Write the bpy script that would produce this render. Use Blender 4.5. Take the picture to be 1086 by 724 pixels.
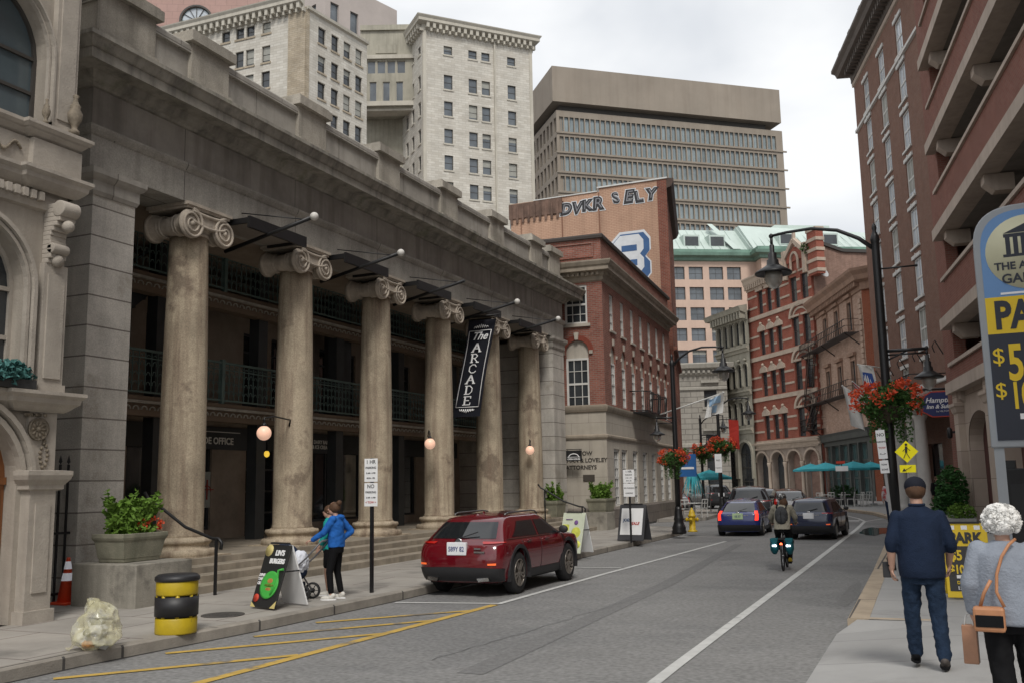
import bpy, bmesh, math, random
from mathutils import Matrix, Vector
import numpy as np
for o in list(bpy.data.objects): bpy.data.objects.remove(o)
SC = bpy.context.scene; COL = SC.collection
rad = math.radians; PI = math.pi
# ------------------------------------------------ camera
F = 1008.0; W, H = 1086, 724
PITCH, ROLL, YAW, CH = rad(8.5), rad(1.07), rad(23.5), 1.9
cam = bpy.data.objects.new('camera', bpy.data.cameras.new('camera')); COL.objects.link(cam)
cam.data.sensor_width = 36; cam.data.lens = 36 * F / W; cam.data.clip_end = 3000; cam.data.clip_start = .1
_fw0 = Vector((-math.sin(YAW), math.cos(YAW), 0)); _rt0 = Vector((math.cos(YAW), math.sin(YAW), 0)); _up0 = Vector((0, 0, 1))
FWD = _fw0 * math.cos(PITCH) + _up0 * math.sin(PITCH); _up = _up0 * math.cos(PITCH) - _fw0 * math.sin(PITCH)
RT = _rt0 * math.cos(ROLL) - _up * math.sin(ROLL); UP = _up * math.cos(ROLL) + _rt0 * math.sin(ROLL)
CP = Vector((0, 0, CH))
m = Matrix((RT, UP, -FWD)).transposed().to_4x4(); m.translation = CP; cam.matrix_world = m
SC.camera = cam
# ------------------------------------------------ sky and sun (overcast)
wd = bpy.data.worlds.new('World'); SC.world = wd; wd.use_nodes = True
nt = wd.node_tree; nt.nodes.clear()
N = nt.nodes.new; Lk = nt.links.new
SUN_EL, SUN_AZ = rad(50), rad(152)      # azimuth clockwise from +Y
sky = N('ShaderNodeTexSky'); sky.sky_type = 'NISHITA'; sky.sun_disc = False
sky.sun_elevation = SUN_EL; sky.sun_rotation = SUN_AZ; sky.air_density = 1.5; sky.dust_density = 3
tc = N('ShaderNodeTexCoord'); mp = N('ShaderNodeMapping'); mp.inputs['Scale'].default_value = (1, 1, 2.2)
no = N('ShaderNodeTexNoise'); no.inputs['Scale'].default_value = 2.4; no.inputs['Detail'].default_value = 5; no.inputs['Roughness'].default_value = .5
no.inputs['Distortion'].default_value = .3
cr = N('ShaderNodeValToRGB'); cr.color_ramp.elements[0].position = .40; cr.color_ramp.elements[1].position = .60
cr.color_ramp.elements[0].color = (5.3, 5.5, 5.8, 1); cr.color_ramp.elements[1].color = (7.3, 7.36, 7.42, 1)
mx = N('ShaderNodeMix'); mx.data_type = 'RGBA'; mx.inputs[0].default_value = .93
bg = N('ShaderNodeBackground'); bg.inputs['Strength'].default_value = .1; out = N('ShaderNodeOutputWorld')
Lk(tc.outputs['Generated'], mp.inputs[0]); Lk(mp.outputs[0], no.inputs['Vector']); Lk(no.outputs[0], cr.inputs[0])
Lk(sky.outputs[0], mx.inputs[6]); Lk(cr.outputs[0], mx.inputs[7]); Lk(mx.outputs[2], bg.inputs[0]); Lk(bg.outputs[0], out.inputs[0])
sl = bpy.data.lights.new('sun', 'SUN'); sl.energy = 1.5; sl.angle = rad(16); sl.color = (1, .96, .9)
so = bpy.data.objects.new('sun', sl); COL.objects.link(so)
sd = Vector((math.sin(SUN_AZ) * math.cos(SUN_EL), math.cos(SUN_AZ) * math.cos(SUN_EL), math.sin(SUN_EL)))
so.rotation_euler = sd.to_track_quat('Z', 'Y').to_euler(); so.location = (0, -20, 60)
SC.view_settings.view_transform = 'Standard'; SC.view_settings.look = 'None'; SC.view_settings.gamma = 1
SC.view_settings.exposure = 0.52; SC.view_settings.use_curve_mapping = False
SC.render.engine = 'CYCLES'; SC.cycles.max_bounces = 5; SC.cycles.diffuse_bounces = 3
# ------------------------------------------------ survey helpers: where a sight line of the street survey meets a wall plane
def ray(px, py): return FWD * F + RT * (px - W / 2) + UP * (H / 2 - py)
def at(px, py, D):
    d = ray(px, py); return CP + d * (D / math.hypot(d.x, d.y))
def hit(px, py, P, a):   # wall plane through P, heading a degrees left of +Y -> (distance along, height)
    a = rad(a); u = Vector((-math.sin(a), math.cos(a), 0)); n = Vector((u.y, -u.x, 0))
    P = Vector((P[0], P[1], 0)); d = ray(px, py); t = (P - CP).dot(n) / d.dot(n); q = CP + d * t
    return (q - P).dot(u), q.z
# ------------------------------------------------ materials
MATS = {}
def mat(name, col, rough=.8, var=.12, vs=2.0, bump=0, bs=25, brick=None, metal=0, streak=0, streakcol=None, spec=.5, emis=0, blotch=None, coat=0, obj=True, aniso=(1, 1, 1), trans=0, alpha=1, sstr=1.2, speck=None):
    if any(k in name for k in ('cloth', 'jean', 'hair', 'shirt', 'cap ', 'asphalt', 'brick', 'leaf', 'leaves', 'jacket')): spec = min(spec, .18)
    if name in MATS: return MATS[name]
    M = bpy.data.materials.new(name); M.use_nodes = True; t = M.node_tree; b = t.nodes['Principled BSDF']; n = t.nodes.new; l = t.links.new
    b.inputs['Roughness'].default_value = rough; b.inputs['Metallic'].default_value = metal
    b.inputs['Specular IOR Level'].default_value = spec; b.inputs['Coat Weight'].default_value = coat
    b.inputs['Transmission Weight'].default_value = trans; b.inputs['Alpha'].default_value = alpha
    c = tuple(col) + (1,)
    tcn = n('ShaderNodeTexCoord'); src = tcn.outputs['Object']
    mp = n('ShaderNodeMapping'); mp.inputs['Scale'].default_value = aniso; l(src, mp.inputs[0]); src = mp.outputs[0]
    oi = n('ShaderNodeObjectInfo'); om = n('ShaderNodeMath'); om.operation = 'MULTIPLY'; om.inputs[1].default_value = 90; l(oi.outputs['Random'], om.inputs[0]); oc = n('ShaderNodeCombineXYZ'); l(om.outputs[0], oc.inputs[0]); l(om.outputs[0], oc.inputs[1]); l(om.outputs[0], oc.inputs[2]); l(oc.outputs[0], mp.inputs['Location'])
    bumpsrc = None
    if brick:
        bt = n('ShaderNodeTexBrick'); um = n('ShaderNodeMapping'); um.inputs['Location'].default_value = (brick.get('sh', 0), 0, 0); l(tcn.outputs['UV'], um.inputs[0]); l(um.outputs[0], bt.inputs['Vector']); bt.offset = brick.get('off', .5)
        bt.inputs['Color1'].default_value = c; bt.inputs['Color2'].default_value = tuple(brick.get('c2', col)) + (1,)
        bt.inputs['Mortar'].default_value = tuple(brick.get('mortar', (.3, .28, .25))) + (1,)
        bt.inputs['Scale'].default_value = 1; bt.inputs['Brick Width'].default_value = brick.get('w', .21); bt.inputs['Row Height'].default_value = brick.get('h', .075)
        bt.inputs['Mortar Size'].default_value = brick.get('m', .008); bt.inputs['Mortar Smooth'].default_value = .2; bt.inputs['Bias'].default_value = brick.get('bias', 0)
        cur = bt.outputs['Color']; bumpsrc = bt.outputs['Fac']
    else:
        rgb = n('ShaderNodeRGB'); rgb.outputs[0].default_value = c; cur = rgb.outputs[0]
    if var:
        ns = n('ShaderNodeTexNoise'); ns.inputs['Scale'].default_value = vs; ns.inputs['Detail'].default_value = 8; ns.inputs['Roughness'].default_value = .65; l(src, ns.inputs['Vector'])
        mr = n('ShaderNodeMapRange'); mr.inputs[1].default_value = .3; mr.inputs[2].default_value = .7; mr.inputs[3].default_value = 1 - var; mr.inputs[4].default_value = 1 + var; l(ns.outputs[0], mr.inputs[0])
        mu = n('ShaderNodeMix'); mu.data_type = 'RGBA'; mu.blend_type = 'MULTIPLY'; mu.inputs[0].default_value = 1
        cb = n('ShaderNodeCombineColor'); [l(mr.outputs[0], cb.inputs[i]) for i in range(3)]
        l(cur, mu.inputs[6]); l(cb.outputs[0], mu.inputs[7]); cur = mu.outputs[2]
    if blotch:   # (colour, scale, threshold)
        nb = n('ShaderNodeTexNoise'); nb.inputs['Scale'].default_value = blotch[1]; nb.inputs['Detail'].default_value = 6; nb.inputs['Roughness'].default_value = .62; l(src, nb.inputs['Vector'])
        rb = n('ShaderNodeMapRange'); rb.inputs[1].default_value = blotch[2]; rb.inputs[2].default_value = blotch[2] + .09; rb.inputs[4].default_value = blotch[3] if len(blotch) > 3 else .8; l(nb.outputs[0], rb.inputs[0])
        mb_ = n('ShaderNodeMix'); mb_.data_type = 'RGBA'; l(rb.outputs[0], mb_.inputs[0]); l(cur, mb_.inputs[6]); mb_.inputs[7].default_value = tuple(blotch[0]) + (1,); cur = mb_.outputs[2]
    if streak:
        m2 = n('ShaderNodeMapping'); m2.inputs['Scale'].default_value = (sstr, sstr, .07 * sstr); l(tcn.outputs['Object'], m2.inputs[0]); l(oc.outputs[0], m2.inputs['Location'])
        n2 = n('ShaderNodeTexNoise'); n2.inputs['Scale'].default_value = 3; n2.inputs['Detail'].default_value = 7; n2.inputs['Roughness'].default_value = .6; l(m2.outputs[0], n2.inputs['Vector'])
        r2 = n('ShaderNodeMapRange'); r2.inputs[1].default_value = .46; r2.inputs[2].default_value = .68; r2.inputs[4].default_value = streak; l(n2.outputs[0], r2.inputs[0])
        m3 = n('ShaderNodeMix'); m3.data_type = 'RGBA'; l(r2.outputs[0], m3.inputs[0]); l(cur, m3.inputs[6])
        sc_ = streakcol or [x * .35 for x in col]; m3.inputs[7].default_value = tuple(sc_) + (1,); cur = m3.outputs[2]
    l(cur, b.inputs['Base Color'])
    if emis: b.inputs['Emission Strength'].default_value = emis; b.inputs['Emission Color'].default_value = c
    if speck:
        n4 = n('ShaderNodeTexNoise'); n4.inputs['Scale'].default_value = speck[0]; n4.inputs['Detail'].default_value = 3; l(tcn.outputs['Object'], n4.inputs['Vector']); r4 = n('ShaderNodeMapRange'); r4.inputs[1].default_value = .3; r4.inputs[2].default_value = .7; r4.inputs[3].default_value = 1 - speck[1]; r4.inputs[4].default_value = 1 + speck[1]; l(n4.outputs[0], r4.inputs[0]); c4 = n('ShaderNodeCombineColor'); [l(r4.outputs[0], c4.inputs[i]) for i in range(3)]; m4 = n('ShaderNodeMix'); m4.data_type = 'RGBA'; m4.blend_type = 'MULTIPLY'; m4.inputs[0].default_value = 1; l(cur, m4.inputs[6]); l(c4.outputs[0], m4.inputs[7]); l(m4.outputs[2], b.inputs['Base Color'])
    if bump:
        n3 = n('ShaderNodeTexNoise'); n3.inputs['Scale'].default_value = bs; n3.inputs['Detail'].default_value = 6; l(src, n3.inputs['Vector'])
        bp = n('ShaderNodeBump'); bp.inputs['Strength'].default_value = min(1, bump); bp.inputs['Distance'].default_value = .02
        if bumpsrc:
            ma = n('ShaderNodeMath'); ma.operation = 'SUBTRACT'; l(n3.outputs[0], ma.inputs[0]); l(bumpsrc, ma.inputs[1]); l(ma.outputs[0], bp.inputs['Height'])
        else: l(n3.outputs[0], bp.inputs['Height'])
        l(bp.outputs[0], b.inputs['Normal'])
    MATS[name] = M; return M
# ------------------------------------------------ mesh builder
class MB:
    def __init__(s): s.v = []; s.f = []; s.sm = []; s.M = None
    def add(s, vs, fs, smooth=False):
        o = len(s.v)
        if s.M is not None: vs = [s.M @ Vector(p) for p in vs]
        s.v += [tuple(p) for p in vs]; s.f += [tuple(i + o for i in f) for f in fs]; s.sm += [smooth] * len(fs); return s
    def box(s, x0, x1, y0, y1, z0, z1):
        if x0 > x1: x0, x1 = x1, x0
        if y0 > y1: y0, y1 = y1, y0
        if z0 > z1: z0, z1 = z1, z0
        return s.add([(x0, y0, z0), (x1, y0, z0), (x1, y1, z0), (x0, y1, z0), (x0, y0, z1), (x1, y0, z1), (x1, y1, z1), (x0, y1, z1)],
                     [(3, 2, 1, 0), (4, 5, 6, 7), (0, 1, 5, 4), (1, 2, 6, 5), (2, 3, 7, 6), (3, 0, 4, 7)])
    def quad(s, a, b, c, d): return s.add([a, b, c, d], [(0, 1, 2, 3)])
    def poly(s, pts): return s.add(pts, [tuple(range(len(pts)))])
    def prism(s, pts, d):      # polygon points + extrusion vector
        n = len(pts); d = Vector(d); a = [Vector(p) for p in pts]; b = [p + d for p in a]
        return s.add(a + b, [tuple(range(n))[::-1], tuple(range(n, 2 * n))] + [(i, (i + 1) % n, n + (i + 1) % n, n + i) for i in range(n)])
    def lathe(s, prof, n=24, c=(0, 0, 0), smooth=True, cap=True, ax='z', sx=1, sy=1):
        vs = []; k = len(prof)
        for r, z in prof:
            for i in range(n):
                a = 2 * PI * i / n; p = (r * math.cos(a) * sx, r * math.sin(a) * sy, z)
                if ax == 'y': p = (p[0], p[2], p[1])
                elif ax == 'x': p = (p[2], p[0], p[1])
                vs.append((p[0] + c[0], p[1] + c[1], p[2] + c[2]))
        fs = [(j * n + i, j * n + (i + 1) % n, (j + 1) * n + (i + 1) % n, (j + 1) * n + i) for j in range(k - 1) for i in range(n)]
        s.add(vs, fs, smooth)
        if cap:
            o = len(s.v) - k * n; s.f += [tuple(range(o, o + n))[::-1], tuple(range(o + (k - 1) * n, o + k * n))]; s.sm += [False, False]
        return s
    def tube(s, path, r, n=8, smooth=True, cap=True):
        path = [Vector(p) for p in path]; rs = r if isinstance(r, (list, tuple)) else [r] * len(path)
        vs = []; up = None
        for i, p in enumerate(path):
            t = (path[min(i + 1, len(path) - 1)] - path[max(i - 1, 0)]).normalized()
            if up is None:
                up = Vector((0, 0, 1)) if abs(t.z) < .9 else Vector((1, 0, 0))
            x = up.cross(t)
            if x.length < 1e-4: x = Vector((1, 0, 0)).cross(t)
            x.normalize(); up = t.cross(x).normalized()
            for k in range(n):
                a = 2 * PI * k / n; vs.append(p + (x * math.cos(a) + up * math.sin(a)) * rs[i])
        L_ = len(path)
        fs = [(j * n + i, j * n + (i + 1) % n, (j + 1) * n + (i + 1) % n, (j + 1) * n + i) for j in range(L_ - 1) for i in range(n)]
        s.add(vs, fs, smooth)
        if cap:
            o = len(s.v) - L_ * n; s.f += [tuple(range(o, o + n))[::-1], tuple(range(o + (L_ - 1) * n, o + L_ * n))]; s.sm += [False, False]
        return s
    def bar(s, a, b, w, h=None):      # rectangular bar between two points
        a, b = Vector(a), Vector(b); h = h or w; t = (b - a).normalized(); up = Vector((0, 0, 1)) if abs(t.z) < .95 else Vector((0, 1, 0))
        x = up.cross(t).normalized() * w / 2; y = t.cross(x).normalized() * h / 2
        return s.add([a - x - y, a + x - y, a + x + y, a - x + y, b - x - y, b + x - y, b + x + y, b - x + y],
                     [(3, 2, 1, 0), (4, 5, 6, 7), (0, 1, 5, 4), (1, 2, 6, 5), (2, 3, 7, 6), (3, 0, 4, 7)])
    def ball(s, c, r, n=12, m_=8, sx=1, sy=1, sz=1, R=None):
        vs = []; c = Vector(c)
        for j in range(1, m_):
            ph = PI * j / m_
            for i in range(n):
                a = 2 * PI * i / n; p = Vector((r * sx * math.sin(ph) * math.cos(a), r * sy * math.sin(ph) * math.sin(a), -r * sz * math.cos(ph)))
                if R is not None: p = R @ p
                vs.append(c + p)
        b = Vector((0, 0, -r * sz)); t = Vector((0, 0, r * sz))
        if R is not None: b = R @ b; t = R @ t
        vs += [c + b, c + t]; k = len(vs)
        fs = [(j * n + i, j * n + (i + 1) % n, (j + 1) * n + (i + 1) % n, (j + 1) * n + i) for j in range(m_ - 2) for i in range(n)]
        fs += [(k - 2, (i + 1) % n, i) for i in range(n)] + [((m_ - 2) * n + i, (m_ - 2) * n + (i + 1) % n, k - 1) for i in range(n)]
        return s.add(vs, fs, True)
    def sweep(s, path, prof, cap=True):   # plan path, profile (out,z); outward = right of travel
        P = [Vector((p[0], p[1])) for p in path]; k = len(prof); vs = []
        for i, p in enumerate(P):
            d0 = (P[i] - P[i - 1]).normalized() if i else None; d1 = (P[i + 1] - P[i]).normalized() if i < len(P) - 1 else None
            if d0 is None: nrm = Vector((d1.y, -d1.x))
            elif d1 is None: nrm = Vector((d0.y, -d0.x))
            else:
                a, b = Vector((d0.y, -d0.x)), Vector((d1.y, -d1.x)); h = (a + b).normalized(); nrm = h / max(.3, h.dot(a))
            vs += [(p.x + nrm.x * o_, p.y + nrm.y * o_, z) for o_, z in prof]
        fs = [(j * k + i, (j + 1) * k + i, (j + 1) * k + i + 1, j * k + i + 1) for j in range(len(P) - 1) for i in range(k - 1)]
        s.add(vs, fs)
        if cap:
            o = len(s.v) - len(P) * k; s.f += [tuple(range(o, o + k)), tuple(range(o + (len(P) - 1) * k, o + len(P) * k))[::-1]]; s.sm += [False] * 2
        return s
    def wall(s, x0, x1, z0, z1, holes=(), y=0, depth=.2):
        holes = [tuple(h) + (0,) * (5 - len(h)) for h in holes]
        xs = sorted({x0, x1, *[h[0] for h in holes], *[h[1] for h in holes]}); zs = sorted({z0, z1, *[h[2] for h in holes], *[h[3] for h in holes]})
        xs = [x for x in xs if x0 - 1e-6 <= x <= x1 + 1e-6]; zs = [z for z in zs if z0 - 1e-6 <= z <= z1 + 1e-6]
        for j in range(len(zs) - 1):
            run = None; zc = (zs[j] + zs[j + 1]) / 2
            for i in range(len(xs) - 1):
                xc = (xs[i] + xs[i + 1]) / 2
                inside = any(h[0] < xc < h[1] and h[2] < zc < h[3] for h in holes)
                if not inside and run is None: run = xs[i]
                if run is not None and (inside or i == len(xs) - 2):
                    e = xs[i] if inside else xs[i + 1]
                    s.quad((run, y, zs[j]), (e, y, zs[j]), (e, y, zs[j + 1]), (run, y, zs[j + 1])); run = None
        for a, b, c, d, ar in holes:
            zt = d - ar
            s.quad((a, y, c), (a, y + depth, c), (a, y + depth, zt), (a, y, zt)); s.quad((b, y, zt), (b, y + depth, zt), (b, y + depth, c), (b, y, c))
            s.quad((a, y, c), (b, y, c), (b, y + depth, c), (a, y + depth, c))
            if not ar: s.quad((a, y, d), (a, y + depth, d), (b, y + depth, d), (b, y, d))
            else:
                n = 14; cx = (a + b) / 2; w = (b - a) / 2
                arc = [(cx - w * math.cos(PI * i / n), zt + ar * math.sin(PI * i / n)) for i in range(n + 1)]
                for i in range(n):
                    p, q = arc[i], arc[i + 1]
                    s.quad((p[0], y, p[1]), (q[0], y, q[1]), (q[0], y, d), (p[0], y, d))
                    s.quad((p[0], y, p[1]), (p[0], y + depth, p[1]), (q[0], y + depth, q[1]), (q[0], y, q[1]))
        return s
    def archband(s, cx, zs, w, rise, bw, y0, y1, n=16, leg=0):     # raised band round an arch
        pin = [(cx - w * math.cos(PI * i / n), zs + rise * math.sin(PI * i / n)) for i in range(n + 1)]
        po = [(cx - (w + bw) * math.cos(PI * i / n), zs + (rise + bw) * math.sin(PI * i / n)) for i in range(n + 1)]
        if leg: pin = [(cx - w, zs - leg)] + pin + [(cx + w, zs - leg)]; po = [(cx - w - bw, zs - leg)] + po + [(cx + w + bw, zs - leg)]
        for i in range(len(pin) - 1):
            a, b, c, d = pin[i], pin[i + 1], po[i + 1], po[i]
            s.prism([(a[0], y0, a[1]), (b[0], y0, b[1]), (c[0], y0, c[1]), (d[0], y0, d[1])], (0, y1 - y0, 0))
        return s
    def dent(s, x0, x1, y0, y1, z0, z1, w, gap):
        n = max(1, int((x1 - x0) / (w + gap))); st = (x1 - x0) / n
        for i in range(n): s.box(x0 + i * st + gap / 2, x0 + (i + 1) * st - gap / 2, y0, y1, z0, z1)
        return s
    def mesh(s, name, m_):
        me = bpy.data.meshes.new(name); me.from_pydata(s.v, [], s.f); me.polygons.foreach_set('use_smooth', s.sm)
        if m_: me.materials.append(m_)
        uv = me.uv_layers.new(name='UVMap'); n = len(me.loops); co = np.zeros(len(s.v) * 3); me.vertices.foreach_get('co', co); co = co.reshape(-1, 3)
        vi = np.zeros(n, dtype=np.int32); me.loops.foreach_get('vertex_index', vi)
        nr = np.zeros(len(me.polygons) * 3); me.polygons.foreach_get('normal', nr); nr = nr.reshape(-1, 3)
        lt = np.zeros(len(me.polygons), dtype=np.int32); me.polygons.foreach_get('loop_total', lt); nn = np.repeat(nr, lt, axis=0); p = co[vi]
        t = np.stack([-nn[:, 1], nn[:, 0]], 1); ln = np.hypot(t[:, 0], t[:, 1]) + 1e-9; t /= ln[:, None]
        u = p[:, 0] * t[:, 0] + p[:, 1] * t[:, 1]; v = p[:, 2].copy(); fl = np.abs(nn[:, 2]) > .75; u[fl] = p[fl, 0]; v[fl] = p[fl, 1]
        a = np.empty(n * 2); a[0::2] = u; a[1::2] = v; uv.data.foreach_set('uv', a); me.update(); return me
    def build(s, name, m_, parent=None, loc=None, bevel=0):
        me = s.mesh(name, m_); o = link(name, me, parent, loc)
        if bevel:
            b = o.modifiers.new('bevel', 'BEVEL'); b.width = bevel; b.segments = 2; b.limit_method = 'ANGLE'; b.angle_limit = rad(40)
        return o
def link(name, data, parent=None, loc=None, rot=None):
    o = bpy.data.objects.new(name, data); COL.objects.link(o)
    if parent: o.parent = parent
    if loc: o.location = loc
    if rot: o.rotation_euler = rot
    return o
def tag(o, label, cat, group=None, kind=None):
    if label: o['label'] = label
    if cat: o['category'] = cat
    if group: o['group'] = group
    if kind: o['kind'] = kind
    return o
def thing(name, label, cat, loc=(0, 0, 0), rz=0, group=None):
    return tag(link(name, None, None, loc, (0, 0, rad(rz))), label, cat, group)
def struct(name, mb, m_):
    o = mb.build(name, m_); o['kind'] = 'structure'; return o
def kids(o): return [c for c in bpy.data.objects if c.parent == o]
def copy_tree(o, parent=None, label=None, group=None):
    c = o.copy(); COL.objects.link(c)
    if parent: c.parent = parent
    if label: c['label'] = label
    if group: c['group'] = group
    for k in kids(o): copy_tree(k, c)
    return c
def bake(o):
    dg = bpy.context.evaluated_depsgraph_get(); dg.update(); me = bpy.data.meshes.new_from_object(o.evaluated_get(dg)); o.modifiers.clear(); o.data = me; return o
def fuse(mb, name, m_, parent, voxel=.012, it=6, disp=0, dscale=.12, loc=None, tex='CLOUDS'):
    o = mb.build(name, m_, None)
    r = o.modifiers.new('r', 'REMESH'); r.mode = 'VOXEL'; r.voxel_size = voxel; r.use_smooth_shade = True
    if it: k = o.modifiers.new('s', 'SMOOTH'); k.iterations = it; k.factor = .5
    if disp:
        tx = bpy.data.textures.new('folds', tex); tx.noise_scale = dscale
        if tex == 'CLOUDS': tx.noise_depth = 2
        d = o.modifiers.new('d', 'DISPLACE'); d.texture = tx; d.strength = disp; d.mid_level = .5
    bake(o)
    if not o.data.materials: o.data.materials.append(m_)
    if parent: o.parent = parent
    if loc: o.location = loc
    return o
def text(parent, name, s, m_, size, x, z, y=0, align='CENTER', ext=.004, off=0, xs=1, R=None, shear=0, sp=1):
    c = bpy.data.curves.new(name, 'FONT'); c.body = s; c.size = size; c.align_x = align; c.extrude = ext; c.offset = off; c.resolution_u = 3; c.shear = shear; c.space_character = sp
    t = bpy.data.objects.new('t', c); COL.objects.link(t); me = bpy.data.meshes.new_from_object(t); bpy.data.objects.remove(t)
    M_ = (R or Matrix.Identity(4)) @ Matrix.Translation((x, y, z)) @ Matrix.Rotation(PI / 2, 4, 'X') @ Matrix.Diagonal((xs, 1, 1, 1)); me.transform(M_)
    me.materials.clear(); me.materials.append(m_); o = link(name, me, parent); return o
WC = {}; BR = random.Random(77)
def window(parent, x, z, w, h, y, nx=2, nz=4, fm=None, pm=None, fw=.05, arch=0, sash=True, pane=True, mw=.025, dep=.06, blind=0):
    key = (round(w, 2), round(h, 2), nx, nz, fm.name, pm.name, fw, arch, sash, mw)
    if key not in WC:
        b = MB(); hw = w / 2; zt = h - arch
        b.box(-hw, -hw + fw, 0, dep, 0, zt); b.box(hw - fw, hw, 0, dep, 0, zt); b.box(-hw + fw, hw - fw, 0, dep, 0, fw)
        if arch: b.archband(0, zt, hw - fw, arch - fw, fw, 0, dep, 12); b.box(-hw + fw, hw - fw, .005, dep, zt - fw / 2, zt + fw / 2)
        else: b.box(-hw + fw, hw - fw, 0, dep, h - fw, h)
        if sash: b.box(-hw + fw, hw - fw, .01, dep, zt / 2 - fw * .5, zt / 2 + fw * .5)
        for i in range(1, nx): b.box(-hw + w * i / nx - mw / 2, -hw + w * i / nx + mw / 2, .015, dep - .01, fw, zt - fw * (0 if arch else 1))
        for j in range(1, nz):
            if sash and j * 2 == nz: continue
            b.box(-hw + fw, hw - fw, .015, dep - .01, zt * j / nz - mw / 2, zt * j / nz + mw / 2)
        p = MB(); yy = dep * .8
        if arch: p.poly([(-hw + fw / 2, yy, fw / 2), (hw - fw / 2, yy, fw / 2)] + [((hw - fw / 2) * math.cos(PI * i / 12), yy, zt + (arch - fw / 2) * math.sin(PI * i / 12)) for i in range(13)])
        else: p.quad((-hw + fw / 2, yy, fw / 2), (hw - fw / 2, yy, fw / 2), (hw - fw / 2, yy, h - fw / 2), (-hw + fw / 2, yy, h - fw / 2))
        WC[key] = (b.mesh('window', fm), p.mesh('pane', pm))
    a, p = WC[key]; o = link('window', a, parent, (x, y, z))
    if pane: link('pane', p, o)
    if blind and BR.random() < blind:
        fr_ = BR.choice((.3, .45, .6, .85)); k2 = ('b', round(w, 2), round(h, 2), fr_, pm.name)
        if k2 not in WC:
            q = MB(); q.quad((-w / 2 + fw, dep * .6, h - fw - (h - 2 * fw) * fr_), (w / 2 - fw, dep * .6, h - fw - (h - 2 * fw) * fr_), (w / 2 - fw, dep * .6, h - fw), (-w / 2 + fw, dep * .6, h - fw)); WC[k2] = q.mesh('blind', mat('window blind', (.30, .30, .27), .7, .1, 3))
        link('blind', WC[k2], o)
    return o
def leaves(mb, c, r, n, size, rnd, shell=.5, droop=0):
    c = Vector(c)
    for _ in range(n):
        while 1:
            p = Vector((rnd.uniform(-1, 1), rnd.uniform(-1, 1), rnd.uniform(-1, 1)))
            if p.length <= 1 and p.length > shell * rnd.random(): break
        q = c + Vector((p.x * r[0], p.y * r[1], p.z * r[2])); s = size * rnd.uniform(.6, 1.4)
        d = Vector((rnd.gauss(0, 1), rnd.gauss(0, 1), rnd.gauss(0, .7) - droop)).normalized(); e = d.orthogonal().normalized(); e.rotate(Matrix.Rotation(rnd.uniform(0, 6.28), 3, d))
        a = q - d * s * .5; b = q + d * s * .5; k = e * s * .28; u = d.cross(e) * s * .12
        mb.add([a, q + k + u, b, q - k + u], [(0, 1, 2), (0, 2, 3)])
# ------------------------------------------------ palette
granite = mat('granite blocks', (.37, .345, .305), .85, .22, 1.3, .35, 40, brick=dict(w=1.6, h=.62, m=.012, c2=(.31, .29, .255), mortar=(.17, .15, .13), bias=-.2), streak=.3, streakcol=(.11, .1, .085))
pier_m = mat('pier granite', (.50, .47, .425), .85, .2, 1.5, .35, 40, brick=dict(w=40, h=.52, m=.014, sh=17, off=0, c2=(.43, .40, .355), mortar=(.17, .15, .13)), streak=.3, streakcol=(.2, .18, .15), blotch=((.27, .235, .19), 1.2, .58, .5), speck=(45, .14))
granite_pl = mat('weathered granite', (.36, .33, .28), .85, .3, .9, .35, 40, streak=.5, streakcol=(.14, .125, .10), blotch=((.2, .175, .14), .8, .55, .5), speck=(40, .15))
granite_cor = mat('stained granite cornice', (.29, .27, .23), .88, .3, 1.6, .4, 30, streak=.6, streakcol=(.06, .055, .05), blotch=((.12, .13, .07), 1.3, .58, .5))
shaft_m = mat('column granite', (.42, .35, .255), .82, .3, 1.1, .3, 35, streak=.75, streakcol=(.17, .115, .08), blotch=((.13, .095, .07), 1.1, .57, .75), sstr=1.6, speck=(38, .2))
step_m = mat('step granite', (.29, .25, .195), .85, .3, 1.5, .3, 30, streak=.4, streakcol=(.1, .085, .07))
asphalt = mat('asphalt', (.235, .232, .226), .85, .1, .9, .6, 120, blotch=((.165, .165, .165), .22, .5, .55), speck=(16, .22))
patch_m = mat('dark asphalt repair', (.185, .183, .18), .85, .25, 20, .5, 120)
walk_m = mat('old concrete pavement', (.34, .315, .28), .9, .22, .7, .25, 60, brick=dict(w=1.5, h=1.5, m=.012, c2=(.31, .29, .26), mortar=(.12, .085, .08)), blotch=((.13, .122, .11), .45, .56, .6))
walk2_m = mat('pale concrete pavement', (.34, .335, .325), .9, .12, .6, .2, 60, brick=dict(w=3.0, h=1.5, m=.01, c2=(.36, .355, .345), mortar=(.2, .195, .19)), blotch=((.24, .235, .225), .5, .58, .5))
kerb_m = mat('granite kerb', (.27, .245, .21), .85, .25, 2.5, .3, 50, brick=dict(w=2.2, h=5, m=.02, mortar=(.07, .065, .06)))
kerb2_m = mat('tan granite kerb', (.42, .34, .25), .85, .2, 2.5, .3, 50, brick=dict(w=2.2, h=5, m=.02, mortar=(.1, .09, .08)))
white_p = mat('white road paint', (.52, .52, .50), .7, .15, 3, .2, 60, blotch=((.2, .2, .2), 2.5, .6, .8))
yellow_p = mat('worn yellow road paint', (.50, .33, .07), .7, .2, 3, .2, 60, blotch=((.15, .14, .13), 2.2, .53, .85))
black = mat('black iron', (.012, .012, .013), .45, .1, 5)
iron = mat('dark green iron', (.10, .15, .14), .5, .2, 4)
glass = mat('dark glass', (.012, .015, .018), .06, 0, spec=.8)
glass_sh = mat('shop glass', (.02, .024, .028), .05, .3, .8, spec=.8)
white_w = mat('white painted wood', (.62, .61, .58), .6, .08, 3)
wall_dk = mat('dark portico wall', (.28, .225, .175), .85, .25, 1.5, .2, 20)
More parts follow.
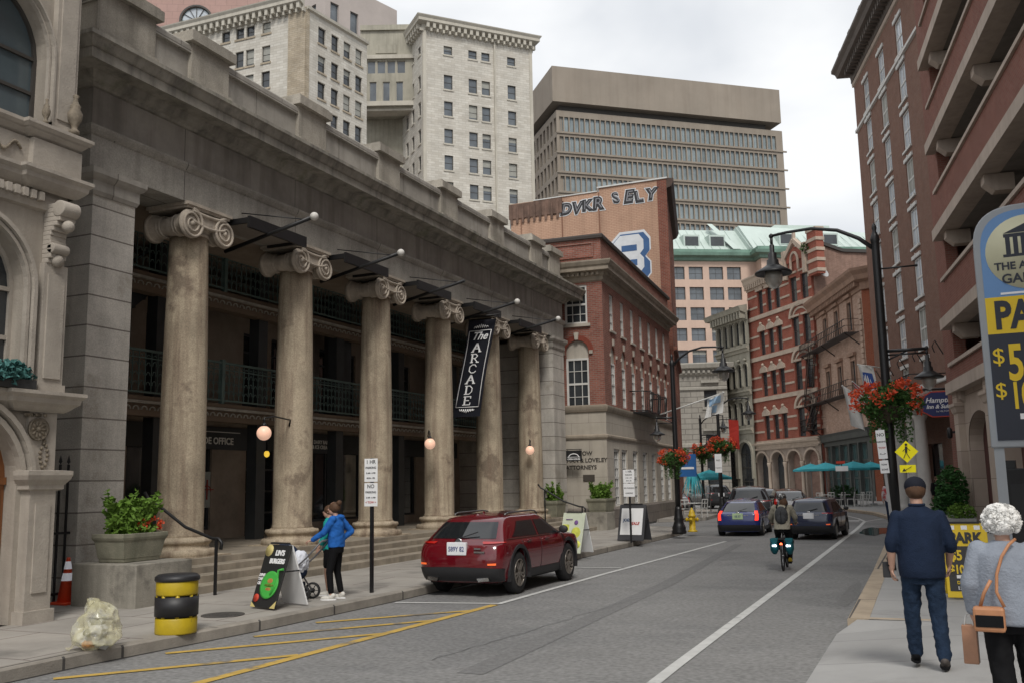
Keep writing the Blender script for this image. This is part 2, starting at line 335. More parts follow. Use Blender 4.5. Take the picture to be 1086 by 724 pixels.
brown_b = mat('brown painted beam', (.16, .115, .08), .7, .2, 1.5)
# ------------------------------------------------ ground, road, pavements
b = MB(); b.poly([(-600, -200, 0), (600, -200, 0), (600, 1600, 0), (-600, 1600, 0)]); struct('ground', b, mat('city ground', (.10, .10, .10), .9, .2, .1))
b = MB(); b.poly([(-16, -12, .004), (0, -12, .004), (0, 46, .004), (-6, 66, .004), (-34, 104, .004), (-48, 96, .004), (-24, 58, .004), (-16, 46, .004)]); struct('road', b, asphalt)
b = MB(); b.poly([(-4.6, 9, .008), (-4.3, 9, .008), (-4.55, 18, .008), (-5.3, 29, .008), (-5.55, 29, .008), (-4.85, 18, .008)]); b.poly([(-8.2, 29, .009), (-5.9, 30.2, .009), (-5.7, 31.6, .009), (-7.9, 33, .009)])
struct('road_patches', b, patch_m)
# left pavement with granite kerb
kl = [(-8.75, 2), (-8.7, 8), (-8.42, 11), (-8.32, 14), (-8.3, 20), (-8.28, 27), (-8.25, 31.5), (-8.3, 34), (-8.7, 35.6), (-9.6, 36.8), (-11, 37.6), (-16, 39)]
b = MB(); n = len(kl)
b.poly([(x - .16, y, .15) for x, y in kl[:9]] + [(-8.85, 35.5, .15), (-9.7, 36.65, .15), (-11.05, 37.4, .15), (-30, 41, .15), (-30, 2, .15)])
struct('left_pavement', b, walk_m)
def kerb(name, pts, m_, w=.16, z=.154):
    b = MB()
    b.sweep(pts, [(-w, z - .1), (-w, z), (-.02, z), (0, z - .02), (0, 0)]); return struct(name, b, m_)
kerb('left_kerb', kl, kerb_m)
# right pavement: dropped edge near the camera, kerb farther on
kr = [(-1.12, 13.0), (-1.18, 20), (-1.3, 28), (-1.35, 34), (-1.5, 40), (-1.9, 46), (-2.9, 52), (-4.9, 58.5), (-6.7, 63.5), (-10, 69), (-16, 76), (-30, 92)]
b = MB(); b.poly([(-1.0, 13.0, .15), (-1.02, 20, .15), (-1.14, 28, .15), (-1.2, 34, .15), (-1.36, 40, .15), (-1.75, 46.1, .15), (-2.75, 52.2, .15), (-4.75, 58.7, .15), (-6.55, 63.7, .15), (-9.85, 69.2, .15), (-15.85, 76.2, .15), (-29.8, 92.2, .15), (-20, 110, .15), (40, 110, .15), (40, -12, .15), (.2, -12, .15), (.2, 13.0, .15)][::1])
b.quad((-1.3, -12, .012), (.2, -12, .15), (.2, 12.6, .15), (-1.22, 12.6, .012)); b.quad((-1.22, 12.6, .012), (.2, 12.6, .15), (.2, 13.0, .15), (-1.0, 13.0, .14))
struct('right_pavement', b, walk2_m)
b = MB(); b.sweep([(p[0], p[1]) for p in kr][::-1], [(-.26, .05), (-.26, .155), (-.02, .155), (0, .135), (0, 0)]); b.sweep([(-1.1, 13.0), (.0, 13.05)], [(-.1, .06), (-.1, .157), (-.02, .157), (0, .14), (0, .02)])
struct('right_kerb', b, kerb2_m)
b = MB()
for i, (x, y, z) in enumerate([(-.9, 12.7, .165)]): pass
# far-left pavement beyond the side street
b = MB(); b.poly([(-10.2, 46, .15), (-10.6, 52, .15), (-12.5, 58, .15), (-18, 68, .15), (-40, 96, .15), (-60, 96, .15), (-60, 50, .15), (-12, 44, .15)]); b.sweep([(-60, 50), (-12, 44), (-10.2, 46), (-10.6, 52), (-12.5, 58), (-18, 68), (-40, 96)][::1], [(.0, .155), (0.12, .155), (.12, 0)])
struct('far_pavement', b, walk_m)
# markings
def strip(b, pts, w, z=.012):
    for i in range(len(pts) - 1):
        a, c = Vector(pts[i]), Vector(pts[i + 1]); d = (c - a).normalized(); n_ = Vector((-d.y, d.x)) * w / 2
        b.quad((a.x - n_.x, a.y - n_.y, z), (a.x + n_.x, a.y + n_.y, z), (c.x + n_.x, c.y + n_.y, z), (c.x - n_.x, c.y - n_.y, z))
b = MB(); strip(b, [(-2.5, 4), (-2.58, 10), (-2.64, 25), (-2.72, 38), (-2.84, 44.4)], .13); strip(b, [(-2.82, 44.4), (-3.3, 47.6), (-4.0, 50.7), (-5.3, 54.8), (-7.2, 59)], .13, .012)
strip(b, [(-2.85, 44.3), (-2.2, 47.5)], .12, .013)
strip(b, [(-8.25, 13.95), (-6.5, 14.28)], .11); strip(b, [(-6.5, 14.2), (-6.42, 19.3), (-6.3, 22.5), (-6.05, 30.3)], .11, .013); strip(b, [(-8.25, 20.6), (-6.5, 20.8)], .11, .014)
b.quad((-3.8, 44.6, .012), (-3.1, 44.6, .012), (-3.1, 45.8, .012), (-3.9, 45.8, .012))
struct('white_markings', b, white_p)
b = MB(); strip(b, [(-6.95, 3.5), (-6.8, 8), (-6.52, 14.1)], .14)
for k, (a, c) in enumerate([((-8.6, 6.0), (-7.0, 7.3)), ((-8.42, 7.4), (-6.8, 9.35)), ((-8.4, 8.95), (-6.7, 11.0)), ((-8.2, 10.3), (-6.62, 12.3)), ((-8.15, 11.6), (-6.55, 13.4))]): strip(b, [a, c], .12, .013)
struct('yellow_markings', b, yellow_p)
pud = mat('puddle water', (.02, .022, .024), .02, 0, spec=.7)
def puddle(pts, z=.014):
    b = MB(); b.poly([(x, y, z) for x, y in pts]); return b
random.seed(4)
def ring(cx, cy, rx, ry, n=48, j=.14):
    p = [random.uniform(0, 6.28) for _ in range(4)]; f = lambda a: 1 + j * (math.sin(2 * a + p[0]) + .7 * math.sin(3 * a + p[1]) + .5 * math.sin(5 * a + p[2]) + .3 * math.sin(9 * a + p[3]))
    return [(cx + rx * math.cos(2 * PI * i / 48) * f(2 * PI * i / 48), cy + ry * math.sin(2 * PI * i / 48) * f(2 * PI * i / 48)) for i in range(48)]
b = MB(); b.poly([(x, y, .016) for x, y in ring(-1.95, 36.6, .5, 2.9)]); struct('puddles', b, pud)
b = MB(); random.seed(21)
for x0, y0, x1, y1 in ((-5.2, 9.5, -4.6, 15.5), (-5.0, 22, -3.0, 30)):
    P_ = [(x0 + (x1 - x0) * k / 26 + random.gauss(0, .03), y0 + (y1 - y0) * k / 26 + random.gauss(0, .03)) for k in range(27)]; strip(b, P_, .012, .0105)
struct('road_cracks', b, mat('crack dark', (.14, .14, .14), .9))
damp = mat('damp asphalt stain', (.17, .168, .164), .6, .25, 22, .5, 120)
b = MB(); b.poly([(x, y, .0075) for x, y in ring(-1.85, 35.5, .75, 5.2, 40, .12)]); b.poly([(x, y, .0076) for x, y in ring(-1.38, 17.0, .14, 1.6, 40, .1)]); b.poly([(x, y, .0078) for x, y in ring(-7.4, 34.2, .8, 1.0, 30, .15)]); struct('damp_stains', b, damp)
t = thing('manhole_cover', 'round dark iron cover in the left pavement near the yellow bin', 'manhole cover', (-9.3, 11.0, .152)); MB().lathe([(.3, 0), (.3, .006), (.27, .004), (0, .004)], 24).build('lid', mat('iron cover', (.07, .065, .06), .6, .3, 20), t); b = MB(); [b.box(-.2, .2, -.17 + k * .085, -.14 + k * .085, .004, .009) for k in range(4)]; b.build('grip_pattern', MATS['iron cover'], t)
# ------------------------------------------------ ARCADE
AX = -13.3
A = thing('arcade_building', 'long granite temple-fronted arcade with six Ionic columns and dark balconies behind them', 'building', (AX, 12, 0), 90)
def volute_mesh():
    b = MB()
    for sy in (-1, 1):
        yf = .50 * sy
        for sx in (-1, 1):
            cx = .47 * sx; cz = -.30
            b.lathe([(0.02, -.05), (.27, -.05), (.29, 0), (.27, .05), (.02, .05)], 28, (cx, yf - sy * .06, cz), ax='y')
            pts = []; rr = []
            for i in range(60):
                t = i / 59; a = t * 2.35 * 2 * PI; r = .265 * (1 - t) ** .85 + .035
                pts.append((cx - sx * r * math.sin(a), yf + sy * .005, cz + r * math.cos(a))); rr.append(.034 - .018 * t)
            b.tube(pts, rr, 6); b.ball((cx, yf, cz), .05, 10, 6)
        # sagging channel between the two scrolls
        for z0, rad_ in ((-.045, .034), (-.24, .03)):
            pts = [(-.47 + .94 * i / 14, yf + sy * .005, z0 - (.07 if z0 < -.1 else .03) * math.sin(PI * i / 14)) for i in range(15)]; b.tube(pts, rad_, 6)
        for i in range(14):
            xa, xb = -.47 + .94 * i / 14, -.47 + .94 * (i + 1) / 14; s0, s1 = math.sin(PI * i / 14), math.sin(PI * (i + 1) / 14)
            b.prism([(xa, yf - sy * .1, -.02 - .03 * s0), (xb, yf - sy * .1, -.02 - .03 * s1), (xb, yf - sy * .1, -.25 - .07 * s1), (xa, yf - sy * .1, -.25 - .07 * s0)], (0, sy * .085, 0))
    for sx in (-1, 1):   # bolsters joining front and back scrolls
        b.lathe([(.27, -.42), (.22, -.3), (.17, -.12), (.19, -.05), (.19, .05), (.17, .12), (.22, .3), (.27, .42)], 20, (.47 * sx, 0, -.30), ax='y', cap=False)
        for k in (-.24, -.16, .16, .24): b.lathe([(.2, k - .02), (.225, k), (.2, k + .02)], 16, (.47 * sx, 0, -.30), ax='y', cap=False)
    b.box(-.6, .6, -.5, .5, 0.0, .05); b.box(-.64, .64, -.54, .54, .05, .11)
    b.lathe([(.37, -.45), (.40, -.42), (.38, -.39), (.40, -.32), (.47, -.24), (.45, -.2)], 32, cap=False)
    for i in range(20):
        a = 2 * PI * i / 20; b.ball((.44 * math.cos(a), .44 * math.sin(a), -.28), .045, 6, 5, sz=1.4)
    return b
cap_m = mat('carved capital stone', (.46, .40, .33), .85, .25, 3, .4, 40, streak=.35, streakcol=(.1, .09, .08))
ZS, ZT = .65, 7.42
prof = [(.44, ZS + .35), (.455, ZS + .38), (.44, ZS + .43)]
for i in range(15):
    t = i / 14; prof.append((.435 - .065 * t ** 1.5 + .012 * math.sin(PI * t), ZS + .45 + (ZT - .98 - ZS) * t))
shaft_b = MB().lathe(prof, 40); shaft_me = shaft_b.mesh('column', shaft_m)
base_b = MB().lathe([(.66, 0), (.68, .03), (.68, .10), (.655, .14), (.56, .15), (.545, .2), (.56, .24), (.58, .25), (.60, .29), (.58, .34), (.49, .35), (.47, .37)], 40)
base_b.box(-.68, .68, -.68, .68, -.005, .02); base_me = base_b.mesh('column_base', shaft_m); cap_me = volute_mesh().mesh('capital', cap_m)
CX = [2.44 + 3.53 * i for i in range(6)]
for i, x in enumerate(CX):
    me = shaft_me.copy() if i else shaft_me
    o = link('column', me, A, (x, 0, 0)); o.rotation_euler.z = i * 1.1
    c = link('column_base', base_me, o, (0, 0, ZS)); c.rotation_euler.z = -i * 1.1
    c = link('capital', cap_me, o, (0, 0, ZT - .11)); c.rotation_euler.z = -i * 1.1
# piers
b = MB(); b.box(-.40, .55, -.46, .8, .15, 7.02); b.box(-.38, .5, .8, 9, .15, 7.3)
b.build('corner_pier', pier_m, A)
b = MB(); b.box(21.35, 22.55, -.46, .8, .15, 7.02); b.box(21.5, 22.4, .8, 9, .15, 7.3); b.build('corner_pier', pier_m, A)
for x0, x1 in ((-.40, .55), (21.35, 22.55)):
    b = MB(); b.sweep([(x0, .8), (x0, -.46), (x1, -.46), (x1, .8)], [(0, 6.95), (.02, 6.95), (.05, 7.02), (.05, 7.2), (.1, 7.24), (.14, 7.3), (.14, 7.40), (0, 7.41)]); b.box(x0, x1, -.46, .8, 7.0, 7.4); b.build('pier_capital', granite, A)
# entablature
path = [(-.50, 9), (-.50, -.46), (22.6, -.46), (22.6, 9)]
b = MB(); b.sweep(path, [(0, 7.42), (0, 8.0), (.03, 8.02), (.07, 8.08), (.09, 8.13), (.09, 8.16), (.0, 8.17)])
b.box(-.49, 22.59, -.44, .5, 7.421, 8.1)
b.build('architrave', mat('architrave granite', (.34, .32, .285), .85, .25, 1.2, .3, 40, brick=dict(w=3.53, h=3, m=.012, c2=(.31, .29, .255), mortar=(.1, .09, .08)), streak=.35, streakcol=(.1, .095, .08), speck=(40, .15)), A)
b = MB(); b.sweep(path, [(-.02, 8.1), (-.02, 8.86)]); b.build('frieze', mat('frieze granite', (.33, .305, .27), .86, .3, .8, .3, 40, brick=dict(w=3.53, h=3, m=.01, c2=(.30, .28, .25), mortar=(.11, .10, .09)), streak=.5, streakcol=(.13, .115, .10)), A)
b = MB(); b.sweep(path, [(-.02, 8.86), (.05, 8.86), (.08, 8.9), (.17, 8.94), (.2, 9.0), (.24, 9.06), (.60, 9.06), (.60, 9.02), (.64, 9.02), (.64, 9.2), (.66, 9.2), (.68, 9.22), (.74, 9.33), (.78, 9.36), (.78, 9.43), (.5, 9.47), (-.02, 9.49)])
b.box(-.48, 22.58, -.44, 9, 9.30, 9.425); b.build('cornice', granite_cor, A)
b = MB(); pw = [(-.42, 9), (-.42, -.35), (22.5, -.35), (22.5, 9)]
b.sweep(pw, [(.10, 9.42), (.10, 9.86), (0.0, 9.88), (.0, 9.9)]); 
b.sweep(pw, [(-.02, 9.9), (-.02, 10.5)]); b.sweep(pw, [(-.5, 10.5), (.06, 10.5), (.06, 10.64), (.03, 10.68), (-.5, 10.7)])
b.build('parapet', granite, A)
for i, (x0, x1) in enumerate([(-.48, .95)] + [(x - .58, x + .58) for x in CX] + [(21.4, 22.55)]):
    b = MB(); b.box(x0, x1, -.50, .1, 9.43, 9.94); b.box(x0 + .03, x1 - .03, -.42, .1, 9.93, 10.72); b.box(x0 - .07, x1 + .07, -.53, .15, 10.722, 10.92); b.box(x0 - .02, x1 + .02, -.47, .12, 10.92, 10.98)
    b.build('parapet_pedestal', granite_pl, A)
# portico ceiling and interior
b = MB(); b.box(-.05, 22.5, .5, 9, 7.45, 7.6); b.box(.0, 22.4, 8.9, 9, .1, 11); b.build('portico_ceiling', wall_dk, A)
YB = 3.6
hs = []
for i in range(6):
    x = CX[i] - 1.76
    hs += [(x + .35, x + 3.2, .9, 3.0, 0), (x + .8, x + 1.6, 4.1, 6.1, 0), (x + 2.0, x + 2.8, 4.1, 6.1, 0)]
hs = [h for h in hs if h[1] < 21.4 and h[0] > 1.2]
hs = [h for h in hs if not (h[2] < 1 and (abs((h[0] + h[1]) / 2 - (CX[2] + 0)) < .6))]
hs.append((CX[2] - .75, CX[2] + .85, .66, 3.0, 0))
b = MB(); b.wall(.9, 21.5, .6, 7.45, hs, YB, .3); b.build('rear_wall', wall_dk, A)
b = MB(); b.box(.9, 21.5, YB + .8, YB + .9, .6, 7.4); b.build('interior_wall', mat('shop interior', (.6, .5, .4), .8, .3, 1.2), A)
fr = mat('dark shopfront paint', (.035, .038, .04), .5, .2, 3)
for h in hs:
    w, hh = h[1] - h[0], h[3] - h[2]
    window(A, (h[0] + h[1]) / 2, h[2], w, hh, YB + .06, 3 if w > 2 else 2, 1 if w > 2 else 4, fr, glass_sh, fw=.07, sash=False, mw=.05)
# two balcony levels
def balcony(z, name):
    b = MB(); b.box(.95, 21.45, 2.1, YB, z - .12, z); b.box(.95, 21.45, 2.15, 2.45, z - .42, z - .12); fl = b.build(name, brown_b, A)
    b = MB(); b.box(.95, 21.45, 2.06, 2.2, z - .16, z - .1)
    for k in range(86):
        x = 1.05 + k * .238; b.archband(x + .1, z - .3, .07, .07, .02, 2.08, 2.11, 6)
    b.build('balcony_frieze', mat('grey iron frieze', (.34, .32, .28), .6, .3, 6), fl)
    b = MB(); b.bar((.95, 2.1, z + .98), (21.45, 2.1, z + .98), .06, .05); b.bar((.95, 2.1, z + .08), (21.45, 2.1, z + .08), .04, .04); b.bar((.95, 2.1, z + .82), (21.45, 2.1, z + .82), .025, .025)
    x = 1.0; k = 0
    while x < 21.4:
        b.box(x - .008, x + .008, 2.09, 2.11, z + .08, z + .96); c = x + .09
        for q in (.24, .45, .66): b.archband(c, z + q, .045, .09 if k % 2 else .06, .014, 2.095, 2.108, 5)
        b.archband(c, z + .86, .03, .03, .012, 2.095, 2.108, 5); x += .18; k += 1
    for i in range(6): b.box(CX[i] - .05, CX[i] + .05, 2.05, 2.15, z, z + 1.05)
    b.build('balcony_railing', iron, A)
balcony(3.92, 'balcony_floor'); balcony(6.62, 'balcony_floor')
b = MB()
for x in [CX[i] + 1.76 for i in range(-1, 6)][1:]: b.box(x - .18, x + .18, 2.3, 2.6, .6, 7.45)
for x in (3.3, 12.1, 19.2): b.box(x - .35, x + .35, 2.7, 3.2, 4, 7.45)
b.build('inner_posts', fr, A)
b = MB()
for i in range(11): b.box(1.1 + i * .29, 1.45 + i * .29, 2.7, 3.5, 4.0 + i * .24, 4.08 + i * .24)
b.bar((1.1, 2.7, 4.0), (4.3, 2.7, 6.6), .06, .28); b.bar((1.1, 2.68, 4.9), (4.3, 2.68, 7.5), .05, .05); b.build('staircase', fr, A)
# platform and steps
b = MB(); b.box(-.3, 22.2, -.72, 9, .02, ZS); b.box(.3, 22.0, -1.08, -.72, .02, .53); b.box(.3, 22.0, -1.44, -1.08, .02, .41); b.box(.3, 22.0, -1.80, -1.44, .02, .285)
b.build('steps', step_m, A, bevel=.012)
for x0, x1 in ((-.84, .36), (22.0, 23.0)):
    b = MB(); b.box(x0, x1, -2.2, -.88 if x0 < 0 else -.5, .02, .80); b.build('cheek_block', mat('block granite', (.28, .26, .22), .88, .3, 1.3, .35, 40, streak=.45, streakcol=(.09, .085, .07), blotch=((.11, .1, .085), 1.5, .55, .6)), A, bevel=.02)
# lettering on the shopfront fascia
let_m = mat('cream sign lettering', (.85, .83, .78), .6, .05, 4)
b = MB(); b.box(1.3, 21.2, YB - .06, YB + .02, 2.92, 3.5); fa = b.build('shop_fascia', fr, A)
text(fa, 'lettering', 'ARCADE OFFICE', let_m, .24, 7.25, 3.06, YB - .075, off=.006); b = MB(); b.box(6.1, 8.4, YB - .075, YB - .065, 3.36, 3.38); b.build('lettering', let_m, fa)
text(fa, 'lettering', 'DAIRY BAR\n& ICE CREAM', let_m, .15, 12.1, 3.2, YB - .075, off=.004); text(fa, 'lettering', 'SALTY DOG\nWINE HOUSE\nDESIGNS', let_m, .15, 16.3, 3.25, YB - .075, off=.004)
text(fa, 'lettering', 'FOOD', let_m, .2, 19.3, 3.1, YB - .075, off=.004)
# shop window display
b = MB(); b.box(6.95, 7.6, YB + .02, YB + .05, 1.45, 2.35); po = b.build('window_poster', mat('poster cream', (.32, .33, .30), .7, .1, 3), A)
b = MB(); b.archband(7.27, 1.85, .14, .14, .02, YB - .0, YB + .015, 10); b.bar((7.27, YB, 1.65), (7.27, YB, 2.15), .025); b.bar((7.05, YB, 1.9), (7.5, YB, 1.9), .025); b.build('poster_mark', mat('poster red', (.3, .03, .02), .6), po)
# canopies between the capitals and flag rods
lt = mat('canopy underside', (.25, .22, .19), .7, .1)
for i in range(5):
    x = (CX[i] + CX[i + 1]) / 2
    b = MB(); b.box(x - .98, x + .98, -.86, -.80, 7.2, 7.44); b.box(x - .98, x - .93, -.80, .2, 7.3, 7.415); b.box(x + .93, x + .98, -.80, .2, 7.3, 7.415); ca = b.build('canopy', black, A)
    b = MB(); b.box(x - .93, x + .93, -.80, .2, 7.36, 7.39); b.build('canopy_panel', lt, ca)
    b = MB(); b.tube([(x - .35, .3, 6.95), (x - .35, -1.95, 7.42)], .045); b.tube([(x - .35, -1.5, 7.33), (x - .35, -1.0, 7.2)], .015); b.tube([(x - .35, -1.85, 7.38), (x - .75, -.46, 7.6)], .012); ro = b.build('flag_rod', black, A)
    if i != 2: MB().ball((x - .35, -2.0, 7.43), .09, 14, 10).build('rod_ball', mat('pale ball', (.6, .58, .54), .5, 0), ro)
# hanging globe lamps
glo = mat('pink white globe', (.9, .55, .40), .35, .04, 3, emis=.35)
for k, (x, lab) in enumerate([(4.53, 'round pink-white globe lamp hanging right of the second column'), (11.92, 'round pink-white globe lamp in front of the fourth column, behind the red car roof'), (19.31, 'round pink-white globe lamp beside the last column, nearest the brick bank')]):
    x0 = CX[[0, 3, 5][k]]
    t = thing('globe_lamp', lab, 'lamp', (AX + .3 + .0, 12 + x, 3.07), 90, 'globe lamps along the arcade'); t.location = (AX + .3, 12 + x, 3.07)
    MB().ball((0, 0, 0), .155, 20, 14).build('globe', glo, t)
    b = MB(); b.lathe([(.05, .14), (.06, .17), (.04, .2), (.015, .24)], 12)
    dx = (CX[1] - x - .4) if k == 0 else (.1 if k == 1 else .3)
    b.tube([(0, 0, .22), (0, 0, .32), (dx * .4, .05, .38), (dx, .1, .34), (dx, .12, .2)], .018); b.build('bracket', black, t)
t = thing('hanging_lantern', 'small dim yellow lantern deep in the portico below the first globe', 'lamp', (AX - 2.0, 19.58, 2.76), 90)
MB().ball((0, 0, 0), .07, 12, 8, sz=1.2).build('glass_shade', mat('amber lamp glass', (.7, .45, .05), .4, 0, emis=.8), t); b = MB(); b.lathe([(.02, .3), (.03, .1), (.1, .07), (.02, .12)], 10); b.tube([(0, 0, .2), (0, 0, .75)], .012); b.build('lantern_cap', black, t)
# banner
t = thing('arcade_banner', 'black hanging banner with white border and curly ornaments reading The ARCADE', 'banner', (-12.62, 26.7, 7.02), 0)
ban = mat('black banner cloth', (.016, .017, .024), .7, .1, 4); wh = mat('banner white print', (.85, .85, .85), .7)
S = Matrix(((1, 0, .2, 0), (0, 1, 0, 0), (0, 0, 1, 0), (0, 0, 0, 1)))
b = MB(); b.M = S
for i in range(14):
    for j in range(3):
        f_ = lambda u, v: (-.46 + .92 * u, .05 * math.sin(v * 5 + u * 2), -3.02 * v)
        u0, u1, v0, v1 = j / 3, (j + 1) / 3, i / 14, (i + 1) / 14; b.quad(f_(u0, v1), f_(u1, v1), f_(u1, v0), f_(u0, v0))
o = b.build('cloth', ban, t); sm = o.modifiers.new('s', 'SOLIDIFY'); sm.thickness = .012
wv = lambda x, z: -.03 + .05 * math.sin(-z / 2.9 * 5 + (x + .46) / .92 * 2)
b = MB(); b.M = S
def bl(pts, r=.012): b.tube([(x, wv(x, z), z) for x, z in pts], r, 5)
for sx in (-.38, .38): bl([(sx, -.34 - 2.38 * i / 10) for i in range(11)])
bl([(-.38, -.34), (0, -.34), (.38, -.34)]); bl([(-.38, -2.72), (0, -2.72), (.38, -2.72)])
for sgn, zc in ((1, -.24), (-1, -2.80)):
    for k in range(-3, 4): bl([(k * .07 - .03, zc - sgn * .02), (k * .07, zc + sgn * (.1 - abs(k) * .02)), (k * .07 + .04, zc)], .016)
for k in range(20): pass
b.build('border', wh, t)
def serif(ch, x, z, s):   # heavy letters with slab serifs built from bars
    st = {'A': [((0, 0), (.5, 1)), ((.5, 1), (1, 0)), ((.22, .38), (.78, .38))], 'R': [((.15, 0), (.15, 1)), ((.15, 1), (.6, 1)), ((.6, 1), (.85, .78)), ((.85, .78), (.6, .5)), ((.6, .5), (.15, .5)), ((.45, .5), (.95, 0))],
          'C': [((.95, .75), (.75, .97)), ((.75, .97), (.4, 1)), ((.4, 1), (.08, .75)), ((.08, .75), (.08, .25)), ((.08, .25), (.4, 0)), ((.4, 0), (.75, .02)), ((.75, .02), (.95, .2))],
          'D': [((.15, 0), (.15, 1)), ((.15, 1), (.6, 1)), ((.6, 1), (.92, .7)), ((.92, .7), (.92, .3)), ((.92, .3), (.6, 0)), ((.6, 0), (.15, 0))], 'E': [((.15, 0), (.15, 1)), ((.15, 1), (.9, 1)), ((.15, .52), (.7, .52)), ((.15, 0), (.9, 0)), ((.9, 0), (.9, .25)), ((.9, 1), (.9, .78))]}[ch]
    q = MB(); q.M = S @ Matrix.Translation((x, wv(0, z) - .012, z))
    for (a0, a1), (b0, b1) in st:
        vert = abs(b1 - a1) > .6; q.bar((a0 * s, 0, a1 * s), (b0 * s, 0, b1 * s), .012, .012); d = Vector((b0 - a0, 0, b1 - a1)).normalized(); nn = Vector((-d.z, 0, d.x)) * s * (.11 if vert else .06); e = d * s * .03
        p0, p1 = Vector((a0 * s, 0, a1 * s)) - e, Vector((b0 * s, 0, b1 * s)) + e; q.prism([p0 - nn, p1 - nn, p1 + nn, p0 + nn], (0, .008, 0))
    for sx_, sz_ in {'A': ((0, 0), (1, 0)), 'R': ((.15, 0), (.95, 0), (.12, 1)), 'D': ((.12, 0), (.12, 1)), 'E': ((.12, 0), (.12, 1)), 'C': ()}[ch]: q.box((sx_ - .2) * s, (sx_ + .2) * s, -.002, .006, (sz_ - .06) * s, (sz_ + .06) * s)
    return q
for i, ch in enumerate('ARCADE'): serif(ch, -.145, -1.0 - i * .33, .255).build('letter', wh, t)
text(t, 'letter', 'The', wh, .34, 0.0, -.62, wv(0, -.6) - .012, R=S, shear=.4, off=.006)
b = MB(); b.tube([(-1.0, 0, .1), (.62, 0, .12)], .02); b.tube([(.46, 0, .1), (.46, 0, -.02)], .01); b.tube([(-.46, 0, .1), (-.46, 0, -.02)], .01); b.build('rod', black, t)
# ------------------------------------------------ building helpers
LEFT = Matrix(((0, 1, 0, 0), (-1, 0, 0, 0), (0, 0, 1, 0), (0, 0, 0, 1)))       # left return wall of a building frame
def RIGHT(w): return Matrix(((0, -1, 0, w), (1, 0, 0, 0), (0, 0, 1, 0), (0, 0, 0, 1)))
def win(parent, x, z, w, h, y=0, MX=None, **k):
    o = window(parent, x, z, w, h, y, **k)
    if MX is not None: o.matrix_local = MX @ Matrix.Translation((x, y, z))
    return o
g_dark = mat('dim window glass', (.035, .04, .045), .08, .4, .5, spec=.7)
g_pale = mat('pale painted reflection window', (.46, .50, .54), .15, .35, .35, spec=.6)  # whitish base colour stands in for curtains and reflected sky
g_mid = mat('grey window glass', (.10, .115, .13), .1, .4, .4, spec=.7)
cream = mat('cream carved stone', (.36, .32, .27), .85, .18, 1.2, .3, 35, streak=.35, streakcol=(.17, .145, .12), blotch=((.2, .17, .14), 1.2, .6, .5))
cream2 = mat('cream mouldings', (.39, .35, .30), .85, .18, 2, .3, 35, streak=.25, streakcol=(.2, .17, .14))
carv = mat('carved ornament stone', (.22, .185, .14), .9, .35, 8, .6, 40)
frame_dk = mat('dark window frame', (.05, .045, .04), .6, .1)
roofm = mat('flat roof', (.09, .09, .09), .9, .2)
# ------------------------------------------------ ornate building, far left
O = thing('ornate_building', 'cream Victorian stone building with arched windows and carved bracket, left edge', 'building', (-11.5, 9.93, 0), 90)
b = MB()
hs = [(-1.57 - .97, -.60, .15, 3.03, .97), (-2.58, -.66, 3.36, 5.65, .92), (-2.5, -.50, 7.16, 9.2, .98), (-2.5, -.50, 10.4, 13, .98)]
b.wall(-5, 0, .15, 13.5, hs, 0, .35); b.M = RIGHT(0); b.wall(0, 8, .15, 13.5, [], 0, .3); b.M = None; b.build('wall', cream, O)
b = MB(); b.archband(-1.57, 2.06, .97, .97, .08, -.10, 0, 18); b.archband(-1.57, 2.06, 1.09, 1.09, .07, -.16, 0, 18); b.build('arch_moulding', cream2, O); b = MB(); b.archband(-1.62, 4.73, .96, .92, .05, -.08, 0, 18, leg=1.36); b.archband(-1.62, 4.73, 1.03, .99, .06, -.13, 0, 18, leg=1.36)
b.build('arch_moulding', cream2, O); b = MB(); b.archband(-1.5, 8.22, 1.0, .98, .03, -.06, 0, 18, leg=1.05); b.archband(-1.5, 8.22, 1.04, 1.02, .03, -.13, 0, 18, leg=1.05); b.build('arch_moulding', cream2, O)
b = MB(); b.box(-.56, -.06, -.22, 0, .15, .32); b.box(-.52, -.1, -.18, 0, .32, 1.95); b.box(-.43, -.19, -.2, -.18, .55, 1.75); b.sweep([(-.56, .0), (-.56, -.2), (-.02, -.2), (-.02, 0)], [(-.02, 1.93), (.02, 1.95), (.02, 2.0), (.08, 2.08), (.10, 2.14), (.10, 2.2), (-.02, 2.21)]); b.box(-.55, -.03, -.2, 0, 1.95, 2.2)
b.box(-.50, -.04, -.06, 0, 2.2, 3.05); b.build('door_pier', cream2, O)
for z0, z1, o_ in ((3.02, 3.30, .22), (6.18, 6.46, .19), (6.92, 7.12, .17)):
    b = MB(); b.sweep([(-5, 0), (-.78, 0), (-.78, -.1), (.03, -.1), (.03, 3)], [(0, z0), (.05, z0 + .03), (.1, z0 + .08), (o_ * .7, z0 + .12), (o_ * .75, z1 - .1), (o_, z1 - .05), (o_, z1), (0, z1 + .02)]); b.build('cornice', cream2, O)
b = MB(); b.sweep([(-5, 0), (-.7, 0), (-.7, -.1), (0.02, -.1), (.02, 3)], [(0, 6.47), (.06, 6.5), (.06, 6.9), (0, 6.92)]); b.build('frieze', cream2, O)
b = MB(); b.dent(-5, -.5, -.16, 0, 6.02, 6.14, .07, .06); b.sweep([(-5, 0), (0, 0), (0, 3)], [(0, 5.9), (.07, 5.92), (.07, 6.02), (0, 6.18)]); b.build('dentil_band', cream2, O)
for z0, z1 in ((3.32, 5.15), (7.14, 9.6), (10.2, 13.4)):
    b = MB(); b.box(-.42, -.02, -.1, 0, z0, z1); b.box(-.36, -.08, -.125, -.1, z0 + .18, z1 - .15); b.box(-.46, .0, -.14, 0, z0, z0 + .1); b.build('pilaster', cream2, O)
b = MB()
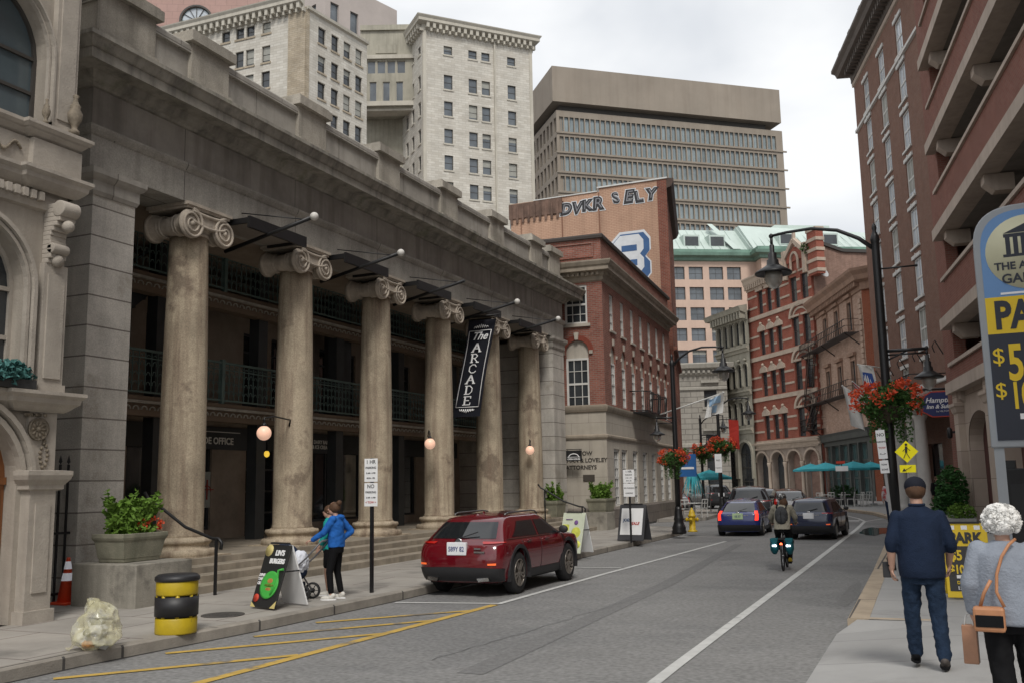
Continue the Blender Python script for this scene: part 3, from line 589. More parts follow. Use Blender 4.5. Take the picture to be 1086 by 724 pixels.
for i in range(13):
    t = i / 12; z = 6.02 - .8 * t; d = .34 - .24 * t + .06 * math.sin(t * 9); b.box(-.40, -.12, -d, 0, z - .07, z)
b.lathe([(.0, -.15), (.12, -.15), (.12, .15), (0, .15)], 16, (-.26, -.3, 5.93), ax='x'); b.lathe([(.0, -.14), (.08, -.14), (.08, .14), (0, .14)], 14, (-.26, -.17, 5.36), ax='x'); b.ball((-.26, -.15, 5.2), .09, 10, 8); b.ball((-.26, -.34, 5.68), .09, 10, 8)
b.build('bracket', cream2, O, bevel=.012)
b = MB(); random.seed(3)
for c in ((-1.62, 5.86),):
    for i in range(5): b.box(c[0] - .17 + i * .01, c[0] + .17 - i * .01, -.2 + i * .02, 0, c[1] - i * .1 - .05, c[1] - i * .1 + .06)
    for sx in (-1, 1): b.tube([(c[0] + sx * .12, -.2, c[1] + .05), (c[0] + sx * .2, -.22, c[1] + .02), (c[0] + sx * .17, -.22, c[1] - .07)], .04)
b.build('keystone', cream2, O)
b = MB()
for i in range(70):
    x = -.9 - i * .03; b.tube([(x, -.08, 6.69 + .07 * math.sin(i * .5)), (x - .05, -.1, 6.69 + .09 * math.sin(i * .5 + .7)), (x - .08, -.08, 6.69 + .05 * math.sin(i * .5 + 1.4))], .018, 5)
b.build('scroll_carving', carv, O); b = MB()
for a in range(10): b.tube([(-.36 + .03 * math.cos(a * .63), -.07, 2.78 + .03 * math.sin(a * .63)), (-.36 + .12 * math.cos(a * .63), -.09, 2.78 + .12 * math.sin(a * .63))], .018, 5)
b.lathe([(.13, -.02), (.16, -.05), (.16, 0)], 20, (-.36, -.06, 2.78), ax='y'); b.ball((-.36, -.08, 2.78), .04)
for i in range(24):
    t = i / 23; b.ball((-.60 + .3 * t + .05 * math.sin(i * 2), -.07, 2.98 - .0 * t) if i % 2 else (-.24 + .06 * math.sin(i * 1.7), -.07, 2.62 - .38 * t), .028, 6, 5)
b.build('carving', carv, O)
for x, z in ((-.12, 7.14), (-.62, 7.14)):
    MB().lathe([(.07, 0), (.08, .05), (.04, .09), (.05, .13), (.10, .22), (.11, .32), (.07, .40), (.08, .44), (.04, .5), (.03, .56), (.05, .6), (.0, .64)], 16, (0, 0, 0), sx=.95).build('urn', carv, O, (x, -.2, z)).scale = (1, 1, 1) if x > -.5 else (.55, .55, .6)
win(O, -1.62, 3.36, 1.92, 2.29, .2, nx=1, nz=2, fm=cream2, pm=g_dark, arch=.92, fw=.06); win(O, -1.5, 7.16, 2.0, 2.04, .2, nx=1, nz=2, fm=frame_dk, pm=mat('blue grey glass', (.07, .09, .10), .12, .3, .5), arch=.98, fw=.05)
win(O, -1.5, 10.4, 2.0, 2.6, .2, nx=1, nz=2, fm=frame_dk, pm=g_dark, arch=.98, fw=.05)
wood = mat('varnished oak door', (.20, .075, .025), .4, .3, 1, .1, 20, aniso=(6, 6, .4))
b = MB(); b.box(-2.54, -.61, .22, .3, .15, 3.02)
for x in (-2.46, -1.53): b.box(x, x + .84, .19, .22, .3, .9); b.box(x, x + .84, .19, .22, 1.0, 2.0)
b.box(-2.54, -.61, .18, .3, 2.02, 2.12); b.build('door', wood, O)
t = thing('flower_box', 'blue-green succulents in a sill box at the left picture edge', 'plant', (-11.35, 8.95, 3.31)); rnd = random.Random(5)
b = MB(); b.box(-.14, .14, -.5, .38, 0, .12); b.build('box', mat('dark planter box', (.04, .04, .04), .7), t)
b = MB(); leaves(b, (0.02, -.05, .2), (.2, .5, .16), 420, .13, rnd, .3); b.build('leaves', mat('blue green leaf', (.06, .16, .15), .6, .4, 20), t)
# ------------------------------------------------ iron gate in the gap
t = thing('iron_gate', 'tall dark spiked iron gate in the gap left of the arcade', 'gate', (-12.95, 10.3, .15))
b = MB()
for i in range(8): b.bar((0, .05 + i * .16, 0), (0, .05 + i * .16, 2.2 + (.25 if i in (3, 4) else 0)), .03); b.lathe([(.0, 0), (.03, .04), (0, .16)], 6, (0, .05 + i * .16, 2.2 + (.25 if i in (3, 4) else 0)))
for z in (.15, 1.1, 2.0): b.bar((0, 0, z), (0, 1.25, z), .04)
b.build('bars', black, t); MB().box(-.05, .05, .6, .72, .9, 1.05).build('lock', black, t)
# ------------------------------------------------ brick bank
brick_r = mat('red bank brick', (.29, .112, .082), .85, .15, 3, .3, 60, brick=dict(w=.22, h=.075, m=.012, c2=(.22, .075, .055), mortar=(.24, .18, .15)), blotch=((.14, .05, .04), .7, .6, .4))
lime = mat('bank limestone', (.43, .39, .33), .85, .12, 1.2, .2, 40, brick=dict(w=1.4, h=.7, m=.006, c2=(.41, .37, .31), mortar=(.2, .17, .15)), streak=.2, streakcol=(.17, .15, .125))
lime2 = mat('plain limestone trim', (.45, .41, .35), .85, .15, 1.5, .2, 40, streak=.3, streakcol=(.15, .135, .12))
graybase = mat('grey granite plinth', (.17, .145, .125), .8, .25, 3, .3, 60, brick=dict(w=1.4, h=.5, m=.01, c2=(.15, .13, .11), mortar=(.07, .06, .05)))
K = thing('brick_bank', 'red brick and limestone bank with tall white windows right of the arcade', 'building', (-11.4, 35.2, 0), 93.8)
LW = 14.3; bays = [1.5 + 1.88 * i for i in range(7)]
up = [(x - .36, x + .36, 7.95, 9.45, 0) for x in bays]; mid = [(x - .42, x + .42, 4.95, 7.35, .42) for x in bays]
low = [(x - .5, x + .5, .95, 3.2, 0) for x in (1.6, 2.95, 5.0, 7.0, 9.0, 11.0, 12.8)]
sup = [(-1.55, -.62, 8.1, 9.65, 0)]; smid = [(-1.55, -.62, 4.72, 7.45, .47)]
b = MB(); b.wall(0, LW, 4.85, 11.5, up + mid, 0, .16); b.M = LEFT; b.wall(-8, 0, 4.85, 11.5, sup + smid, 0, .2); b.M = RIGHT(LW); b.wall(0, 8, 4.85, 11.5, [], 0, .2); b.build('upper_wall', brick_r, K)
b = MB(); b.wall(0, LW, .15, 4.85, low, 0, .2); b.M = LEFT; b.wall(-8, 0, .15, 4.85, [], 0, .2); b.M = RIGHT(LW); b.wall(0, 8, .15, 4.85, [], 0, .2); b.build('lower_wall', lime, K)
pth = [(0, 8), (0, 0), (LW, 0), (LW, 8)]
b = MB(); b.sweep(pth, [(0, .1), (.08, .1), (.08, .85), (.03, .9), (0, .92)]); b.build('plinth', graybase, K)
b = MB(); b.sweep(pth, [(0, 3.55), (.04, 3.57), (.07, 3.63), (.07, 3.7), (0, 3.75)]); b.sweep(pth, [(0, 4.6), (.06, 4.63), (.1, 4.72), (.12, 4.8), (.12, 4.86), (0, 4.9)])
b.sweep(pth, [(0, 9.75), (.06, 9.8), (.06, 9.95), (.12, 9.98), (.14, 10.1), (.38, 10.14), (.38, 10.28), (.44, 10.34), (.5, 10.47), (.5, 10.52), (0, 10.6)]); b.dent(0, LW, -.24, -.05, 9.98, 10.1, .1, .1)
b.M = LEFT; b.dent(-8, 0, -.24, -.05, 9.98, 10.1, .1, .1); b.M = None; b.build('cornice', mat('bank cornice stone', (.30, .255, .20), .85, .15, 1.5, .2, 40, streak=.4, streakcol=(.12, .10, .08)), K)
b = MB(); b.sweep(pth, [(0, 11.5), (.1, 11.5), (.12, 11.6), (.1, 11.66), (-.4, 11.68)]); b.poly([(0, 0, 11.45), (LW, 0, 11.45), (LW, 8, 11.45), (0, 8, 11.45)]); b.build('roof', mat('dark coping', (.06, .05, .045), .8), K)
b = MB(); b.M = LEFT; b.box(-1.9, -.3, -.05, 0, 10.75, 10.8); b.box(-1.9, -.3, -.05, 0, 11.3, 11.35); b.box(-1.9, -1.85, -.05, 0, 10.8, 11.3); b.box(-.35, -.3, -.05, 0, 10.8, 11.3); b.build('parapet_panel', brick_r, K)
for x in bays:
    MB().box(x - .45, x + .45, -.07, 0, 7.87, 7.95).build('sill', lime2, K); MB().prism([(x - .07, -.06, 7.36), (x + .07, -.06, 7.36), (x + .1, -.06, 7.62), (x - .1, -.06, 7.62)], (0, .06, 0)).build('keystone', lime2, K); [MB().box(x + sx - .06, x + sx + .06, -.06, 0, 6.87, 6.99).build('impost', lime2, K) for sx in (-.5, .5)]
b = MB(); b.M = LEFT; b.box(-1.68, -.5, -.1, 0, 7.98, 8.1); b.build('sill', lime2, K); b = MB(); b.M = LEFT; b.prism([(-1.15, -.09, 7.47), (-1.02, -.09, 7.47), (-.99, -.09, 7.75), (-1.18, -.09, 7.75)], (0, .09, 0)); b.box(-1.62, -.55, -.04, .14, 6.72, 7.3) if 0 else None
b.build('keystone', lime2, K)
for sx in (-1.66, -.51): b = MB(); b.M = LEFT; b.box(sx - .07, sx + .07, -.07, 0, 6.9, 7.03); b.build('impost', lime2, K)
b = MB(); b.M = LEFT; n_ = 14
b.poly([(-1.555, .1, 6.75), (-.615, .1, 6.75)] + [(-1.085 + .47 * math.cos(PI * i / n_), .1, 6.98 + .47 * math.sin(PI * i / n_)) for i in range(n_ + 1)])
b.build('arch_infill', lime2, K)
for x in bays: MB().poly([(x - .42, .08, 6.65), (x + .42, .08, 6.65)] + [(x + .42 * math.cos(PI * i / n_), .08, 6.93 + .42 * math.sin(PI * i / n_)) for i in range(n_ + 1)]).build('arch_infill', lime2, K)
b = MB(); b.M = LEFT; b.archband(-1.085, 6.98, .48, .48, .2, -.015, 0, 16); b.build('arch_bricks', mat('rubbed brick', (.22, .06, .04), .85, .2, 6), K)
for x in bays: win(K, x, 7.95, .72, 1.5, .05, nx=3, nz=4, fm=white_w, pm=g_dark, fw=.07); win(K, x, 4.95, .84, 1.7, .05, nx=3, nz=4, fm=white_w, pm=g_dark, fw=.07)
for h in low: win(K, (h[0] + h[1]) / 2, .95, 1.0, 2.25, .06, nx=3, nz=6, fm=white_w, pm=g_dark, fw=.09)
win(K, -1.085, 8.1, .93, 1.55, .04, MX=LEFT, nx=3, nz=4, fm=white_w, pm=g_dark, fw=.08); win(K, -1.085, 4.72, .93, 2.03, .04, MX=LEFT, nx=3, nz=4, fm=white_w, pm=g_dark, fw=.08)
dkl = mat('dark bronze lettering', (.035, .03, .025), .6)
for i, s_ in enumerate(['WISTOW', 'SHEEHAN & LOVELEY', 'ATTORNEYS']): text(K, 'lettering', s_, dkl, .22, -1.05, 2.95 - i * .27, -.012, R=LEFT, off=.004)
b = MB(); b.M = LEFT; b.box(-.98, -.52, -.03, 0, 1.95, 2.2); b.build('plaque', mat('bronze plaque', (.06, .05, .04), .5), K)
b = MB()
for k in range(34): x = 4.3 + k * .14; dy = -.55 - .25 * math.sin(PI * (k % 11.3) / 11.3); b.bar((x, dy, 4.92), (x, dy - .08 * math.sin(1), 5.75), .02)
for z in (4.92, 5.75): b.tube([(4.3, 0, z)] + [(4.3 + k * .14, -.55 - .25 * math.sin(PI * (k % 11.3) / 11.3), z) for k in range(34)] + [(8.92, 0, z)], .025, 5)
b.box(4.3, 8.92, -.75, 0, 4.82, 4.88); b.build('iron_balcony', black, K)
# hanging plaque sign at arcade corner
t = thing('corner_sign', 'small black board with a white arch and lettering at the right arcade pier', 'sign', (-12.55, 34.62, 2.93), 0)
MB().box(-.32, .32, -.02, .02, -.2, .2).build('board', black, t, bevel=.01)
b = MB(); b.archband(0, -.08, .2, .14, .03, -.03, -.02, 12); b.box(-.26, .26, -.03, -.02, -.06, -.045); b.build('arch_mark', wh, t); text(t, 'lettering', 'OPEN HOUSE', wh, .085, 0, -.16, -.024, off=.002)
b = MB(); b.tube([(-.3, 0, .24), (.32, 0, .24)], .015); [b.bar((s_, 0, .2), (s_, 0, .24), .015) for s_ in (-.25, .25)]; b.build('bracket', black, t)
# ------------------------------------------------ graffiti building
gb = mat('faded orange brick', (.50, .33, .235), .88, .18, .35, .2, 60, brick=dict(w=.3, h=.1, m=.01, c2=(.48, .31, .22), mortar=(.33, .18, .12)), streak=.35, streakcol=(.20, .12, .085), sstr=.5)
RX = Matrix.Rotation(rad(12.4), 4, 'Z') @ RIGHT(0)
X = thing('graffiti_building', 'windowless orange brick side wall with black tags and a blue-white letter', 'building', (-12.5, 51, 0), 0)
b = MB(); b.wall(-9.6, 0, .1, 18.55, [], 0, .3); b.wall(-2.9 - 1.1, -0.0, 18.55, 18.75, [], 0, .3); b.build('wall', gb, X)
b = MB(); b.wall(-8.95 + 0, -8.9, .1, 18.4, [], -.03, .03); b.box(-6.35, -6.28, -.02, .0, 8, 18.5); b.box(-4.05, -3.98, -.02, 0, 8, 18.5) ; b.build('wall_joint', mat('dark wall joint', (.22, .11, .07), .9), X)
gb2 = mat('deep red street brick', (.22, .07, .045), .88, .2, 2, .2, 60, brick=dict(w=.22, h=.08, m=.012, c2=(.17, .05, .035), mortar=(.2, .14, .11)))
b = MB(); b.M = RX; b.wall(0, 12, .1, 18.7, [(1.2 + i * 2.2, 2.2 + i * 2.2, 3.5 + j * 3.2, 5.5 + j * 3.2, 0) for i in range(4) for j in range(5)], 0, .3); b.M = None; b.poly([(-9.6, 0, 18.5), (0, 0, 18.5), (-2.5, 12, 18.5), (-9.6, 12, 18.5)]); b.build('street_wall', gb2, X)
b = MB(); b.box(-.55, .0, -.02, .0, 0.2, 18.7); b.build('corner_strip', gb2, X)
for i in range(4):
    for j in range(5): win(X, 1.7 + i * 2.2, 3.5 + j * 3.2, 1, 2, .15, MX=RX, nx=1, nz=2, fm=frame_dk, pm=g_dark)
b = MB(); b.box(-9.7, -6.3, -.06, .35, 17.6, 18.5)
for k in range(9): b.box(-9.6 + k * .37, -9.45 + k * .37, -.09, -.06, 17.3, 18.3)
b.build('broken_parapet', mat('stained parapet', (.16, .10, .075), .9, .4, 2, .3, 30, streak=.6), X)
b = MB(); b.box(-4.1, .05, -.08, .3, 18.75, 18.83); b.box(-8.1, -4.1, -.06, .3, 18.55, 18.61); b.build('coping', mat('white coping', (.6, .6, .58), .7), X)
b = MB(); random.seed(8)
for k in range(7): b.box(-6.9 + k * .1, -6.2, -.01 - .001 * k, 0, 17.5 + k * .12, 18.3 - k * .02)
b.build('soot_stain', mat('soot on brick', (.12, .075, .055), .9, .3, 3), X); b = MB(); b.M = Matrix.Rotation(rad(12.4), 4, 'Z'); b.sweep([(0, .2), (0, 12)], [(0, 9.0), (.18, 9.05), (.2, 9.2), (0, 9.25)]); b.build('belt_course', gb2, X); b = MB(); b.M = Matrix.Rotation(rad(12.4), 4, 'Z'); b.sweep([(0, .0), (0, 12)], [(0, 18.2), (.25, 18.3), (.4, 18.6), (.4, 18.75), (0, 18.8)]); b.build('dark_cornice', mat('rusty dark cornice', (.07, .045, .035), .8, .3, 3), X)
gk = mat('black spray paint', (.02, .02, .022), .6); gw = mat('white spray paint', (.62, .64, .66), .6, .1); gbl = mat('blue spray paint', (.035, .10, .24), .6, .15)
for s_, xc, sz, zc in (('DVKR', -5.1, .92, 17.5), ('SELY', -1.95, .92, 17.65)):
    for k_, ch in enumerate(s_):
        sh_ = BR.uniform(-.25, .3); dz = BR.uniform(-.08, .1); sc_ = sz * BR.uniform(.9, 1.12); xx = xc - .98 + k_ * .66; text(X, 'graffiti_outline', ch, gw, sc_, xx, zc + dz, -.012 - .001 * k_, off=.12 if ch != 'S' else .07, xs=1.0, shear=sh_); text(X, 'graffiti_tag', ch, gk, sc_, xx, zc + dz, -.02 - .001 * k_, off=.075 if ch != 'S' else .042, xs=1.0, shear=sh_); text(X, 'graffiti_highlight', ch, mat('grey spray paint', (.22, .22, .24), .6), sc_ * .9, xx + .03, zc + dz + .06, -.028 - .001 * k_, off=-.012, xs=1.0, shear=sh_)
def octB(s, y, z0, xc, m_, name, dx=0, dz=0):
    P_ = [(-.75, 0), (-1.0, .35), (-1.0, 2.1), (-.5, 2.6), (.75, 2.6), (1.05, 2.2), (1.05, 1.6), (.8, 1.3), (1.05, 1.0), (1.05, .4), (.7, 0)]
    b = MB(); b.prism([(xc + x * s + dx, y, z0 + 1.3 + (z - 1.3) * s + dz) for x, z in P_], (0, .006, 0)); return b.build(name, m_, X)
octB(1.16, -.01, 13.2, -2.3, gw, 'graffiti_outline', .04, -.04); octB(1.08, -.018, 13.2, -2.3, gbl, 'graffiti_shade', .05, -.08); octB(.88, -.026, 13.3, -2.38, gw, 'graffiti_letter')
b = MB(); b.box(-2.75, -1.85, -.036, -.03, 13.95, 14.3); b.build('graffiti_counter', gbl, X); b = MB(); b.box(-2.75, -1.85, -.036, -.03, 14.8, 15.15); b.build('graffiti_counter', gbl, X)
b = MB(); b.box(-1.0, -.4, -.012, -.008, 11.2, 12.3); b.build('graffiti_tag', mat('faded red spray', (.25, .08, .08), .7, .4, 4), X)
# ------------------------------------------------ far towers (each face built at its own distance)
def grid(P, a, px, py): return hit(px, py, P, a)
stuffed = lambda o: o.__setitem__('kind', 'stuff')
# brown slab office tower
P = at(590, 120, 170); a = -50.5
T_ = thing('slab_office_tower', 'brown concrete office slab with rows of tall blue windows and blank top band', 'building', (P.x, P.y, 0), 90 + a)
zt = hit(590, 73, P, a)[1]; xr = hit(825, 160, P, a)[0]; zb1 = hit(590, 110, P, a)[1]; dl = hit(562, 150, P, a + 90)[0] + 18
conc = mat('brown ribbed concrete', (.27, .232, .19), .88, .12, .12, 0, streak=.25, streakcol=(.16, .12, .09), sstr=.3)
b = MB(); b.box(-1, xr + .5, -1, dl, zb1, zt); b.build('crown_band', conc, T_)
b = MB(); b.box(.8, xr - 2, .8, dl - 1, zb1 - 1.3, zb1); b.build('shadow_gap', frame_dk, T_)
zw = zb1 - 1.3; nf = 8; fh = 3.85; z0 = 0
ncol = 44; cw = (xr - .6) / ncol; hs = [(.5 + i * cw, .5 + i * cw + cw * .78, zw - 1.2 - (j + 1) * fh + 1.0, zw - 1.2 - j * fh, 0) for j in range(nf) for i in range(ncol)]
b = MB(); b.wall(0, xr + 1.2, z0, zw, hs, 0, .45); nl = 16; cl = dl / nl
hl = [(-dl + .5 + i * cl, -dl + .5 + i * cl + cl * .6, zw - 1.2 - (j + 1) * fh + 1.0, zw - 1.2 - j * fh, 0) for j in range(nf) for i in range(nl)]
b.M = LEFT; b.wall(-dl, 0, z0, zw, hl, 0, 1.2); b.M = None; b.poly([(0, 0, zw - .01), (xr + 1.2, 0, zw - .01), (xr + 1.2, dl, zw - .01), (0, dl, zw - .01)]); b.M = RIGHT(xr + 1.2); b.wall(0, dl, z0, zw, [], 0, .3); b.build('wall', conc, T_)
b = MB()
for j in range(nf): b.box(-.2, xr + 1.9, -.22, 0, zw - 1.25 - (j + 1) * fh + .6, zw - 1.2 - (j + 1) * fh + .85)
b.build('spandrel_ledge', conc, T_)
gblu = mat('pale blue tower glass', (.24, .29, .31), .25, .4, .12, spec=.6)
wm = MB(); w_, h_ = cw * .78, fh - 1.0; wm.quad((0, 0, 0), (w_, 0, 0), (w_, 0, h_), (0, 0, h_)); wm.box(w_ * .47, w_ * .53, -.08, 0, 0, h_); wme = wm.mesh('window', gblu)
rest = MB(); k = 0
for h in hs:
    if k < 100: link('window', wme, T_, (h[0], .4, h[2])); k += 1
    else: rest.quad((h[0], .4, h[2]), (h[1], .4, h[2]), (h[1], .4, h[3]), (h[0], .4, h[3]))
rest.M = LEFT
for h in hl: rest.quad((h[0], 1.1, h[2]), (h[1], 1.1, h[2]), (h[1], 1.1, h[3]), (h[0], 1.1, h[3]))
stuffed(rest.build('window', gblu, T_))
# beige V shaped hotel tower, two wings
beige = mat('buff tower brick', (.47, .44, .385), .88, .14, .5, .2, 30, brick=dict(w=.9, h=.3, m=.02, c2=(.57, .545, .49), mortar=(.40, .37, .32)), blotch=((.33, .29, .23), .12, .58, .35))
beige2 = mat('buff stone trim', (.48, .45, .385), .85, .12, .5, streak=.25, streakcol=(.26, .23, .19))
def crown(parent, pth, z, sc=1.0, name='cornice'):
    b = MB(); b.sweep(pth, [(0, z - 2.2 * sc), (.15, z - 2.15 * sc), (.2, z - 1.9 * sc), (.2, z - 1.3 * sc), (.9 * sc, z - 1.1 * sc), (1.2 * sc, z - 1.0 * sc), (1.2 * sc, z - .5 * sc), (1.45 * sc, z - .15 * sc), (1.5 * sc, z), (0, z + .1)])
    for i in range(len(pth) - 1):
        A_, B_ = Vector(pth[i]), Vector(pth[i + 1]); L_ = (B_ - A_).length; d = (B_ - A_) / L_; nn = Vector((d.y, -d.x)); n_ = int(L_ / (1.1 * sc))
        for k in range(n_):
            c = A_ + d * ((k + .5) * L_ / n_); w = .25 * sc
            q = [c - d * w, c - d * w + nn * 1.0 * sc, c + d * w + nn * 1.0 * sc, c + d * w]; b.prism([(p.x, p.y, z - 2.0 * sc) for p in q], (0, 0, .95 * sc))
            c += d * .5; q = [c - d * .12, c - d * .12 + nn * .5, c + d * .12 + nn * .5, c + d * .12]; b.prism([(p.x, p.y, z - 2.5 * sc) for p in q], (0, 0, .4))
    return b.build(name, beige2, parent)
sill = lambda b, h: b.box(h[0] - .12, h[1] + .12, -.1, 0, h[2] - .2, h[2])
TW = thing('beige_hotel_tower', 'tall buff brick tower in two wings with heavy bracketed cornice', 'building', (0, 0, 0), 0)
def wing(P, a, front, left, wl, name):
    """front/left: (x0,x1,[window x centres],row zs) on each face"""
    R_ = Matrix.Translation((P.x, P.y, 0)) @ Matrix.Rotation(rad(90 + a), 4, 'Z'); return R_
P = at(449, 60, 112); a = -42.5; R1 = Matrix.Translation((P.x, P.y, 0)) @ Matrix.Rotation(rad(90 + a), 4, 'Z')
h1 = lambda px, py: hit(px, py, P, a)
W1 = h1(565, 120)[0]; ztop = h1(452, 30)[1]; zc = [h1(475, y)[1] for y in (38, 49)]
rows = [h1(475, y)[1] for y in (49.5, 80, 108, 137, 165, 193, 221, 249, 277)]
xs1 = [h1(475.5, 100)[0], h1(501.7, 100)[0], h1(515.5, 100)[0], h1(543, 110)[0]]
wd_, hh = 1.15, 1.9
hs = [(x - wd_ / 2, x + wd_ / 2, z - (1.15 if j == 0 else hh), z, 0) for j, z in enumerate(rows) for x in xs1]
L1 = 14; P2 = P
l1 = lambda px, py: -hit(px, py, P, a + 90)[0]
hl = [(x - .5, x + .5, z - (1.15 if j == 0 else hh), z, 0) for j, z in enumerate(rows) for x in (-1.6, -4.2, -6.6, -9.0)]
b = MB(); b.M = R1; b.wall(0, W1, 0, ztop, hs, 0, .35); b.M = R1 @ LEFT; b.wall(-L1, 0, 0, ztop, hl, 0, .35); b.M = R1 @ RIGHT(W1); b.wall(0, L1, 0, ztop, [], 0, .3); wl1 = b.build('wall', beige, TW)
b = MB(); b.M = R1; [sill(b, h) for h in hs]; b.box(-.05, .35, -.08, 0, 0, ztop); b.box(W1 - .35, W1 + .05, -.08, 0, 0, ztop); b.box(xs1[2] + 1.1, xs1[2] + 1.3, -.25, 0, 0, ztop); b.M = R1 @ LEFT; [sill(b, h) for h in hl]; b.box(-.35, -.0, -.08, 0, 0, ztop); b.build('stone_trim', beige2, TW)
o = crown(TW, [(0, L1), (0, 0), (W1, 0), (W1, L1)], ztop + 1.3, .72); o.matrix_local = R1
for h in hs: win(TW, (h[0] + h[1]) / 2, h[2], h[1] - h[0], h[3] - h[2], .2, MX=R1, blind=.5, nx=1, nz=2, fm=frame_dk, pm=g_mid)
for h in hl[:24]: win(TW, (h[0] + h[1]) / 2, h[2], h[1] - h[0], h[3] - h[2], .2, MX=R1 @ LEFT, nx=1, nz=2, fm=frame_dk, pm=g_dark)
# left wing: front face toward the left/south, inner face receding right
P = at(324, 60, 98); a = -88.5; Rw = Matrix.Translation((P.x, P.y, 0)) @ Matrix.Rotation(rad(90 + a), 4, 'Z')
f2 = lambda px, py: hit(px, py, P, a); i2 = lambda px, py: hit(px, py, P, -7.2)
zt2 = f2(307, 12)[1]; x0 = f2(205, 60)[0]; Wc = i2(389, 100)[0]; RI = Matrix.Translation((P.x, P.y, 0)) @ Matrix.Rotation(rad(90 - 7.2), 4, 'Z')
r2 = [f2(282, y)[1] for y in (24, 49, 76, 103, 130, 157)]; xs2 = [f2(v, 60)[0] for v in (239, 254, 265, 282)]
hs2 = [(x - .55, x + .55, z - (1.3 if j == 0 else 1.9), z, 0) for j, z in enumerate(r2) for x in xs2]
r3 = [i2(341, y)[1] for y in (30, 60, 88, 116, 144)]; xs3 = [i2(v, 90)[0] for v in (341, 355, 368, 380.5)]
hs3 = [(x - .6, x + .6, z - 1.9, z, 0) for z in r3 for x in xs3]
b = MB(); b.M = Rw; b.wall(x0 - 4, 0, 0, zt2, hs2, 0, .35); b.M = RI; b.wall(0, Wc, 0, zt2, hs3, 0, .35); b.build('wall', beige, TW)
b = MB(); b.M = Rw; [sill(b, h) for h in hs2]; b.box(-2.2, 0, -.1, 0, 0, zt2); b.M = RI; [sill(b, h) for h in hs3]; b.box(0, .5, -.08, 0, 0, zt2); b.build('stone_trim', mat('brown buff brick', (.36, .30, .22), .88, .2, 1, .2, 30, brick=dict(w=.7, h=.22, m=.03, c2=(.42, .36, .28), mortar=(.3, .26, .2))), TW)
o = crown(TW, [(x0 - 4, 0), (-.2, 0)], zt2 + 1.2, .72); o.matrix_local = Rw
b = MB(); b.M = RI; b.sweep([(0, 0), (Wc, 0)], [(0, zt2 - .3), (.3, zt2 - .2), (.35, zt2 + .1), (0, zt2 + .15)]); b.build('cornice', beige2, TW)
for h in hs2: win(TW, (h[0] + h[1]) / 2, h[2], h[1] - h[0], h[3] - h[2], .2, MX=Rw, blind=.35, nx=1, nz=2, fm=frame_dk, pm=g_dark)
for h in hs3: win(TW, (h[0] + h[1]) / 2, h[2], h[1] - h[0], h[3] - h[2], .2, MX=RI, blind=.35, nx=1, nz=2, fm=frame_dk, pm=g_dark)
# connecting bay between wings
P = at(386, 100, 117); a = -66.5; RB = Matrix.Translation((P.x, P.y, 0)) @ Matrix.Rotation(rad(90 + a), 4, 'Z'); c_ = lambda px, py: hit(px, py, P, a)
Wb = c_(434, 100)[0] + 1; zt3 = c_(410, 33)[1]; zb_ = c_(410, 111)[1]
st = mat('greenish bay stone', (.34, .32, .26), .85, .2, .5, streak=.3)
za, zb2, zc2, zd = [c_(410, y)[1] for y in (65, 78, 87, 109)]
hb = [(.4 + i * 1.28, 1.45 + i * 1.28, zb2, za, 0) for i in range(4)] + [(.7 + i * 1.7, 1.6 + i * 1.7, zd, zc2, 0) for i in range(3)]
b = MB(); b.M = RB; b.wall(-.5, Wb, zb_, zt3, hb, 0, .3); b.box(-.5, Wb, 0, 4, zb_ - .5, zb_); b.box(-.5, Wb, 3.8, 4, 0, zb_); b.box(-.5, Wb, -.3, .1, zt3, zt3 + .7); b.box(1.5, 4.2, -.1, 0, c_(410, 57)[1], c_(410, 48)[1]); b.build('connecting_bay', st, TW)
b = MB(); b.M = RB; b.box(-.5, Wb, -.35, 0, za + .2, za + .7); b.build('bay_ledge', beige2, TW); b = MB(); b.M = RB; b.box(-.5, Wb, -.4, 0, zb_ - .3, zb_ + .3); b.box(-.3, Wb, .1, 2, zb_ - .8, zb_ - .3); b.build('bay_ledge', beige2, TW)
for h in hb: win(TW, (h[0] + h[1]) / 2, h[2], h[1] - h[0], h[3] - h[2], .15, MX=RB, nx=1, nz=1, sash=False, fm=beige2, pm=g_mid)
# striped tower behind, and pink granite block
P = at(345, 10, 210); a = -16; S_ = thing('striped_tower', 'pale pinkish tower with narrow vertical window stripes behind the beige wings', 'building', (P.x, P.y, 0), 90 + a); s2 = lambda px, py: hit(px, py, P, a)
ws = s2(421, 20)[0]; zts = s2(421, 22)[1] if 0 else s2(398, 0)[1]; dW = 14
b = MB(); b.wall(0, ws, 0, zts, [(i * 6 + 1.5, i * 6 + 4, 20, zts - 6, 0) for i in range(int(ws / 6) - 1)], 0, .6); b.M = LEFT; b.wall(-dW * 3, 0, 0, zts, [(-dW * 3 + i * 4 + 1, -dW * 3 + i * 4 + 2.6, 20, zts - 6, 0) for i in range(10)], 0, .6); b.build('wall', mat('pale pink concrete', (.42, .37, .34), .85, .08, .2), S_)
b = MB(); b.box(.3, ws - .3, .55, .7, 20, zts - 6); b.M = LEFT; b.box(-dW * 3 + .3, -.3, .55, .7, 20, zts - 6); b.build('window_strip', g_mid, S_)
P = at(200, 10, 135); a = -62; S_ = thing('pink_granite_building', 'pink granite building with big arched green-framed window above the arcade roof', 'building', (P.x, P.y, 0), 90 + a); s2 = lambda px, py: hit(px, py, P, a)
za, xa = s2(208, 22)[1], s2(208, 22)[0]; rr = abs(s2(224, 22)[0] - xa); pinkm = mat('pink granite cladding', (.38, .235, .20), .6, .08, 1, brick=dict(w=1.5, h=1.1, m=.02, c2=(.36, .22, .185), mortar=(.22, .14, .12)))
ztp = s2(180, -30)[1]
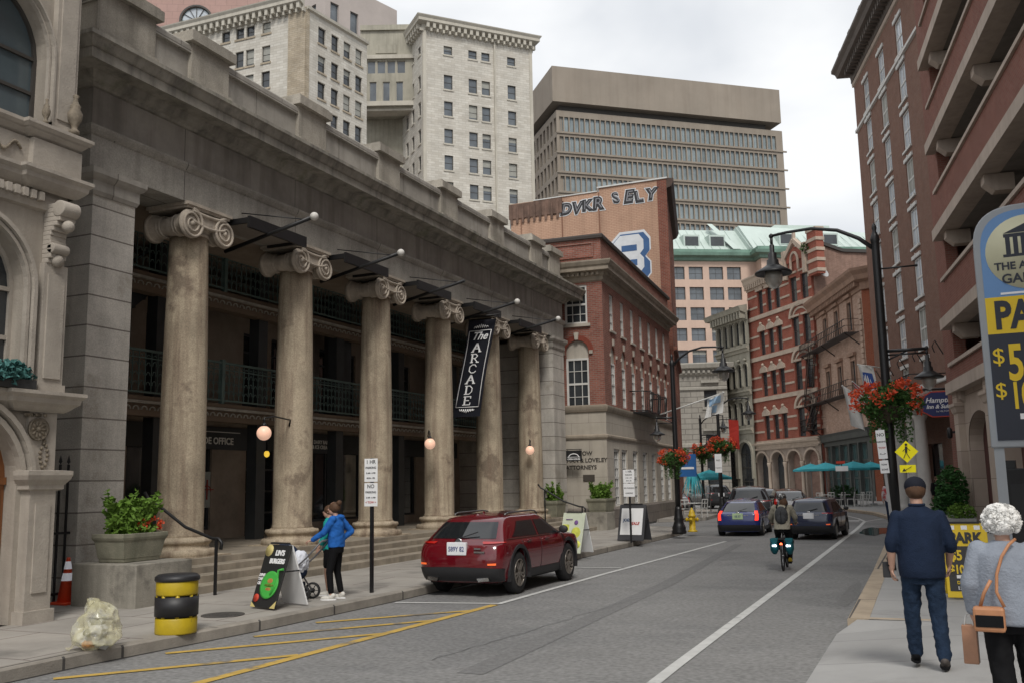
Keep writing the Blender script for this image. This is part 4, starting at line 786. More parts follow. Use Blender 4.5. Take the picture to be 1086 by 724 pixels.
b = MB(); b.wall(-14, 12, 0, ztp + 9, [(xa - rr, xa + rr, za - 4, za + rr, rr)], 0, .4); b.build('wall', pinkm, S_)
win(S_, xa, za - 4, 2 * rr, 4 + rr, .2, nx=4, nz=6, fm=mat('green window frame', (.03, .08, .075), .5), pm=g_pale, arch=rr, fw=.12, sash=False)
b = MB(); b.archband(xa, za, rr, rr, .25, -.1, 0, 16, leg=4); 
for k in range(1, 6): b.bar((xa, .15, za), (xa - rr * math.cos(PI * k / 6), .15, za + rr * math.sin(PI * k / 6)), .08)
b.build('arch_surround', frame_dk, S_)
b = MB(); [b.bar((-13 + k * 1.2, -.8, za - 1.2), (-13 + k * 1.2, -.8, za), .06) for k in range(8)]; b.bar((-13, -.8, za), (-4.6, -.8, za), .08); b.bar((-13, -.8, za - 1.2), (-4.6, -.8, za - 1.2), .08); b.box(-13, -4.6, -.9, 0, za - 1.5, za - 1.25); b.build('terrace_railing', mat('pale rail', (.5, .5, .5), .5), S_)
# pink office with green mansard
P = at(790, 300, 126); a = -60; S_ = thing('pink_office_block', 'pink masonry office block with pale green metal mansard roof', 'building', (P.x, P.y, 0), 90 + a); s2 = lambda px, py: hit(px, py, P, a)
pk = mat('salmon pink masonry', (.56, .41, .33), .85, .08, .6, streak=.12, streakcol=(.35, .24, .18)); gm = mat('pale green metal roof', (.48, .56, .52), .5, .08, .4, aniso=(1, 1, .2)); gc = mat('verdigris cornice', (.15, .25, .20), .6, .3, .6)
xl = s2(712, 300)[0] - 6; zc_ = s2(760, 276)[1]; zr = s2(760, 233)[1]
rw = [s2(720, y)[1] for y in (283, 304.5, 326, 348, 371, 395, 418)]; cx_ = [s2(v, 300)[0] for v in (701, 719, 738.5, 760, 779)]
hs = [(x - .95, x + .95, z - 1.7, z, 0) for z in rw for x in cx_]; rx = [6.5, 10.5, 14.5]
b = MB(); b.wall(xl, 1.6, 0, zc_, hs, 0, .4); b.wall(1.6, 30, 0, zc_, [(x - .8, x + .8, z - 1.7, z, 0) for z in rw for x in rx], -2.0, .4); b.quad((1.6, 0, 0), (1.6, -2, 0), (1.6, -2, zc_), (1.6, 0, zc_)); b.build('wall', pk, S_)
for h in hs: win(S_, (h[0] + h[1]) / 2, h[2], 1.9, 1.7, .25, blind=.3, nx=2, nz=2, fm=frame_dk, pm=g_mid, sash=False)
for z in rw:
    for x in rx: win(S_, x, z - 1.7, 1.6, 1.7, -1.75, nx=2, nz=2, fm=frame_dk, pm=g_mid, sash=False)
b = MB(); pf = [(0, zc_ - .2), (.3, zc_ - .1), (.4, zc_ + .2), (1.0, zc_ + .4), (1.1, zc_ + .8), (.6, zc_ + .9), (.6, zc_ + 1.3), (0, zc_ + 1.35)]
b.sweep([(xl, 0), (1.6, 0), (1.6, -2.0), (32, -2.0)], pf); b.build('cornice', gc, S_)
b = MB(); z1 = zc_ + 1.3
b.quad((xl, .5, z1), (1, .5, z1), (1, 5.5, zr), (xl, 5.5, zr)); b.quad((xl, 5.5, zr), (1, 5.5, zr), (1, 9, zr + .3), (xl, 9, zr + .3))
b.quad((1, -1.2, z1), (32, -1.2, z1), (32, 4, zr - 1.0), (1, 4, zr + .3)); b.poly([(1, -1.2, z1), (1, 4, zr + .3), (1, 6, zr + .3), (1, 1, z1)]); b.quad((1, 4, zr + .3), (32, 4, zr - 1), (32, 12, zr - 1), (1, 12, zr + .3)); zz = s2(835, 226)[1]
b.prism([(4, 6, zr - 1), (7, 6, zz), (15, 6, zz), (15, 6, zr - 1)], (0, 6, 0)); b.prism([(-1.2, .3, z1 + .3), (-.2, .3, z1 + .3), (-2.7, 4, zr + .5), (-3.4, 4, zr + .5)], (.3, .8, .2)); 
for k in range(40): x = xl + k * 1.1; (b.bar((x, .45, z1 + .05), (x, 5.5, zr + .05), .06) if x < 0 else b.bar((x, -1.25, z1 + .05), (x, 4, zr - (x - 1) * .04 + .1), .06))
b.build('mansard_roof', gm, S_)
for x in (-7.5, -4, 5.0, 11): 
    yy = (1.6 if x < 0 else -.1); k_ = (zr - z1) / 5
    b = MB(); b.prism([(x, yy, z1 + k_ * 1.0), (x, yy, z1 + k_ * 3.0), (x, yy + 2.3, z1 + k_ * 3.2)], (2.2, 0, 0)); f_ = b.build('dormer', gm, S_); b = MB(); b.quad((x + .2, yy - .03, z1 + k_ * 1.2), (x + 2.0, yy - .03, z1 + k_ * 1.2), (x + 2.0, yy - .03, z1 + k_ * 2.7), (x + .2, yy - .03, z1 + k_ * 2.7)); b.build('pane', g_dark, f_)
# grey stone bank beyond
P = at(733, 430, 100); a = -75; S_ = thing('grey_stone_hall', 'low grey rusticated stone building at the far bend of the street', 'building', (P.x, P.y, 0), 90 + a); s2 = lambda px, py: hit(px, py, P, a)
gs = mat('grey rusticated stone', (.30, .28, .245), .85, .12, .8, .2, 30, brick=dict(w=1.4, h=.55, m=.05, c2=(.28, .26, .225), mortar=(.17, .155, .135)), streak=.25)
zt = s2(750, 392)[1]; W_ = s2(772, 430)[0]; wy = s2(753, 410)[0]
hs = [(wy - .65 + k, wy + .65 + k, z0_, z1_, 0) for z0_, z1_ in ((s2(753, 431)[1], s2(753, 409)[1]), (s2(753, 480)[1], s2(753, 460)[1]), (1, 4.3)) for k in (-5.2, 0)]
b = MB(); b.wall(-9, W_, 0, zt, hs, 0, .4); b.M = RIGHT(W_); b.wall(0, 10, 0, zt, [], 0, .3); b.build('wall', gs, S_)
for h in hs: win(S_, (h[0] + h[1]) / 2, h[2], h[1] - h[0], h[3] - h[2], .25, nx=2, nz=4, fm=frame_dk, pm=g_dark)
b = MB(); b.sweep([(-9, 0), (W_, 0), (W_, 9)], [(0, zt - .6), (.25, zt - .4), (.3, zt), (.7, zt + .2), (.8, zt + .6), (0, zt + .8)]); b.sweep([(-9, 0), (W_, 0)], [(0, 5.2), (.2, 5.3), (.2, 5.6), (0, 5.7)]); b.sweep([(-9, 0), (W_, 0)], [(0, zt - 2.1), (.15, zt - 2.0), (.15, zt - 1.8), (0, zt - 1.7)]); b.dent(-9, W_, -.5, 0, zt - .3, zt, .25, .25)
for h in hs[:4]: b.box(h[0] - .25, h[1] + .25, -.3, 0, h[3] + .35, h[3] + .6); b.box(h[0] - .2, h[1] + .2, -.15, 0, h[2] - .25, h[2])
b.build('cornice', mat('grey stone trim', (.33, .31, .27), .85, .12, 1, streak=.3), S_)
# clouds of distance: nothing else; the two right-hand streetscape walls follow
# ------------------------------------------------ GARAGE (right edge)
q0 = at(1012, 500, 38)
gbk = mat('maroon garage brick', (.22, .095, .072), .85, .12, 2, .3, 60, brick=dict(w=.22, h=.08, m=.01, c2=(.20, .075, .055), mortar=(.20, .13, .105)), blotch=((.27, .15, .12), 1.5, .7, .3))
gcn = mat('garage concrete band', (.42, .345, .285), .85, .15, .8, .2, 40, streak=.25, streakcol=(.2, .16, .13))
gst = mat('garage base stone', (.46, .375, .305), .85, .12, .8, .2, 40, brick=dict(w=1.6, h=.9, m=.01, c2=(.37, .295, .24), mortar=(.2, .16, .13)))
GA = thing('parking_garage', 'open-deck parking garage of maroon brick with pale concrete bands', 'building', (q0.x, q0.y, 0), 98.2 + 180)
GL = 36
b = MB()
lv = [(4.9 if k == 0 else 7.22 + 3.2 * (k - 1), 5.75 if k == 0 else 8.75 + 3.2 * (k - 1)) for k in range(0, 7)]
b.wall(0, 1.6, 0.1, 27, [], 0, .3); b.M = LEFT; b.wall(-9, 0, .1, 27, [], 0, .3); b.M = None; b.box(1.6, 1.95, .0, .4, .1, 27)
b.build('corner_wall', gbk, GA)
for k in range(7):
    zl, zh = lv[k]; zl = zh - 1.5 if k else 5.0
    b = MB(); b.box(1.95 if k else 1.6, GL, -.12, .2, zl + .05, zh - .12); b.build('spandrel', gbk, GA)
    b = MB(); b.box(1.7, GL, -.34, .25, zl - .33, zl + .05); b.build('concrete_band', gcn, GA)
    b = MB(); b.box(1.7, GL, -.2, .25, zh - .12, zh); b.build('sill_band', gcn, GA)
    b = MB(); b.box(.8, GL, .25, 16, zl - .3, zl + .0); b.build('deck_slab', mat('dark deck concrete', (.2, .18, .16), .9, .2), GA)
    for x in [2.9 + 6.2 * i for i in range(6)]:
        MB().prism([(x, .6, zl - .34), (x, -.16, zl - .34), (x, -.16, zl - .58), (x, .1, zl - .82), (x, .6, zl - .82)], (.45, 0, 0)).build('beam_end', gcn, GA)
        MB().box(x + .1, x + .65, 1.2, 1.8, zh - .2, zh + 1.5).build('deck_column', gcn, GA)
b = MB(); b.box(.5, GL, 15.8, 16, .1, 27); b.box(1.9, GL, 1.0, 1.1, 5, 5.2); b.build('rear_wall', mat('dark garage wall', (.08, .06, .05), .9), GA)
hs = [(20.2, 24.6, .15, 3.4, 0), (8.2, 12.5, .15, 3.9, .9), (14.2, 18.6, .15, 3.9, .9), (3.3, 7.0, .15, 3.9, .9)]
b = MB(); b.wall(1.6, GL, .1, 4.72, hs, -.02, .5); b.build('base_wall', gst, GA)
for x in (2.2, 7.2, 13.0, 19.0, 25.2):
    b = MB(); b.box(x, x + .75, -.22, -.02, .1, 4.0); b.box(x - .06, x + .81, -.28, -.02, .1, .5); b.sweep([(x, 0), (x, -.22), (x + .75, -.22), (x + .75, 0)], [(0, 3.95), (.04, 4.0), (.08, 4.15), (.12, 4.2), (.12, 4.3), (0, 4.32)]); b.box(x, x + .75, -.22, -.02, 4.0, 4.7); b.build('stone_pilaster', gst, GA)
b = MB()
for h in hs[1:]: b.box(h[0], h[1], .42, .5, h[2], h[3])
b.build('door_infill', mat('dark maroon door', (.09, .03, .025), .6, .2), GA); MB().box(20.2, 24.6, .42, .5, .15, 3.4).build('shutter_door', mat('maroon shutter', (.14, .04, .035), .55, .1), GA)
for x, z in ((1.0, 3.4), (.9, 1.9)):
    b = MB(); b.box(x - .07, x + .07, -.2, 0, z - .02, z + .05); b.lathe([(.05, -.2), (.09, -.15), (.09, .12), (.05, .18)], 10, (x, -.2, z)); b.build('wall_lamp', black, GA)
# ------------------------------------------------ HOTEL
q0 = at(1012, 500, 52)
hbk = mat('brown hotel brick', (.22, .128, .098), .88, .12, 1.5, .25, 50, brick=dict(w=.24, h=.085, m=.012, c2=(.20, .10, .072), mortar=(.2, .14, .11)))
HO = thing('hotel_building', 'tall brown brick hotel with white window surrounds and white portico columns', 'building', (q0.x, q0.y, 0), 105.2 + 180)
HT = 28.4; wz = [(27.45, 1.95)] + [(24.75 - 2.78 * k, 2.05) for k in range(7)]
wx = [-15.0 + 0 * 4, -10.6, -6.6, -2.6, 1.4]; wx = [-11.6, -7.5, -3.3]
hs = [(x - .72, x + .72, z - h - .1, z, 0) for z, h in wz for x in wx]
b = MB(); b.wall(-14.9, 9, .1, 29, hs + [(-9, -6.6, .15, 3.6, 0), (-4.4, -1.6, .15, 3.6, 0)], 0, .25); b.M = LEFT; b.wall(-12, 0, .1, 29, [], 0, .3); b.M = Matrix.Translation((-14.9, 0, 0)) @ LEFT; b.wall(-12, 0, .1, 29, [], 0, .3); b.build('wall', hbk, HO)
MB().box(-9, -1.5, .3, .4, .1, 3.7).build('entrance_glass', g_dark, HO)
for h in hs: win(HO, (h[0] + h[1]) / 2, h[2], 1.44, h[3] - h[2], .06, nx=2, nz=2, fm=white_w, pm=g_pale, fw=.1, mw=.04, blind=.3)
for h in hs:
    b = MB(); b.box(h[0] - .12, h[1] + .12, -.08, 0, h[3], h[3] + .2); b.box((h[0] + h[1]) / 2 - .07, (h[0] + h[1]) / 2 + .07, -.1, -.08, h[3], h[3] + .25); b.build('lintel', white_w, HO); b = MB(); b.box(h[0] - .12, h[1] + .12, -.1, 0, h[2] - .12, h[2]); b.build('sill', white_w, HO)
b = MB(); b.sweep([(-14.9, 0), (9, 0)], [(0, 25.0), (.14, 25.03), (.14, 25.2), (0, 25.25)]); b.build('belt_course', white_w, HO); b = MB(); b.sweep([(-14.9, 0), (9, 0)], [(0, 6.6), (.14, 6.63), (.14, 6.8), (0, 6.85)]); b.build('belt_course', white_w, HO)
hc = mat('dark hotel cornice', (.12, .10, .085), .8, .2, .8)
b = MB(); b.sweep([(-14.9, 12), (-14.9, 0), (9, 0)], [(0, 28.6), (.15, 28.65), (.15, 28.9), (.2, 29.2), (.9, 29.4), (1.0, 29.7), (1.2, 29.9), (1.2, 30.1), (0, 30.2)]); b.dent(-14.4, 9, -.7, -.1, 28.95, 29.35, .2, .3); b.build('cornice', hc, HO)
b = MB(); b.sweep([(-14.9, 12), (-14.9, 0), (9, 0)], [(0, 28.3), (.1, 28.35), (.12, 28.6), (0, 28.65)]); b.box(-16, 8, .3, .5, 30.1, 30.6); b.build('pale_moulding', gcn, HO)
for k in range(6): MB().lathe([(.16, 0), (.1, .3), (.14, .4), (.0, .7)], 8, (-14.3 + k * 3.2, -.9, 30.1)).build('finial', hc, HO)
# portico
wc = mat('white portico paint', (.56, .54, .50), .6, .1, 1.5)
for x in (-5.45, -3.9, -1.2, .35):
    b = MB(); b.lathe([(.40, .15), (.42, .3), (.33, .4), (.30, .5), (.30, 2.4), (.26, 4.6), (.30, 4.7), (.36, 4.8), (.36, 4.95)], 20, (x, -1.5, 0)); b.box(x - .4, x + .4, -1.9, -1.1, 4.95, 5.08); b.box(x - .45, x + .45, -1.95, -1.05, .12, .22); b.build('portico_column', wc, HO)
b = MB(); b.sweep([(-6.2, 0), (-6.2, -1.95), (1.2, -1.95), (1.2, 0)], [(-.5, 5.08), (0, 5.08), (0, 5.45), (.05, 5.5), (.05, 5.65), (.25, 5.75), (.3, 5.9), (.3, 5.96), (-.5, 6.0)]); b.box(-6.1, 1.1, -1.85, 0, 5.4, 5.9); b.build('portico_entablature', wc, HO)
b = MB()
for z in (6.05, 6.85): b.tube([(-6.3, 0, z), (-6.3, -2.1, z), (1.3, -2.1, z), (1.3, 0, z)], .03, 5)
for k in range(56): b.bar((-6.3 + k * .138, -2.1, 6.0), (-6.3 + k * .138, -2.1, 6.85), .022)
for k in range(14): b.bar((-6.3, -.1 - k * .15, 6.0), (-6.3, -.1 - k * .15, 6.85), .022)
b.build('balcony_railing', black, HO)
for x in (-12.8, -9.8, -6.8, -3.5, .2): b = MB(); b.tube([(x, -.1, 7.9), (x, -.45, 8.6), (x, -.6, 8.3), (x, -.5, 8.0)], .03, 5); b.build('gooseneck_lamp', black, HO)
b = MB(); b.wall(-14.3, -6.3, 3.2, 4.6, [], -.12, .1); b.box(-14.3, -6.3, -.13, 0, 4.6, 4.7); b.build('shop_fascia', mat('dark shop fascia', (.06, .055, .05), .7), HO)
b = MB(); b.quad((-14.1, -.05, .5), (-9.6, -.05, .5), (-9.6, -.05, 3.2), (-14.1, -.05, 3.2)); b.build('shop_window', g_mid, HO)
# ------------------------------------------------ TAN BUILDING with fire escape
T0 = at(915, 330, 76); aT = 20; tl = lambda px, py: -hit(px, py, T0, aT)[0]; tz = lambda px, py: hit(px, py, T0, aT)[1]
tanb = mat('tan pressed brick', (.46, .32, .25), .85, .14, 1.2, .2, 40, brick=dict(w=.4, h=.12, m=.01, c2=(.36, .235, .175), mortar=(.3, .22, .18)), streak=.2, streakcol=(.22, .15, .11))
TB = thing('tan_building', 'tan brick four-storey building with deep cornice and black fire escape', 'building', (T0.x, T0.y, 0), 90 + aT + 180)
xl = tl(868, 400); ztp = tz(906, 292); cx_ = [tl(v, 350) for v in (876, 888.5, 903)]
r_ = [(tz(903, 320), 2.3), (tz(903, 320) - 4.6, 2.3)]; print('tan', xl, ztp, cx_, r_)
hs = [(x - .55, x + .55, z - h, z, 0) for z, h in r_ for x in cx_]
b = MB(); b.wall(xl, 0, 5.6, ztp, hs, 0, .3); b.build('front_wall', tanb, TB)
rbk = mat('orange red side brick', (.31, .085, .04), .85, .12, 2, .2, 50, brick=dict(w=.24, h=.08, m=.01, c2=(.27, .07, .033), mortar=(.25, .15, .11)))
SK = Matrix.Rotation(rad(-38), 4, 'Z') @ RIGHT(0); 
b = MB(); b.M = SK; b.wall(0, 8, .1, ztp, [], 0, .3); b.build('side_wall', rbk, TB)
b = MB(); b.sweep([(xl, 0), (.15, 0), (3, 3)], [(0, ztp - 1.5), (.12, ztp - 1.45), (.14, ztp - .9), (.6, ztp - .75), (.7, ztp - .4), (.95, ztp - .1), (1.0, ztp + .1), (0, ztp + .3)]); b.dent(xl, .1, -.5, -.1, ztp - 1.15, ztp - .8, .22, .22); b.build('cornice', mat('brownstone cornice', (.30, .185, .13), .8, .2, 1, streak=.3), TB)
for x in (xl + .2, -.45):
    b = MB(); [b.box(x - .25 - .08 * (k % 2), x + .25 + .08 * (k % 2), -.12, 0, 5.8 + k * .42, 6.14 + k * .42) for k in range(int((ztp - 7.4) / .42))]; b.build('quoins', mat('tan quoin stone', (.42, .30, .23), .85, .15, 2), TB)
for h in hs: b = MB(); b.box(h[0] - .3, h[1] + .3, -.28, 0, h[3] + .35, h[3] + .6); b.box(h[0] - .18, h[0], -.1, 0, h[2], h[3] + .35); b.box(h[1], h[1] + .18, -.1, 0, h[2], h[3] + .35); b.box(h[0], h[1], -.08, 0, h[3], h[3] + .3); b.box(h[0] - .25, h[1] + .25, -.18, 0, h[2] - .2, h[2]); b.build('window_surround', MATS['brownstone cornice'], TB)
for h in hs: win(TB, (h[0] + h[1]) / 2, h[2], 1.1, h[3] - h[2], .12, nx=1, nz=2, fm=frame_dk, pm=g_mid)
fe = MB()
for z in (r_[0][0] - r_[0][1] - .35, r_[1][0] - r_[1][1] - .35, 6.2):
    x0, x1 = xl - 1.6, -1.0
    if z < 7: x0, x1 = xl - 3, xl + 1.5
    for k in range(9): fe.bar((x0, -.1 - k * .13, z), (x1, -.1 - k * .13, z), .05)
    for k in range(int((x1 - x0) / .5)): fe.bar((x0 + k * .5, -1.15, z), (x0 + k * .5, -1.15, z + 1.0), .045)
    for zz in (.5, 1.0): fe.bar((x0, -1.15, z + zz), (x1, -1.15, z + zz), .055); fe.bar((x0, -1.15, z + zz), (x0, 0, z + zz), .03); fe.bar((x1, -1.15, z + zz), (x1, 0, z + zz), .03)
    for x in (x0 + .4, (x0 + x1) / 2, x1 - .4): fe.bar((x, -1.1, z), (x, 0, z - .9), .08)
zt_, zb_ = r_[0][0] - 2.65, r_[1][0] - 2.65
for za, zb in ((zt_, zb_), (zb_, 6.2)):
    for s_ in (-.5, -1.05):
        fe.bar((xl + 1.6, s_, za), (xl - 1.3, s_, zb), .06, .2); fe.bar((xl + 1.6, s_, za + .9), (xl - 1.3, s_, zb + .9), .055)
    for k in range(14): t = k / 13; fe.bar((xl + 1.6 - 2.9 * t, -.5, za + (zb - za) * t), (xl + 1.6 - 2.9 * t, -1.05, za + (zb - za) * t), .05)
fe.build('fire_escape', mat('rusty black iron', (.03, .02, .017), .6, .3, 4), TB)
b = MB(); b.wall(xl, 0, .1, 5.6, [(xl + .3 + k * 2.6, xl + 2.6 + k * 2.6, .5, 4.6, 0) for k in range(int(-xl / 2.6))], -.05, .4); b.sweep([(xl, 0), (0, 0)], [(0, 4.9), (.3, 5.0), (.35, 5.4), (.5, 5.6), (0, 5.7)]); b.build('shopfront_frame', mat('grey green shopfront', (.06, .065, .06), .7, .2), TB)
for k in range(int(-xl / 2.6)): win(TB, xl + 1.45 + k * 2.6, .5, 2.3, 4.1, .2, nx=2, nz=3, fm=MATS['grey green shopfront'], pm=mat('teal shop glass', (.05, .09, .09), .12, .5, .6, spec=.7), sash=False, fw=.1, mw=.08)
b = MB(); b.poly([(xl, 0, ztp), (0, 0, ztp), (3, 8, ztp), (xl, 9, ztp)]); b.build('roof', roofm, TB)
# brick warehouse side behind, with satellite dish
q1 = at(925, 262, 92); wa = -55
WB = thing('brick_rear_building', 'plain weathered brick gable wall rising behind the red striped building', 'building', (q1.x, q1.y, 0), 90 + wa)
w_ = lambda px, py: hit(px, py, q1, wa); xa, xb, xc = w_(862, 262)[0], w_(893, 268)[0], w_(940, 270)[0]; ztA, ztB = w_(862, 255)[1], w_(893, 266)[1]
b = MB(); b.add([(xa, 0, 0), (xb, 0, 0), (xb, 0, ztB), (xa, 0, ztA)], [(0, 1, 2, 3)]); b.quad((xb, 0, 0), (xc, 0, 0), (xc, 0, ztB), (xb, 0, ztB)); b.box(xa, xc, .01, 9, 0, ztB - .3)
b.build('wall', mat('weathered plain brick', (.26, .16, .125), .88, .25, 1, .2, 40, brick=dict(w=.3, h=.1, m=.012, c2=(.21, .125, .095), mortar=(.25, .19, .16)), streak=.25), WB)
b = MB(); b.bar((xa, -.05, ztA), (xb, -.05, ztB), .3); b.bar((xb, -.05, ztB), (xc, -.05, ztB), .3); b.build('coping', frame_dk, WB)
b = MB(); b.lathe([(0, 0), (.3, .04), (.6, .16), (.62, .18), (.58, .17), (0, .03)], 18, (0, 0, 0), cap=False); dd = b.build('satellite_dish', mat('grey dish', (.4, .4, .4), .5), WB, (w_(868, 291)[0], -.6, w_(868, 291)[1])); dd.rotation_euler = (rad(60), 0, rad(20))
# ------------------------------------------------ RED STRIPED BUILDING
R0 = at(869, 430, 89); aR = 37; rl = lambda px, py: -hit(px, py, R0, aR)[0]; rz_ = lambda px, py: hit(px, py, R0, aR)[1]
rb = mat('bright red brick', (.29, .09, .062), .85, .15, 1.5, .2, 50, brick=dict(w=.26, h=.09, m=.01, c2=(.27, .058, .036), mortar=(.28, .17, .13)))
rs = mat('pinkish sandstone', (.43, .35, .28), .85, .16, 1.2, .2, 40, streak=.25, streakcol=(.28, .21, .16))
RB_ = thing('red_striped_building', 'ornate red brick building with cream stone stripes, pointed gable and arches', 'building', (R0.x, R0.y, 0), 90 + aR + 180)
xl = rl(799, 430); fl = [5.6, 9.9, 14.0, 18.1]; zc_ = 22.0
L3 = [rl(v, 350) for v in (808, 817.5, 826.5)]; xm = rl(834, 350); R2 = [rl(843.5, 340), rl(855.5, 340)]
print('red', xl, L3, xm, R2)
hs = [(x - .5, x + .5, f + .15, f + 2.5, 0) for f in fl for x in L3] + [(x - .62, x + .62, f + .15, f + 2.8 - (.3 if f > 18 else 0), 0) for f in fl for x in R2]
b = MB(); b.wall(xl, 0, 5.2, zc_, hs, 0, .35); b.M = LEFT; b.M = Matrix.Translation((xl, 0, 0)) @ LEFT; b.wall(-10, 0, .1, zc_, [], 0, .3); b.M = RIGHT(0); b.wall(0, 10, .1, zc_ + .5, [], 0, .3); b.M = None
gx0, gx1 = rl(835, 300), rl(857, 300); ga = rz_(841, 256); gm_ = (gx0 + gx1) / 2
b.prism([(gx0, -.15, zc_), (gx1, -.15, zc_), (gx1, -.15, zc_ + .6), (gm_, -.15, ga - .6), (gx0, -.15, zc_ + .6)], (0, .5, 0)); b.box(rl(860, 300), rl(870, 300), -.15, .6, zc_ - 2, zc_ + 2.2); b.build('wall', rb, RB_)
b = MB()
for f in fl:
    b.box(xl, 0, -.16, 0, f - .35, f + .05); 
    for q in (.85, 2.0): 
        for x0_, x1_ in [(xl, L3[0] - .6), (L3[0] + .6, L3[1] - .6), (L3[1] + .6, L3[2] - .6), (L3[2] + .6, R2[0] - .75), (R2[0] + .7, R2[1] - .7), (R2[1] + .7, 0)]:
            b.box(x0_, x1_, -.06, 0, f + q, f + q + .2)
b.build('stone_bands', rs, RB_)
for f in fl:
    for x in L3:
        b = MB(); b.prism([(x - .75, -.14, f + 2.5), (x + .75, -.14, f + 2.5), (x + .7, -.14, f + 2.85), (x, -.14, f + 3.25), (x - .7, -.14, f + 2.85)], (0, .14, 0)); b.ball((x, -.12, f + 3.25), .17, 8, 6); b.build('window_head', rs, RB_)
    b = MB()
    if f < 18: b.archband((R2[0] + R2[1]) / 2, f + 2.75, (R2[1] - R2[0]) / 2 + .62, 1.15, .3, -.18, 0, 14); b.archband((R2[0] + R2[1]) / 2, f + 2.75, (R2[1] - R2[0]) / 2 + .2, .7, .2, -.08, 0, 14)
    for x in R2: b.box(x - .8, x + .8, -.12, 0, f + 2.8, f + 2.98)
    b.build('window_head', rs, RB_)
b = MB(); b.sweep([(xl, 0), (gx0, 0)], [(0, zc_ - 1.1), (.1, zc_ - 1.1), (.12, zc_ - .9), (.45, zc_ - .4), (.5, zc_ - .1), (.62, zc_ + .1), (.62, zc_ + .25), (0, zc_ + .3)]); b.dent(xl, gx0, -.42, -.05, zc_ - .95, zc_ - .35, .22, .22)
b.bar((gx0 - .2, -.1, zc_ + .4), (gm_, -.1, ga), .45, .4); b.bar((gm_, -.1, ga), (gx1 + .2, -.1, zc_ + .4), .45, .4); b.archband(gm_, zc_ - .1, .55, .8, .2, -.3, -.15, 10, leg=.8); b.bar((gm_, -.1, ga - .2), (gm_, -.1, ga + .9), .25)
for k in range(5): b.box(rl(860, 300) - .08, rl(870, 300) + .08, -.22, .65, zc_ - 1.8 + k * .95, zc_ - 1.5 + k * .95)
for x in (gx0, gx1): b.box(x - .25, x + .25, -.35, 0, zc_ - 1.5, zc_ + 1.3)
b.build('gable_stone', rs, RB_)
for h in hs: win(RB_, (h[0] + h[1]) / 2, h[2], h[1] - h[0], h[3] - h[2], .18, nx=1, nz=2, fm=frame_dk, pm=g_dark)
na = 4; aw = -xl / na
b = MB(); b.wall(xl, 0, .1, 5.2, [(xl + k * aw + .35, xl + (k + 1) * aw - .35, .15, 4.5, .95) for k in range(na)], -.1, .6); b.build('ground_arcade', mat('grey pink arcade stone', (.33, .27, .225), .85, .2, 1.2, .2, 40, streak=.35, streakcol=(.15, .12, .1)), RB_)
b = MB(); b.sweep([(xl, 0), (0, 0)], [(0, 4.9), (.2, 4.95), (.25, 5.15), (.4, 5.25), (.45, 5.4), (0, 5.5)]); b.dent(xl, 0, -.35, -.1, 4.75, 4.95, .12, .12)
for k in range(na): b.archband(xl + (k + .5) * aw, 3.55, aw / 2 - .35, .95, .2, -.25, -.1, 12)
for k in range(na + 1): b.lathe([(.22, .1), (.22, .5), (.15, .6), (.14, 3.0), (.22, 3.3), (.22, 3.5)], 12, (xl + k * aw, -.25, 0))
b.build('arcade_columns', rs, RB_)
b = MB(); b.box(xl + .1, -.1, .5, .6, .1, 5); b.build('shop_glass', g_dark, RB_); b = MB(); b.poly([(xl, 0, zc_), (0, 0, zc_), (0, 10, zc_), (xl, 10, zc_)]); b.build('roof', roofm, RB_)
t = thing('rooftop_shrub', 'small green shrub growing on top of the striped gable', 'plant'); pv = GAP = (RB_.matrix_basis @ Vector((gx1 + .4, .2, ga - 1.8))); t.location = pv; rnd = random.Random(2)
b = MB(); leaves(b, (0, 0, .5), (.9, .6, .7), 250, .3, rnd); b.build('leaves', mat('weed leaf', (.05, .09, .03), .7, .3, 9), t); b = MB(); b.tube([(0, 0, -.3), (0, 0, .5)], .05); b.build('stem', mat('weed stem', (.08, .06, .04), .8), t)
# ------------------------------------------------ GREY ITALIANATE
I0 = at(798, 430, 99); aI = 39; il = lambda px, py: -hit(px, py, I0, aI)[0]; iz = lambda px, py: hit(px, py, I0, aI)[1]
ig = mat('grey green cast iron', (.31, .29, .235), .8, .15, 1.2, .1, 30, streak=.3, streakcol=(.13, .125, .1))
IB = thing('grey_iron_front_building', 'grey-green cast iron front building with bracketed cornice and paired arches', 'building', (I0.x, I0.y, 0), 90 + aI + 180)
xl = il(763, 430); zt = iz(780, 334); f_ = [7.6, 11.4, 15.0]; f_ = [iz(780, 460) + .3, iz(780, 417), iz(780, 372)]; print('ital', xl, zt, f_)
n5 = 5; cw = (-xl - .6) / n5
hs = [(xl + .3 + k * cw + .18, xl + .3 + (k + 1) * cw - .18, f + .5, f + 2.9, .45) for f in f_ for k in range(n5)]
lo = [(xl + .5, xl / 2 - .3, .3, f_[0] - 1.2, 1.2), (xl / 2 + .3, -.5, .3, f_[0] - 1.2, 1.2)]
b = MB(); b.wall(xl, 0, .1, zt, hs + lo, 0, .35); b.M = Matrix.Translation((xl, 0, 0)) @ LEFT; b.wall(-9, 0, .1, zt, [], 0, .3); b.build('wall', ig, IB)
b = MB()
for f in f_:
    b.sweep([(xl, 0), (0, 0)], [(0, f - .4), (.15, f - .35), (.2, f - .1), (.35, f), (.35, f + .12), (0, f + .2)])
for h in hs:
    b.archband((h[0] + h[1]) / 2, h[3] - .45, (h[1] - h[0]) / 2, .45, .1, -.12, 0, 10, leg=1.95)
    b.lathe([(.09, h[2]), (.07, h[2] + .3), (.07, h[3] - .7), (.1, h[3] - .5)], 8, (h[0] - .18, -.12, 0))
for h in lo: b.archband((h[0] + h[1]) / 2, h[3] - 1.2, (h[1] - h[0]) / 2, 1.2, .25, -.2, 0, 12, leg=2.5)
